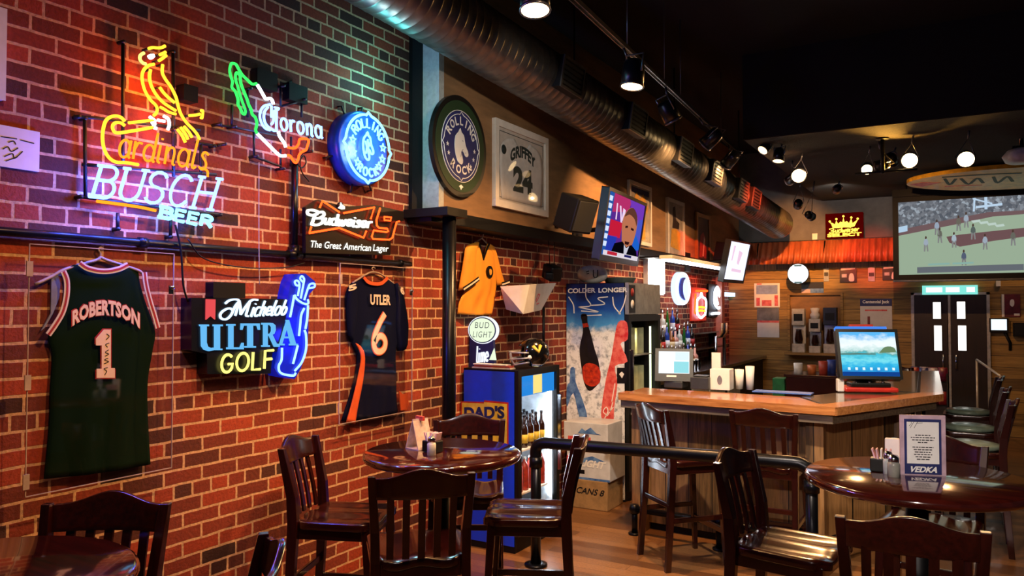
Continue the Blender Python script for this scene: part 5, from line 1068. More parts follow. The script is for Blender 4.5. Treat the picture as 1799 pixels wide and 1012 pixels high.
# countertop game terminal
B0 = (atz(1486,690,ZB)+atz(1572,688,ZB))/2; a = Vector((.80,.60,0)); a = (atz(1575,690,ZB)-atz(1482,692,ZB)); a.z = 0; a.normalize(); a = (a+Vector((.6,-.1,0))).normalized(); n = a.cross(Vector((0,0,1)))
t = thing('game_terminal', 'countertop touch screen game with a bright blue display and red base', 'game machine', (B0.x,B0.y,ZB)); b = (Vector((0,0,1))*.95-n*.31).normalized(); pl = Plane(B0-n*.03+Vector((0,0,.30)), a, b)
R3 = Matrix((a, -n, Vector((0,0,1)))).transposed(); M['red_plastic'] = mat('red_plastic', (200,44,34), .35)
def bx(c, d): return MB().box(B0+a*c[0]-n*c[1]+Vector((0,0,c[2])), d, 0, R3)
build('base', bx((0,.08,.02),(.40,.24,.036)), M['red_plastic'], t, .012); build('console', bx((.0,.05,.055),(.30,.13,.035)), M['black_gloss'], t, .008)
for k in (-.1,0,.1): build('button', MB().lathe([(.014,0),(.014,.012),(0,.014)],14,B0+a*k-n*.02+Vector((0,0,.07))), M['chrome'], t)
build('stem', bx((0,.16,.14),(.16,.08,.22)), M['black_gloss'], t, .01); build('screen_casing', MB().rect(pl,-.235,-.205,.235,.205,-.07,0), M['black_gloss'], t, .012)
sx, sy = .212, .18; q = lambda x0,y0,x1,y1: (-sx+2*sx*x0, -sy+2*sy*y0, -sx+2*sx*x1, -sy+2*sy*y1)
m, nt, out = _nt('game_picture'); v = _obj(nt); sp = nt.nodes.new('ShaderNodeSeparateXYZ'); nt.links.new(v, sp.inputs[0]); nz_ = _noise(nt, _obj(nt,(1,1,2)), 14, 4, .6)
md = nt.nodes.new('ShaderNodeMath'); md.operation = 'MULTIPLY_ADD'; md.inputs[1].default_value = .12; nt.links.new(nz_.outputs[0], md.inputs[0]); nt.links.new(sp.outputs[2], md.inputs[2])
mr = nt.nodes.new('ShaderNodeMapRange'); z0_, z1_ = pl.pt(0,-sy).z-ZB+.06, pl.pt(0,sy).z-ZB+.06; mr.inputs[1].default_value = z0_; mr.inputs[2].default_value = z1_; nt.links.new(md.outputs[0], mr.inputs[0])
e_ = nt.nodes.new('ShaderNodeEmission'); e_.inputs[1].default_value = 1.1; nt.links.new(_ramp(nt, mr.outputs[0], [(.05,(40,130,205)),(.25,(50,180,226)),(.36,(120,220,235)),(.46,(70,190,215)),(.52,(96,170,170)),(.58,(190,222,220)),(.7,(240,248,250)),(.82,(225,240,250)),(.95,(90,180,240))]), e_.inputs[0]); nt.links.new(e_.outputs[0], out.inputs[0])
d = build('display', MB().rect(pl,-sx,-sy,sx,sy,0,.001), m, t)
def gp(P, c, s=1.1, h=.002): build('picture', MB().poly(pl, [(-sx+2*sx*x, -sy+2*sy*y) for x,y in P], h-.0006, h), GL('game_colour', c, s), d)
gp(smooth([(.68,.52),(.74,.6),(.8,.66),(.9,.67),(.97,.62),(.98,.54)],2), (120,150,110), .8, .0035); gp([(.0,.5),(.3,.515),(.62,.505),(.62,.485),(0,.475)], (100,140,130), .8, .003)
gp([(0,0),(1,0),(1,.09),(0,.09)], (20,70,150), .9, .003)
for k in range(7): x = .1+.13*k; gp([(x,.13),(x+.045,.13),(x+.045,.19),(x,.19)], (225,246,255), 1.1, .004)
lc = pl.pt(0,.225,-.03); build('light_bar', MB().rect(pl,-.23,.206,.16,.23,-.06,-.01), GL('blue_light_bar',(70,130,230),1.1), t, .004); build('light_cap', MB().rect(pl,-.12,.231,.06,.25,-.05,-.015), M['red_plastic'], t, .004)
build('speaker_box', bx((-.22,.03,.05),(.05,.06,.1)), M['white'], t, .006)
# ---------------------------------------------------------------- back bar along the brick wall
t = thing('back_bar', 'dark back bar counter along the brick wall behind the bar', 'counter', (.3,10,0))
build('counter_top', MB().b2((.003,7.62,.985),(.60,12.68,1.03)), mat('dark_counter_top',(52,42,36),.2,coat=.4), t, .006); M['cab_white'] = mat('pale_fridge_front', (196,196,180), .4)
build('cabinet', MB().b2((.01,7.66,0),(.54,12.66,.985)), M['black'], t)
for y0,y1 in ((8.9,9.5),(9.6,10.3),(10.5,11.1)): build('door', MB().b2((.54,y0,.12),(.565,y1,.94)), M['cab_white'], t, .004)
for z,x1 in ((1.24,.26),(1.44,.13)): build('shelf', MB().b2((.003,7.9,z-.02),(x1,11.6,z)), M['dark_wood'], t); 
for y in (7.95,9.7,11.5): build('shelf_bracket', MB().b2((.003,y,1.03),(.12,y+.03,1.42)), M['dark_wood'], t)
# liquor bottles
LIQ = []
def liq(name, lab, gcol, lcol, h, r, shape):
    t = thing(name, lab, 'bottle', (0,0,-5), 'liquor bottles on the back bar'); g = mat('bottle_glass', gcol, .12, coat=.5); l = mat('bottle_label', lcol, .5); n = r*.34
    if shape == 0: pr_ = [(0,0),(r,0),(r,h*.6),(r*.8,h*.68),(n,h*.74),(n,h*.93),(0,h*.93)]
    elif shape == 1: pr_ = [(0,0),(r*.9,0),(r*1.05,h*.5),(r*1.0,h*.58),(n*1.1,h*.66),(n,h*.93),(0,h*.93)]
    else: pr_ = [(0,0),(r*.8,0),(r*.72,h*.35),(r*.6,h*.6),(n,h*.85),(n,h*.93),(0,h*.93)]
    build('body', MB().lathe(pr_,14), g, t, local=True)
    if shape != 2: build('label', MB().lathe([(r*1.06,h*.15),(r*1.06,h*.45)],14), l, t, local=True)
    build('pourer', MB().lathe([(n*1.1,h*.92),(n*.9,h*.97),(n*.4,h*1.08),(0,h*1.08)],10), M['chrome'], t, local=True); return t
specs = [('clear',(196,200,196),(226,226,220)),('amber',(150,84,30),(226,206,160)),('dark',(34,26,22),(190,40,34)),('green',(40,110,44),(226,220,120)),('pale pink',(206,150,140),(226,226,226)),('red',(150,30,30),(230,220,210)),('blue',(40,70,170),(220,226,240)),('brown',(86,46,24),(200,170,90))]
protos = []
for i,(nm,g,l) in enumerate(specs): protos.append((liq('liquor_bottle','-',g,l,(.30,.29,.31,.33,.28,.3,.34,.29)[i],(.038,.042,.036,.032,.042,.037,.033,.04)[i],(0,1,0,2,1,0,0,1)[i]), nm))
random.seed(11); used = set(); nth = ['nearest','second','third','fourth','fifth','sixth','seventh','eighth','ninth','tenth','eleventh','twelfth','thirteenth']
for row,(x,z,ys,rn) in enumerate(((.40,1.031,[7.86+.15*i for i in range(12)],'front row on the back bar counter'),(.20,1.241,[8.0+.17*i for i in range(13)],'lower shelf of the back bar'),(.07,1.441,[8.1+.19*i for i in range(10)],'top shelf of the back bar'))):
    for i,y in enumerate(ys):
        k = (i*3+row*2+(i//3)) % 8; pr0, nm = protos[k]; lab = '%s bottle, %s from the tall cooler, %s' % (nm, nth[i], rn)
        yy = y+random.uniform(-.02,.02)
        if k not in used: used.add(k); pr0.location = (x,yy,z); pr0['label'] = lab; WM[pr0.name] = Matrix.Translation((x,yy,z))
        else: dup(pr0, (x,yy,z), 0, lab)
# tap tower, glasses, green fruit dish
p = Vector((.42,10.6,1.031)); t = thing('tap_tower', 'bright chrome tap frame standing on the far end of the back bar', 'tap', p)
build('frame', MB().tube([p+Vector(q) for q in ((0,-.22,0),(0,-.22,.36),(0,.22,.36),(0,.22,0))], .022, 10), M['chrome'], t)
for y in (-.12,0,.12): build('tap_handle', MB().tube([p+Vector((.02,y,.36)),p+Vector((.06,y,.42)),p+Vector((.06,y,.55))],[.012,.016,.02],8), M['bar_top'] if y else M['black'], t); 
solo('fruit_dish', 'small dish of green garnish on the back bar behind the menu card', 'dish', MB().lathe([(0,0),(.05,0),(.07,.03),(.06,.03),(.0,.012)],18,(.50,8.3,1.031)).lathe([(0,.01),(.03,.012),(.035,.04),(.02,.065),(0,.07)],12,(.50,8.3,1.031),1), [M['white'], mat('lime_green',(120,200,50),.5)])
g0 = None
for i in range(6):
    if g0 is None: g0 = solo('glass', 'clear tumbler in the row at the front of the back bar counter', 'glass', MB().lathe([(0,0),(.03,0),(.036,.13),(.033,.13),(.027,.008),(0,.008)],16,(.53,8.6,1.031)), clear('tumbler_glass',refl=.3), 'tumblers on the back bar')
    else: dup(g0, (.53,8.6+.12*i,1.031))
sl = thing('strip_light', 'long white strip light running over the back bar shelves', 'light', (.62,9.2,2.28)); build('housing', MB().b2((.56,7.75,2.30),(.70,10.65,2.34)), M['white'], sl, .004); build('diffuser', MB().b2((.57,7.77,2.285),(.69,10.63,2.30)), glow('strip_white',(240,244,255),16), sl)
for y in (8.1,9.2,10.3): build('arm', MB().b2((.2,y,2.342),(.64,y+.03,2.36)), M['black'], sl)
# lit things on the wall above the back bar
(a0,b1),(a1,b0) = LW.px(1142,440,.08), LW.px(1168,516,.08); t = thing('wall_light', 'tall blazing white light panel on the brick beyond the tall cooler', 'light', LW.pt((a0+a1)/2,b0,0)); build('housing', MB().rect(LW,a0-.02,b0-.02,a1+.02,b1+.02,.002,.06), M['white'], t, .004); build('diffuser', MB().rect(LW,a0,b0,a1,b1,.06,.08), glow('white_light_panel',(255,250,240),14), t)
p = LW.px(1201,507,.08); e0 = LW.px(1222,507,.08); e1 = LW.px(1201,478,.08); ra, rb = .30, e1[1]-p[1]
t = thing('neon_sign', 'round white neon sign with a dark blue crescent above the back bar', 'neon sign', LW.pt(p[0],p[1]-rb,0)); el = lambda k: [(p[0]+ra*k*math.cos(2*math.pi*i/32), p[1]+rb*k*math.sin(2*math.pi*i/32)) for i in range(32)]
build('drum', MB().poly(LW, el(1), .002, .06), glow('pale_blue_face',(205,226,255),1.5), t); mb = MB(); mb.tube([LW.pt(x,y,.075) for x,y in el(.93)], .014, 6, 0, True); build('ring_tube', mb, M['n_white'], t)
build('crescent', MB().poly(LW, smooth([(p[0]+.10,p[1]+rb*.66),(p[0]-.06,p[1]+rb*.6),(p[0]-.14,p[1]+rb*.1),(p[0]-.1,p[1]-rb*.45),(p[0]+.08,p[1]-rb*.7),(p[0]+.0,p[1]-rb*.35),(p[0]-.02,p[1]+rb*.1),(p[0]+.02,p[1]+rb*.45)],3,True), .06, .078), mat('crescent_blue',(16,50,170),.4), t)
tz = Tr(LW, 1120, 440, 8.435, .06)
def nsign(lab, lines, m, r, back=None):
    q = tz(*lines[0][1]); t = thing('neon_sign', lab, 'neon sign', LW.pt(q[0][0], min(b for _,l in lines for a,b in tz(*l)), 0))
    for nm, l in lines: build('tube', MB().neon(LW, smooth(tz(*l),4), .06, r), m[nm] if isinstance(m, dict) else m, t)
    qs = [x for _,l in lines for x in tz(*l)]; a0, a1, b0, b1 = min(x[0] for x in qs), max(x[0] for x in qs), min(x[1] for x in qs), max(x[1] for x in qs)
    build('backing', MB().rect(LW,a0-.05,b0-.04,a1+.05,b1+.04,.002,.03), back or M['black'], t, .004)
nsign('red and amber neon bottle shape glowing above the back bar', [('w',[(945,630),(930,690),(890,730),(880,840),(890,960)]),('w',[(945,630),(965,690),(1010,730),(1015,840),(1000,960)]),('y',[(880,850),(940,840),(1000,850)]),('y',[(885,900),(940,890),(1000,900)]),('w',[(900,960),(940,1000),(990,960)]),('r',[(870,600),(1030,600)]),('r',[(860,640),(850,940)])], {'w':M['n_white'],'y':M['n_yellow'],'r':M['n_red']}, .016, mat('red_sign_back',(120,20,16),.5,emit=(255,60,30),es=.5))
nsign('narrow white neon figure at the end of the back bar wall', [('w',[(1180,540),(1150,600),(1140,720),(1150,800),(1200,860),(1225,800),(1215,680),(1205,590),(1180,540)]),('w',[(1180,600),(1170,700),(1190,800)]),('w',[(1100,940),(1160,930),(1240,930)])], M['n_white'], .018)
solo('under_shelf_light', 'short pale blue strip light on the brick near the back corner', 'light', MB().rect(LW, LW.px(1273,514,.1)[0], LW.px(1268,520,.1)[1], LW.px(1293,514,.1)[0], LW.px(1268,513,.1)[1], .002, .1), glow('strip_blue',(190,226,255),2.5))
(a0,b1),(a1,b0) = LW.px(1293,500,.04), LW.px(1306,560,.04)
solo('wall_post', 'pale timber post standing against the brick near the back corner', 'post', MB().b2((.003,11.9,1.03),(.1,12.05,2.3)), mat('pale_timber',(170,140,120),.7))
# far serving station behind the bar
t = thing('serving_cart', 'small dark red wooden serving cart behind the bar', 'cart', (1.85,9.4,0)); build('box', MB().b2((1.55,9.2,.72),(2.15,9.7,1.02)), M['dark_wood'], t, .006)
build('tray', MB().b2((1.53,9.18,1.0),(2.17,9.72,1.03)), M['dark_wood'], t, .006)
for x in (1.59,2.11):
    for y in (9.24,9.66): build('leg', MB().b2((x-.03,y-.03,0),(x+.03,y+.03,.72)), M['dark_wood_z'], t)
for i,(x,y,h,c,lab) in enumerate(((1.66,9.35,.12,(226,222,210),'white cup at the near corner of the serving cart'),(1.80,9.4,.1,(200,110,50),'orange tub on the serving cart beside the white cup'),(1.93,9.35,.15,(170,60,40),'red tin on the serving cart'),(2.0,9.5,.16,(50,70,150),'blue tin at the back of the serving cart'))): solo('tub', lab, 'tub', MB().lathe([(0,0),(.045,0),(.05,h),(.046,h),(.042,.01),(0,.01)],18,(x,y,1.031)), mat('tub_colour',c,.5), 'tubs on the serving cart')
c = atz(1388,672,.9); solo('green_crate', 'small green crate low behind the bar beside the serving cart', 'crate', MB().b2((1.36,9.4,0),(1.50,9.62,.96)), mat('green_crate',(20,110,50),.5), bevel=.006)
# ---------------------------------------------------------------- on the dining tables
ZT_ = 1.0505
c = Vector((.84,3.24,ZT_)); t = thing('table_tent', 'folded pink and white table card on the pub table by the blue cooler', 'table card', c); a = Vector((.25,.95,0)).normalized(); n = a.cross(Vector((0,0,1)))
p = [c+n*-.05, c+n*.06, c+Vector((0,0,.155))+n*.01]; M['pinkcard'] = mat('pink_white_card', (226,206,204), .5, ns=30)
mb = MB(); 
for i,j in ((0,2),(2,1),(1,0)):
    q = [p[i]-a*.05,p[i]+a*.05,p[j]+a*.05,p[j]-a*.05]; nn = (q[1]-q[0]).cross(q[3]-q[0]).normalized()*.003; mb.hexa(q,[x+nn for x in q])
build('card', mb, M['pinkcard'], t); build('card_tip', MB().box(p[2]+Vector((0,0,.002)),(.014,.06,.022),0,rot(n)), M['print_red'], t)
def shaker(label, c, h=.085, r=.02, body=None, fill=None):
    t = thing('shaker', label, 'shaker', c); c = Vector(c)
    build('jar', MB().lathe([(0,0),(r,0),(r*1.0,h*.55),(r*.8,h*.68),(0,h*.68)],12,c), fill or M['white'], t); build('lid', MB().lathe([(r*.86,h*.66),(r*.9,h*.85),(r*.6,h*.97),(0,h)],14,c), M['chrome'], t)
shaker('white salt shaker with a chrome lid in front of the folded table card', (1.01,3.12,ZT_), .095, .022)
def packets(label, c, col):
    c = Vector(c); t = thing('sugar_caddy', label, 'caddy', c); build('holder', MB().box(c+Vector((0,0,.03)),(.09,.06,.058)), M['black_gloss'], t, .004)
    for i in range(5): build('packet', MB().box(c+Vector((-.03+.015*i,.004*(-1)**i,.075)),(.006,.05,.05),0,Matrix.Rotation(.15*(i-2),3,'Y')), col[i % len(col)], t)
M['pk'] = mat('pink_packet', (236,186,196), .6)
packets('small caddy of pink and white packets behind the salt shaker', (.965,3.19,ZT_), [M['pk'],M['paper']])
packets('black caddy of pink and white packets on the large pub table', (2.98,3.83,ZT_), [M['pk'],M['pk'],M['paper']])
shaker('steel topped pepper shaker beside the framed drinks card', (3.035,3.74,ZT_), .095, .026, fill=mat('smoky_jar',(150,150,140),.2,coat=.4)); shaker('shorter shaker half hidden behind the pepper shaker', (3.01,3.79,ZT_), .1, .022, fill=mat('pale_jar',(190,200,196),.2,coat=.4))
solo('napkin_stack', 'upright white napkins behind the packets on the large pub table', 'napkins', MB().box((3.02,3.90,ZT_+.07),(.06,.03,.14)), M['paper'], bevel=.004)
l, r_ = Vector((3.065,3.80,0)), Vector((3.225,3.86,0)); a = (r_-l).normalized(); w = (r_-l).length; pl = Plane((l.x,l.y,ZT_), a, (0,0,1)); t = thing('drinks_card', 'tall framed drinks card standing on the large pub table', 'menu card', (l+r_)/2+Vector((0,0,ZT_)))
hC = .262; build('holder', MB().rect(pl,-.008,0,w+.008,hC,-.006,-.001), mat('pink_acrylic_edge',(206,176,190),.3), t, .002); build('stand', MB().rect(pl,-.005,0,w+.005,.006,-.05,.04), M['acrylic'], t)
build('border', MB().rect(pl,.010,.004,w-.010,hC-.018,-.001,.0), M['sign_navy'], t); build('sheet', MB().rect(pl,.02,.05,w-.02,hC-.03,0,.0008), M['paper'], t)
mb = MB(); y = hC-.09
random.seed(3)
for wd in (.5,.8,.72,.34,0,.7,.62,.55,.6,.5,.42):
    x = w/2-wd*w*.36
    while x < w/2+wd*w*.36: l_ = random.uniform(.006,.016); mb.rect(pl,x,y,min(x+l_,w/2+wd*w*.36),y+.0042,.0008,.0013); x += l_+.003
    y -= .0105
build('lettering', mb, M['ink'], t); build('logo_letters', letter(MB(), pl, 'VEDKA', (.025,.012), (w-.03,.012), (.035,.038), .0012, off=.04), M['paper'], t)
mb = MB()
for ln in ([(.028,.232),(.036,.236),(.04,.226),(.03,.214)],[(.034,.205),(.052,.236)],[(.05,.205),(.068,.236),(.08,.233)],[(.06,.226),(.085,.228)]): mb.ribbon(pl, smooth([(x,q*hC/.262) for x,q in ln],3), .0016, .0008, .0014)
build('monogram', mb, M['ink'], t)
# ---------------------------------------------------------------- back wall
BP = Plane((0,YB,0),(1,0,0),(0,0,1)); bx_ = lambda u,v,h=0: BP.px(u,v,h)
# corrugated awning
rows_t, rows_b = [], []
for i in range(181):
    x = .30+2.75*i/180; wv = .018*math.sin(x*2*math.pi/.085); rows_t.append((x,YB-.08+wv,2.83)); rows_b.append((x,YB-.30+wv,2.47))
t = thing('awning', 'sloping rusty red corrugated metal awning along the back wall', 'awning', (1.6,YB-.2,2.47)); M['rust'] = mat('rusty_red_metal', (200,104,60), .5, metal=0, ns=5, stretch=(2,.4,.4), var=.35)
build('sheet', MB().grid([rows_t,[tuple((Vector(a)+Vector(b))/2) for a,b in zip(rows_t,rows_b)],rows_b], 0, True, (0,.004,.002)), M['rust'], t)
build('batten', MB().b2((.30,YB-.06,2.83),(3.05,YB-.002,2.845)), M['black'], t); 
for x in (.5,1.5,2.5): build('bracket', MB().tube([(x,YB-.01,2.5),(x,YB-.27,2.5),(x,YB-.1,2.82)], .012, 6), M['black'], t)
def bsign(name, lab, cat, u0, v0, u1, v1, d, m, bev=.004):
    (a0,b1),(a1,b0) = bx_(u0,v0,d), bx_(u1,v1,d); t = thing(name, lab, cat, BP.pt((a0+a1)/2,b0,0)); build('panel', MB().rect(BP,a0,b0,a1,b1,.003,d), m, t, bev); return t, a0, b0, a1, b1
t,a0,b0,a1,b1 = bsign('crown_sign', 'lit amber crown and lettering on a dark red sign above the awning', 'beer sign', 1450, 376, 1516, 417, .10, mat('dark_red_face',(40,3,3),.8,emit=(255,20,8),es=.06,spec=0))
w,h = a1-a0,b1-b0; C_ = lambda P: [(a0+w*x,b0+h*y) for x,y in P]; M['crown'] = glow('lit_amber',(255,206,70),2.6)
build('crown', MB().poly(BP, C_([(.2,.42),(.16,.58),(.11,.66),(.2,.62),(.26,.56),(.3,.72),(.34,.58),(.42,.66),(.46,.62),(.49,.82),(.52,.62),(.58,.67),(.64,.58),(.70,.76),(.73,.57),(.82,.66),(.88,.72),(.82,.56),(.78,.45),(.66,.41),(.5,.43),(.34,.41)]), .1,.112), M['crown'], t)
for x,y in ((.12,.69),(.3,.77),(.49,.87),(.70,.8),(.87,.74)): build('crown_jewel', MB().lathe([(.016,0),(.016,.012)],12,BP.pt(a0+w*x,b0+h*y,.1),axis=(0,-1,0)), M['crown'], t)
mb = MB(); 
for ln in strokes('udweiser', (a0+w*.26,b0+h*.235),(a0+w*.9,b0+h*.25),(a0+w*.28,b0+h*.42),.05)+[[(a0+w*.1,b0+h*.38),(a0+w*.2,b0+h*.4),(a0+w*.22,b0+h*.34),(a0+w*.15,b0+h*.31),(a0+w*.23,b0+h*.28),(a0+w*.2,b0+h*.23),(a0+w*.1,b0+h*.24)]]: mb.ribbon(BP, smooth(ln,3), .014, .1, .112)
build('script', mb, M['crown'], t); build('lettering', letter(MB(), BP, 'SELECT', *C_([(.05,.06),(.97,.07),(.05,.2)]), .112, off=.05), M['crown'], t)
# round glowing disc
p = bx_(1402,480,.1); r = abs(bx_(1421,480,.1)[0]-p[0]); t = thing('round_light_sign', 'round glowing white sign hung under the awning', 'beer sign', BP.pt(p[0],p[1]-r,.2))
D2 = Plane((0,YB-.30,0),(1,0,0),(0,0,1)); p = D2.px(1402,481); r = abs(D2.px(1421,481)[0]-p[0]); ci = lambda k: [(p[0]+r*k*math.cos(i*math.pi/18),p[1]+r*k*math.sin(i*math.pi/18)) for i in range(36)]
build('rim', MB().poly(D2, ci(1), -.06, 0), M['black_gloss'], t); build('face', MB().poly(D2, ci(.96), 0, .004), glow('disc_white',(235,246,255),1.7), t); M['disc_blue'] = mat('disc_blue',(30,120,190),.5)
for y in (.8,-.86): build('arc_mark', MB().rect(D2,p[0]-r*.35,p[1]+r*y-.012,p[0]+r*.35,p[1]+r*y+.012,.004,.006), M['disc_blue'], t)
build('arm', MB().tube([D2.pt(p[0],p[1],-.05), Vector((p[0],YB-.003,p[1]))], .015, 8), M['black'], t)
t,a0,b0,a1,b1 = bsign('wall_poster', 'red and white framed notice near the back corner, above the calendar', 'poster', 1325, 498, 1370, 540, .02, M['paper']); w,h = a1-a0,b1-b0
for q,m in (((.08,.55,.92,.92),M['silver']),((.08,.06,.22,.4),M['print_red']),((.3,.06,.68,.3),M['print_red']),((.8,.06,.93,.5),M['print_red']),((.1,.95,.3,.99),M['print_red'])): build('print', MB().rect(BP,a0+w*q[0],b0+h*q[1],a0+w*q[2],b0+h*q[3],.02,.022), m, t)
t,a0,b0,a1,b1 = bsign('wall_calendar', 'wall calendar with a grey picture and white page below the red notice', 'calendar', 1330, 541, 1369, 593, .015, M['paper']); h = b1-b0; build('picture', MB().rect(BP,a0,b0+h*.56,a1,b1,.015,.017), mat('grey_photo',(120,122,128),.5,ns=6,var=.5), t); build('band', MB().rect(BP,a0,b0+h*.5,a1,b0+h*.57,.015,.018), M['print_red'], t)
t,a0,b0,a1,b1 = bsign('shelf_sign', 'small dark and blue printed sign below the round glowing disc', 'sign', 1408, 496, 1447, 518, .03, M['print_black']); h = b1-b0; build('print', MB().rect(BP,a0,b0,a1,b0+h*.5,.03,.032), M['print_blue'], t); build('print', MB().rect(BP,a0,b0,a0+(a1-a0)*.4,b0+h*.45,.032,.034), mat('pale_pink_print',(220,190,186),.5), t)
for lab,u0,u1,v0,v1,kind in (('silver bottle cut-out under the awning beside the glowing disc',1447,1456,469,494,0),('black poster with a white head line under the crown sign',1475,1505,467,496,1),('silver bottle cut-out under the awning between two black posters',1525,1537,470,494,0),('black poster with white writing beside the projection screen corner',1550,1580,465,492,1)):
    t,a0,b0,a1,b1 = bsign('bar_poster' if kind else 'bottle_cutout', lab, 'poster' if kind else 'bottle sign', u0,v0,u1,v1,.02, M['print_black'] if kind else M['silver']); w,h = a1-a0,b1-b0
    if kind:
        build('print', MB().poly(BP,[(a0+w*.06,b0+h*.72),(a0+w*.9,b0+h*.78),(a0+w*.94,b0+h*.93),(a0+w*.08,b0+h*.92)],.02,.022), M['paper'], t); build('print', MB().poly(BP,smooth([(a0+w*.55,b0+h*.1),(a0+w*.6,b0+h*.5),(a0+w*.8,b0+h*.5),(a0+w*.85,b0+h*.1)],3,True),.02,.022), M['cream'], t); build('print', MB().rect(BP,a0+w*.12,b0+h*.3,a0+w*.42,b0+h*.5,.02,.022), M['silver'], t)
    else: build('print', MB().rect(BP,a0+w*.1,b0+h*.35,a1-w*.1,b0+h*.62,.02,.022), M['print_black'], t)
# serving hatch with machines
(a0,b1),(a1,b0) = bx_(1388,519,.02), bx_(1478,618,.02); f = MB(); t_ = .035
for q in ((a0-t_,b0-t_,a1+t_,b0),(a0-t_,b1,a1+t_,b1+t_),(a0-t_,b0,a0,b1),(a1,b0,a1+t_,b1)): f.rect(BP,*q,0,.05)
struct('trim_5', f, M['planks']); struct('trim_6', MB().rect(BP,a0,b0,a1,b1,0,.004), M['panel']); solo('hatch_shelf', 'plank shelf under the drink machines on the back wall', 'shelf', MB().rect(BP,a0-.05,b0-.06,a1+.1,b0-.02,.003,.26), M['planks'], bevel=.004)
zz = b0-.019; M['machine'] = mat('cream_machine_body',(206,200,184),.4)
def mach(lab, x, w, h, top, mid):
    t = thing('drink_machine', lab, 'drink machine', (x,YB-.13,zz)); build('body', MB().b2((x-w/2,YB-.2,zz),(x+w/2,YB-.06,zz+h*.2)), M['machine'], t, .006); build('back', MB().b2((x-w/2,YB-.1,zz+h*.2),(x+w/2,YB-.06,zz+h*.62)), mid, t, .004); build('head', MB().b2((x-w/2,YB-.2,zz+h*.62),(x+w/2,YB-.06,zz+h)), top, t, .006)
    build('carafe', MB().lathe([(0,0),(w*.28,0),(w*.34,h*.1),(w*.22,h*.3),(w*.24,h*.33),(0,h*.33)],16,(x,YB-.15,zz+h*.2)), M['brown_glass'], t); build('panel', MB().b2((x-w*.35,YB-.204,zz+h*.72),(x+w*.35,YB-.2,zz+h*.88)), M['black'], t)
s1 = (a1-a0); mach('cream and black coffee machine at the near end of the hatch', a0+s1*.2, s1*.25, (b1-b0)*.78, M['machine'], M['cream']); mach('short pale coffee grinder in the middle of the hatch', a0+s1*.52, s1*.22, (b1-b0)*.60, M['machine'], M['silver']); mach('tall dark drink dispenser at the far end of the hatch', a0+s1*.82, s1*.26, (b1-b0)*.80, M['black_gloss'], M['silver'])
solo('paper_bag', 'crumpled pale paper bag on top of the coffee grinder', 'paper bag', MB().lathe([(0,0),(.06,0),(.075,.06),(.05,.1),(.07,.16),(.03,.17),(0,.12)],9,(a0+s1*.52,YB-.13,zz+(b1-b0)*.60+.001)), M['cream'])
t,a0,b0,a1,b1 = bsign('wall_poster', 'tall white poster with a navy heading and a bottle, beside the doors', 'poster', 1511, 525, 1568, 612, .02, mat('pale_poster',(206,204,200),.5,var=.05)); w,h = a1-a0,b1-b0
build('heading', MB().rect(BP,a0,b1-h*.15,a1,b1,.02,.022), M['sign_navy'], t); build('lettering', letter(MB(), BP, 'Centennial Jack', (a0+w*.08,b1-h*.11),(a0+w*.92,b1-h*.11),(a0+w*.08,b1-h*.03),.0225,off=.03), M['paper'], t)
build('bottle_print', MB().poly(BP, [(a0+w*.16,b0+h*.12),(a0+w*.4,b0+h*.12),(a0+w*.4,b0+h*.28),(a0+w*.31,b0+h*.38),(a0+w*.31,b0+h*.64),(a0+w*.23,b0+h*.64),(a0+w*.23,b0+h*.38),(a0+w*.14,b0+h*.28)], .02, .022), mat('brandy_print',(120,50,34),.4), t); build('line_print', MB().rect(BP,a0+w*.15,b1-h*.25,a0+w*.85,b1-h*.22,.02,.0215), M['print_red'], t)
t,a0,b0,a1,b1 = bsign('exit_sign', 'long lit pale turquoise sign above the double doors', 'lit sign', 1620, 502, 1718, 517, .06, glow('lit_turquoise',(130,226,214),1.1)); w,h = a1-a0,b1-b0
for x0_,x1_ in ((.07,.37),(.43,.68),(.8,.95)): build('pale_patch', MB().rect(BP,a0+w*x0_,b0+h*.25,a0+w*x1_,b0+h*.8,.06,.062), M['lit_w2'], t)
t,a0,b0,a1,b1 = bsign('wall_poster', 'dark red poster with a white crest right of the doors', 'poster', 1764, 517, 1793, 557, .02, mat('maroon_poster',(110,26,34),.5,ns=12,var=.4)); w,h = a1-a0,b1-b0; build('crest', MB().poly(BP, smooth([(a0+w*.35,b0+h*.55),(a0+w*.5,b0+h*.45),(a0+w*.62,b0+h*.55),(a0+w*.6,b0+h*.75),(a0+w*.4,b0+h*.75)],3,True),.02,.022), M['cream'], t); build('tag_print', MB().rect(BP,a0+w*.6,b0+h*.06,a0+w*.95,b0+h*.16,.02,.022), M['cream'], t); build('side_strip', MB().rect(BP,a0-.03,b0,a0,b1,.003,.03), M['cream'], t)
t,a0,b0,a1,b1 = bsign('wall_monitor', 'small lit monitor on a wall arm beside the double doors', 'monitor', 1738, 559, 1772, 584, .12, M['black_gloss']); build('screen', MB().rect(BP,a0+.02,b0+.03,a1-.02,b1-.015,.12,.122), GL('monitor_white',(226,240,250),1.3), t); build('arm', MB().tube([BP.pt(a1-.05,b0+.02,.06),BP.pt(a1+.02,b0-.15,.03),BP.pt(a1+.02,b0-.25,.0)],.02,8), M['black'], t)
solo('wall_switch', 'pale box on the boards above the maroon poster', 'wall box', MB().rect(BP,*bx_(1750,503,.04),*bx_(1758,491,.04),.003,.04), M['white'], bevel=.004); solo('wall_box', 'small pale box on the grey wall beside the crown sign', 'wall box', MB().rect(BP,*bx_(1427,421,.04),*bx_(1436,410,.04),.003,.04), M['cream'], bevel=.004)
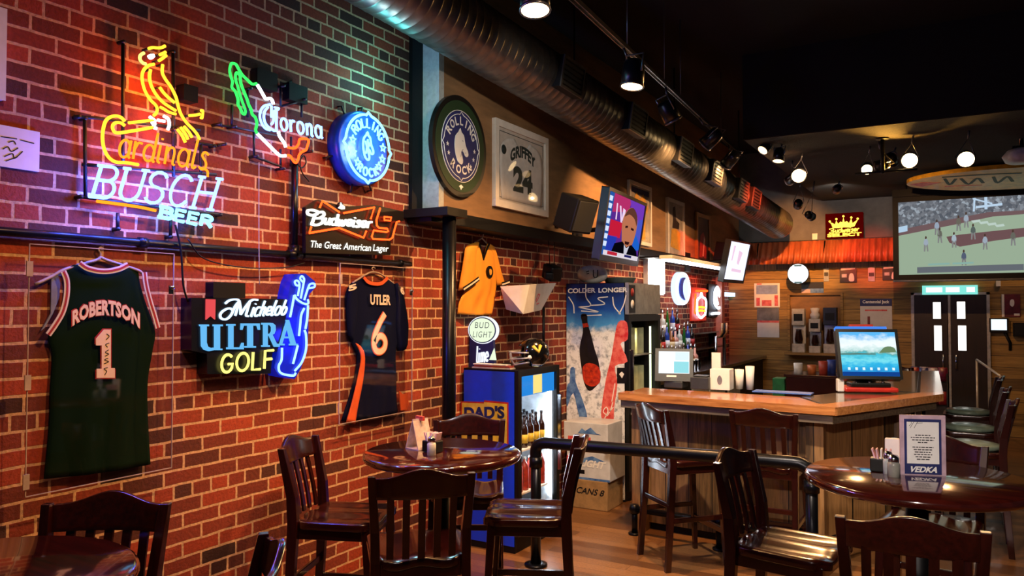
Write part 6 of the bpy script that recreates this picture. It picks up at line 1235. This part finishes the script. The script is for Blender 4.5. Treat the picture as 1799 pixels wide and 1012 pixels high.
t,a0,b0,a1,b1 = bsign('wall_shelf_unit', 'dark wall cabinet at the picture edge below the maroon poster', 'cabinet', 1780, 567, 1830, 592, .15, M['black']); build('door', MB().rect(BP,a0+.02,b0+.02,a1-.02,b1-.02,.15,.155), M['black_gloss'], t)
# ---------------------------------------------------------------- projection screen and projector
ys = 11.6; SPn = Plane((0,ys,0),(1,0,0),(0,0,1)); (a0,b1) = SPn.px(1578,356); (_,b0) = SPn.px(1582,483); a1 = a0+(b1-b0)*16/9; w,h = a1-a0,b1-b0
t = thing('projection_screen', 'big hanging projection screen showing a basketball game', 'projection screen', ((a0+a1)/2,ys,b0-.06))
f = MB(); e = .07
for q in ((a0-e,b0-e,a1+e,b0),(a0-e,b1,a1+e,b1+e),(a0-e,b0,a0,b1),(a1,b0,a1+e,b1)): f.rect(SPn,*q,-.02,.01)
build('border', f, M['black'], t); pc = build('picture', MB().rect(SPn,a0,b0,a1,b1,-.01,0), speckle('crowd_picture',[(0,(92,98,108)),(.4,(112,116,124)),(.75,(132,136,144)),(1,(176,188,200))],30,.8), t); k = MB().rect(SPn,a0-e,b1+e,a1+e,b1+e+.1,-.06,.05); build('roller_case', k, M['black'], t, .01)
build('weight_bar', MB().tube([SPn.pt(a0-e,b0-e-.012,0),SPn.pt(a1+e,b0-e-.012,0)],.016,8), M['silver'], t)
for x in (a0+.1,a1-.1): build('hanging_rod', MB().tube([SPn.pt(x,b1+e+.1,0),Vector((x,ys,3.45))],.01,6), M['black'], t)
Q = lambda P: [(a0+w*x*.62,b0+h*y) for x,y in P]     # picture coordinates of the part in view
def sp_(P, c, s=.8, h_=.002, nm='picture_detail'): build(nm, MB().poly(SPn, Q(P), h_-.001, h_), GL('screen_paint',c,s), pc)
sp_([(0,.54),(.62,.66),(1.0,.76),(1.62,.76),(1.62,.0),(0,.0)], (168,190,164)); sp_([(0,.62),(.5,.72),(.95,.8),(1.6,.8),(1.6,.76),(1.0,.74),(.62,.66),(0,.54)], (124,98,100), .8, .0025); sp_([(.0,.66),(.1,.68),(.1,.6),(0,.58)], (190,220,245), .85, .003)
sp_([(.52,.5),(.65,.52),(1.0,.55),(1.62,.6),(1.62,.5),(1.0,.42),(.66,.36),(.55,.42)], (124,92,94), .75, .003)
for x,y,c in ((.3,.36,(176,190,206)),(.42,.58,(170,186,206)),(.6,.40,(186,204,216)),(.73,.66,(176,190,206)),(.92,.36,(176,190,206)),(.45,.47,(116,116,106)),(.65,.62,(120,116,104)),(.8,.5,(100,112,108)),(.70,.16,(96,106,130)),(1.2,.4,(116,116,106)),(1.35,.5,(176,190,206))):
    sp_(smooth([(x-.02,y+.03),(x-.025,y+.08),(x-.01,y+.12),(x+.01,y+.12),(x+.025,y+.08),(x+.018,y+.02)],2,True), c, .75, .004, 'player'); sp_(smooth([(x-.008,y+.12),(x-.009,y+.15),(x+.004,y+.16),(x+.01,y+.13)],2,True), (90,70,60), .7, .0042, 'player')
    sp_([(x-.02,y+.05),(x-.024,y-.05),(x-.01,y-.05),(x-.002,y+.03)], (150,150,150), .7, .0041, 'player'); sp_([(x+.018,y+.05),(x+.026,y-.05),(x+.012,y-.05),(x+.002,y+.03)], (150,150,150), .7, .0041, 'player')
sp_([(.2,.02),(1.3,.03),(1.3,.11),(.2,.1)], (110,116,124), .8, .005); sp_([(.32,.12),(.55,.125),(.55,.15),(.32,.145)], (150,190,180), .8, .005); sp_([(.58,.125),(.8,.13),(.8,.155),(.58,.15)], (150,190,180), .8, .005)
for P in ([(.8,.82),(.82,.82),(.83,1),(.81,1)],[(.8,.98),(1.0,.9),(1.0,.92),(.8,1)],[(.92,.84),(.95,.84),(.95,1),(.92,1)],[(.83,.86),(1.1,.88),(1.1,.91),(.83,.89)]): sp_(P, (200,226,250), .85, .004)
for x in (.78,.86,.94,1.02): sp_([(x,.7-(x-.78)*.3),(x+.09,.71-(x-.78)*.3),(x+.1,.68-(x-.78)*.3),(x+.02,.67-(x-.78)*.3)], (200,220,210), .85, .0045)
p = atd(1772,276,7.6); t = thing('projector', 'white ceiling projector hanging on a pole near the picture edge', 'projector', p-Vector((0,0,.1))); ax = Vector((.99,.1,0)).normalized(); M['proj'] = mat('white_projector',(196,198,206),.35)
R3 = rot(ax); q = p+ax*.2; rows = []
for i in range(13):
    s = i/12; k = (1-max(0,(.28-s)/.28)**2.2)**.5*(1-max(0,(s-.85)/.15)**2*.2); rows.append([q+R3 @ Vector((.16*k*math.copysign(abs(math.cos(a))**.6,math.cos(a)), -.26+.52*s, .075*k*math.copysign(abs(math.sin(a))**.6,math.sin(a)))) for a in [j*2*math.pi/24 for j in range(25)]])
build('housing', MB().grid(rows), M['proj'], t); build('lens', MB().lathe([(.035,0),(.04,.03),(.03,.035),(0,.03)],16,q-Vector((-.1,.17,0)),axis=(0,-1,0)), M['black_gloss'], t); build('ceiling_pole', MB().tube([q-ax*.09+Vector((0,0,.06)),Vector((q.x-ax.x*.09,q.y-ax.y*.09,ZC))],.018,10).lathe([(.07,0),(.07,.02)],16,(q.x-ax.x*.09,q.y-ax.y*.09,ZC-.021)), M['chrome'], t); build('mount_plate', MB().box(q-ax*.02+Vector((0,0,.085)),(.3,.16,.02),0), M['black'], t)
# ---------------------------------------------------------------- surfboard under the low ceiling
zs = 3.30; SFB = Plane((0,10.7,zs),(1,0,0),(0,math.cos(.17),-math.sin(.17))); t = thing('surfboard', 'long yellow surfboard hung flat under the low ceiling above the screen', 'surfboard', (3.6,10.5,zs)); pts = []
L_, W_ = 2.3, .42; ctr = Vector((3.75,0)); d = Vector((.98,.08)).normalized(); nn = Vector((-d.y,d.x)); PT = lambda x,y: tuple(ctr+d*x+nn*y)
out_ = smooth([(-1.02,0),(-.9,.17),(-.5,.34),(0,.40),(.5,.37),(.95,.2),(1.15,0),(.95,-.2),(.5,-.37),(0,-.40),(-.5,-.34),(-.9,-.17)],4,True)
M['surf_y'] = mat('yellow_surfboard',(240,182,50),.35,coat=.3); build('board', MB().poly(SFB, [PT(*p) for p in out_], 0, .05), M['surf_y'], t, .02)
def und(P, m, nm='underside_print'): build(nm, MB().poly(SFB, [PT(*p) for p in P], -.002, -.0005), m, t)
und([(-.98,.02),(-.85,.13),(-.65,.0),(-.85,-.05)], M['print_red']); und([(-.6,.15),(-.2,.17),(-.2,.19),(-.6,.17)], M['print_red'])
mb = MB()
for ln in ([(-.62,-.15),(-.55,.1),(-.5,-.12)],[(-.45,-.12),(-.35,.12),(-.28,-.1),(-.2,.1)],[(-.12,-.12),(-.05,.12),(.02,-.1),(.1,.1)],[(-.65,-.2),(-.2,-.22),(.15,-.2)]): mb.ribbon(SFB, [PT(*p) for p in smooth(ln,4)], .035, -.002, -.0005)
build('script_print', mb, mat('dark_green_print',(40,44,20),.5), t)
for x in (-.5,.6): q = PT(x,0); build('hanging_wire', MB().tube([SFB.pt(q[0],q[1],.045),(q[0],10.7+q[1],3.449)],.005,6), M['black'], t)
# ---------------------------------------------------------------- duct
A_, B_ = atd(850,72,5.3), atd(1372,397,11.3); dd = (B_-A_).normalized(); st = A_-dd*((A_.y-1.3)/dd.y); Ln = (B_-st).length; prof = [(0,0)]; zq = 0
while zq < Ln-.2: prof += [(.216,zq),(.216,zq+.062),(.218,zq+.066),(.218,zq+.074),(.216,zq+.078)]; zq += .08
prof += [(.21,Ln-.15),(.19,Ln-.06),(.12,Ln-.01),(0,Ln)]
t = thing('air_duct', 'long round metal air duct hanging along the top of the wall', 'air duct', (st+B_)/2); build('pipe', MB().lathe(prof, 40, st, axis=dd), M['duct'], t)
sd_ = Vector((1,0,-.12)); sd_ = (sd_-dd*sd_.dot(dd)).normalized(); u2 = sd_.cross(dd)
for (u,v,s_) in ((995,138,1.1),(1112,225,1),(1197,280,1),(1253,318,1),(1300,350,1),(1322,363,1)):
    best = min((abs(0 if False else ((lambda P: 899.5+FPX*(P.dot(_R))/(P.dot(_F)))(st+dd*k*.05+sd_*.2-CAM))-u),k) for k in range(int(Ln/.05)))[1]; c = st+dd*best*.05+sd_*.22
    pl = Plane(c, dd, u2 if u2.z > 0 else -u2); 
    if pl.n.dot(sd_) < 0: pl = Plane(c, -dd, pl.b)
    vt = MB(); a_, b_, = .16, .12; vt.rect(pl,-a_,-b_,a_,b_,-.08,.03); vn = build('vent', vt, M['black'], t); fr = MB()
    for q in ((-a_,-b_,a_,-b_+.018),(-a_,b_-.018,a_,b_),(-a_,-b_+.018,-a_+.018,b_-.018),(a_-.018,-b_+.018,a_,b_-.018)): fr.rect(pl,*q,.03,.042)
    build('vent_frame', fr, M['duct'], vn); lv = MB()
    for k in range(5): y = -b_+.045+.037*k; lv.rect(pl,-a_+.018,y-.011,a_-.018,y+.011,.03,.036)
    build('vent_louvres', lv, mat('vent_grey',(70,74,72),.4,metal=.5), vn)
for k in (.2,.42,.62,.82): q = st+(B_-st)*k; build('strap', MB().tube([(q.x,q.y,q.z+.2),(q.x,q.y,ZC)],.008,6), M['black'], t)
# ---------------------------------------------------------------- track lighting
tr = thing('light_track', 'long lighting track hung on thin rods below the dark ceiling', 'light track', (1.25,5.5,3.56)); ta, tb = Vector((1.47,2.0,3.6)), Vector((1.06,9.2,3.6)); td = (tb-ta).normalized(); M['track'] = mat('grey_track',(120,120,128),.3,metal=.8)
tp = Plane(ta, td, Vector((0,0,1)).cross(td)); tm = MB()
for q in ((-.018,-.012),(.012,.018)): tm.rect(tp,0,q[0],(tb-ta).length,q[1],-.015,.015)
build('rail', tm, M['track'], tr); build('rail_core', MB().rect(tp,0,-.012,(tb-ta).length,.012,-.006,.012), M['black'], tr)
for k in (.1,.42,.55,.62,.85): q = ta.lerp(tb,k); build('rod', MB().tube([q,(q.x,q.y,ZC)],.004,6), M['track'], tr)
def head(label, top, pos, aim, r, ln, lit, watts=0, color=WARM, ang=70, group='spot heads', lm=None):
    pos = Vector(pos); d = Vector(aim)-pos; d.normalize(); t = thing('spot_lamp', label, 'spot lamp', pos, group); b = pos-d*ln
    build('can', MB().lathe([(0,0),(r*.75,0),(r*.92,.02),(r,ln*.4),(r,ln),(r*.93,ln),(r*.9,ln*.75),(0,ln*.75)],20,b,axis=d), M['can'], t); build('rim', MB().lathe([(r,ln-.012),(r*1.06,ln-.008),(r*1.06,ln+.004),(r*.94,ln+.004)],20,b,axis=d,cap=False), M['track'], t)
    build('lens', MB().lathe([(0,ln*.93),(r*.93,ln*.93),(r*.93,ln*1.0),(0,ln*1.01)],20,b,axis=d), (lm or M['lamp']) if lit else M['black_gloss'], t)
    top = Vector(top); s_ = d.cross(Vector((0,0,1))); s_ = s_.normalized() if s_.length > .05 else Vector((1,0,0)); m_ = pos-d*ln*.5
    build('yoke', MB().tube([m_+s_*r*1.05, m_+s_*r*1.1-d*ln*.7, top.lerp(m_,.3), m_-s_*r*1.1-d*ln*.7, m_-s_*r*1.05],.006,6).tube([top.lerp(m_,.3),top],.01,6), M['track'], t)
    if watts: spot('lamp_beam', pos+d*.02, aim, watts, color, ang, size=.015)
M['can'] = mat('black_lamp_can',(18,20,26),.3,metal=.3)
def tk(y): k = (y-ta.y)/(tb.y-ta.y); return ta.lerp(tb,k)-Vector((0,0,.016))
LAMP2 = glow('lamp_glass_soft',(255,206,140),5)
head('glowing spot lamp nearest the camera on the long track', tk(3.75), atd(940,18,4.3), (1.6,3.2,0), .085, .17, True, 120, WARM, 100)
head('large glowing spot lamp second along the long track', tk(4.95), atd(1110,152,5.25), (1.2,4.55,0.3), .078, .18, True, 330, WARM, 140)
head('blue glinting spot lamp turned away from the camera on the track', tk(6.0), atd(1183,212,6.2), (2.2,7.2,1.0), .072, .17, True, 120, WARM, 80, lm=LAMP2)
head('dark spot lamp fourth along the track, turned to the wall', tk(7.15), atd(1238,255,7.2), (.17,7.3,2.5), .07, .18, True, 230, WARM, 100)
head('dark spot lamp at the far end of the track, turned to the wall', tk(8.5), atd(1275,290,8.3), (.17,8.9,2.6), .07, .18, True, 110, (255,176,110), 100)
# short fixtures under the low ceiling
def low(label, u, v, y, aim, lit, watts=0, color=WARM, r=.055, lm=None, ang=80):
    p = aty(u,v,y); head(label, (p.x+.03,p.y+.05,3.449), p, aim, r, .13, lit, watts, color, ang, 'spot heads under the low ceiling', lm)
low('small spot lamp turned sideways at the low ceiling edge', 1340, 264, 8.0, (1.0,7.2,2.4), True, 0, lm=LAMP2)
low('small dark spot lamp below the sideways one', 1367, 283, 8.05, (1.5,7.4,.5), True, 0, lm=LAMP2)
low('blazing spot lamp in front of the grey back wall', 1403, 309, 8.6, (2.5,3.5,1.2), True, 150, r=.075)
low('blazing small spot lamp beside the black ceiling pole', 1523, 298, 8.6, (2.8,4.0,1.1), True, 100)
low('blazing spot lamp on the far side of the ceiling pole', 1598, 282, 8.3, (3.1,3.0,1.2), True, 150, r=.075)
low('blazing spot lamp above the yellow surfboard', 1697, 280, 8.3, (3.5,3.0,1.2), True, 150, r=.075)
low('spot lamp hanging lower, aimed at the awning', 1402, 361, 10.4, (1.0,12.6,2.62), True, 420, (255,165,85), lm=LAMP2, ang=50)
low('spot lamp tilted at the crown sign', 1426, 381, 10.6, (2.1,12.6,2.55), True, 260, (255,80,50), lm=LAMP2, ang=30)
low('dark spot lamp beside the pole facing the doors', 1568, 287, 8.8, (3.1,12.6,1.2), True, 150, lm=LAMP2)
spot('wall_wash', (3.05,12.3,2.75), (3.0,12.7,2.2), 10, WARM, 100)
spot('wall_wash', (3.95,12.3,2.75), (3.95,12.7,2.2), 10, WARM, 100)
t = thing('ceiling_pole', 'thin black pole dropping from the low ceiling between the spot lamps', 'pole', (2.62,8.3,3.1)); p = aty(1550,222,8.3); build('tube', MB().tube([(p.x,8.3,3.449),(p.x,8.3,3.1)],.018,10), M['black'], t); build('cross_bar', MB().tube([(p.x-.25,8.3,3.12),(p.x+.3,8.3,3.12)],.012,8), M['black'], t); build('ceiling_plate', MB().lathe([(.06,0),(.06,.012)],16,(p.x,8.3,3.437)), M['black'], t)
# beam from the pole lamps grazing up the low ceiling
spot('lamp_beam', (2.8,8.5,3.12), (2.85,7.95,3.45), 170, (255,185,80), 90)
low('added spot lamp on the pole bar to brighten the upper panel', 1538, 293, 8.4, (.17,8.9,2.8), True, 330, (255,190,130), lm=LAMP2, ang=62)  # extra lamp added to get light under the duct onto the panel
low('small added spot lamp seen from behind, put in to light the grey wall', 1470, 334, 10.8, (1.5,12.7,3.1), True, 26, (255,245,235), lm=LAMP2, ang=95)  # extra lamp and can added only to brighten the grey wall
low('small spot lamp throwing red light on the upper panel', 1386, 318, 9.0, (.17,10.5,2.7), True, 420, (255,80,45), lm=LAMP2, ang=60)
# ---------------------------------------------------------------- stools along the far side of the bar
pad = mat('grey_green_vinyl', (122,138,124), .3, coat=.3)
P1 = stool_proto(pad); P1['group'] = 'padded stools along the bar end'
for i,(y,lab) in enumerate(((6.75,'grey green padded stool at the bar end, nearest of the row'),(7.75,'grey green padded stool in the middle of the bar end row'),(8.95,'grey green padded stool farthest along the bar end'))):
    if i == 0: P1.location = (3.34,y,0); P1.rotation_euler = (0,0,math.radians(90)); P1['label'] = lab
    else: dup(P1, (3.34,y,0), math.radians(90), lab)
p = aty(1585,640,10.4); dup(P0, (2.68,9.85,0), math.radians(200), 'dark stool standing alone near the tall white poster')
# bags near the doors, handrail
rk = thing('snack_rack', 'small rack of red and blue snack bags near the double doors', 'rack', (2.95,10.7,0)); fr = MB()
for x in (2.74,3.14):
    for y in (10.58,10.86): fr.tube([(x,y,0),(x,y,1.0)],.012,6)
for z in (.3,.62,.9): fr.b2((2.73,10.57,z-.012),(3.15,10.87,z))
build('frame', fr, M['black'], rk); random.seed(5); b0_ = None; cs = [(170,40,40),(40,56,130),(190,180,190),(120,30,60)]; ms = [mat('foil_bag',c,.35,ns=25,var=.5) for c in cs]; bags = []
def bag(m, lab):
    t = MB(); rows = []
    for j in range(7):
        s = j/6; wd = .055*(1-.15*abs(2*s-1)); th = .03*(1-(2*s-1)**2)**.5; rows.append([(wd*math.cos(a),th*math.sin(a),.16*s) for a in [k*math.pi/6 for k in range(13)]])
    t.grid(rows); return solo('snack_bag', lab, 'snack bag', t, m, 'snack bags on the rack')
protos_ = [bag(m, '-') for m in ms]; nm_ = ['red','navy','pale','plum']; cnt = 0
for zi,z in enumerate((.9,.62)):
    for k in range(4):
        for yy in (10.63,10.76):
            i = (k+zi+(1 if yy > 10.7 else 0)) % 4; lab = '%s foil snack bag on the %s shelf of the rack, %s row' % (nm_[i], ('top','lower')[zi], 'front' if yy < 10.7 else 'back'); loc = (2.79+.1*k,yy,z+.001)
            if protos_[i]['label'] == '-': protos_[i]['label'] = lab; protos_[i].location = loc
            else: o = dup(protos_[i], loc, 0, lab)
p,q = atd(1716,632,9.6), atd(1758,661,8.9); solo('handrail', 'thin pale metal handrail sloping beside the double doors', 'handrail', MB().tube([p,q],.014,8).tube([q,(q.x,q.y,0)],.014,8).tube([p,(p.x,p.y,0)],.014,8), M['alu'])
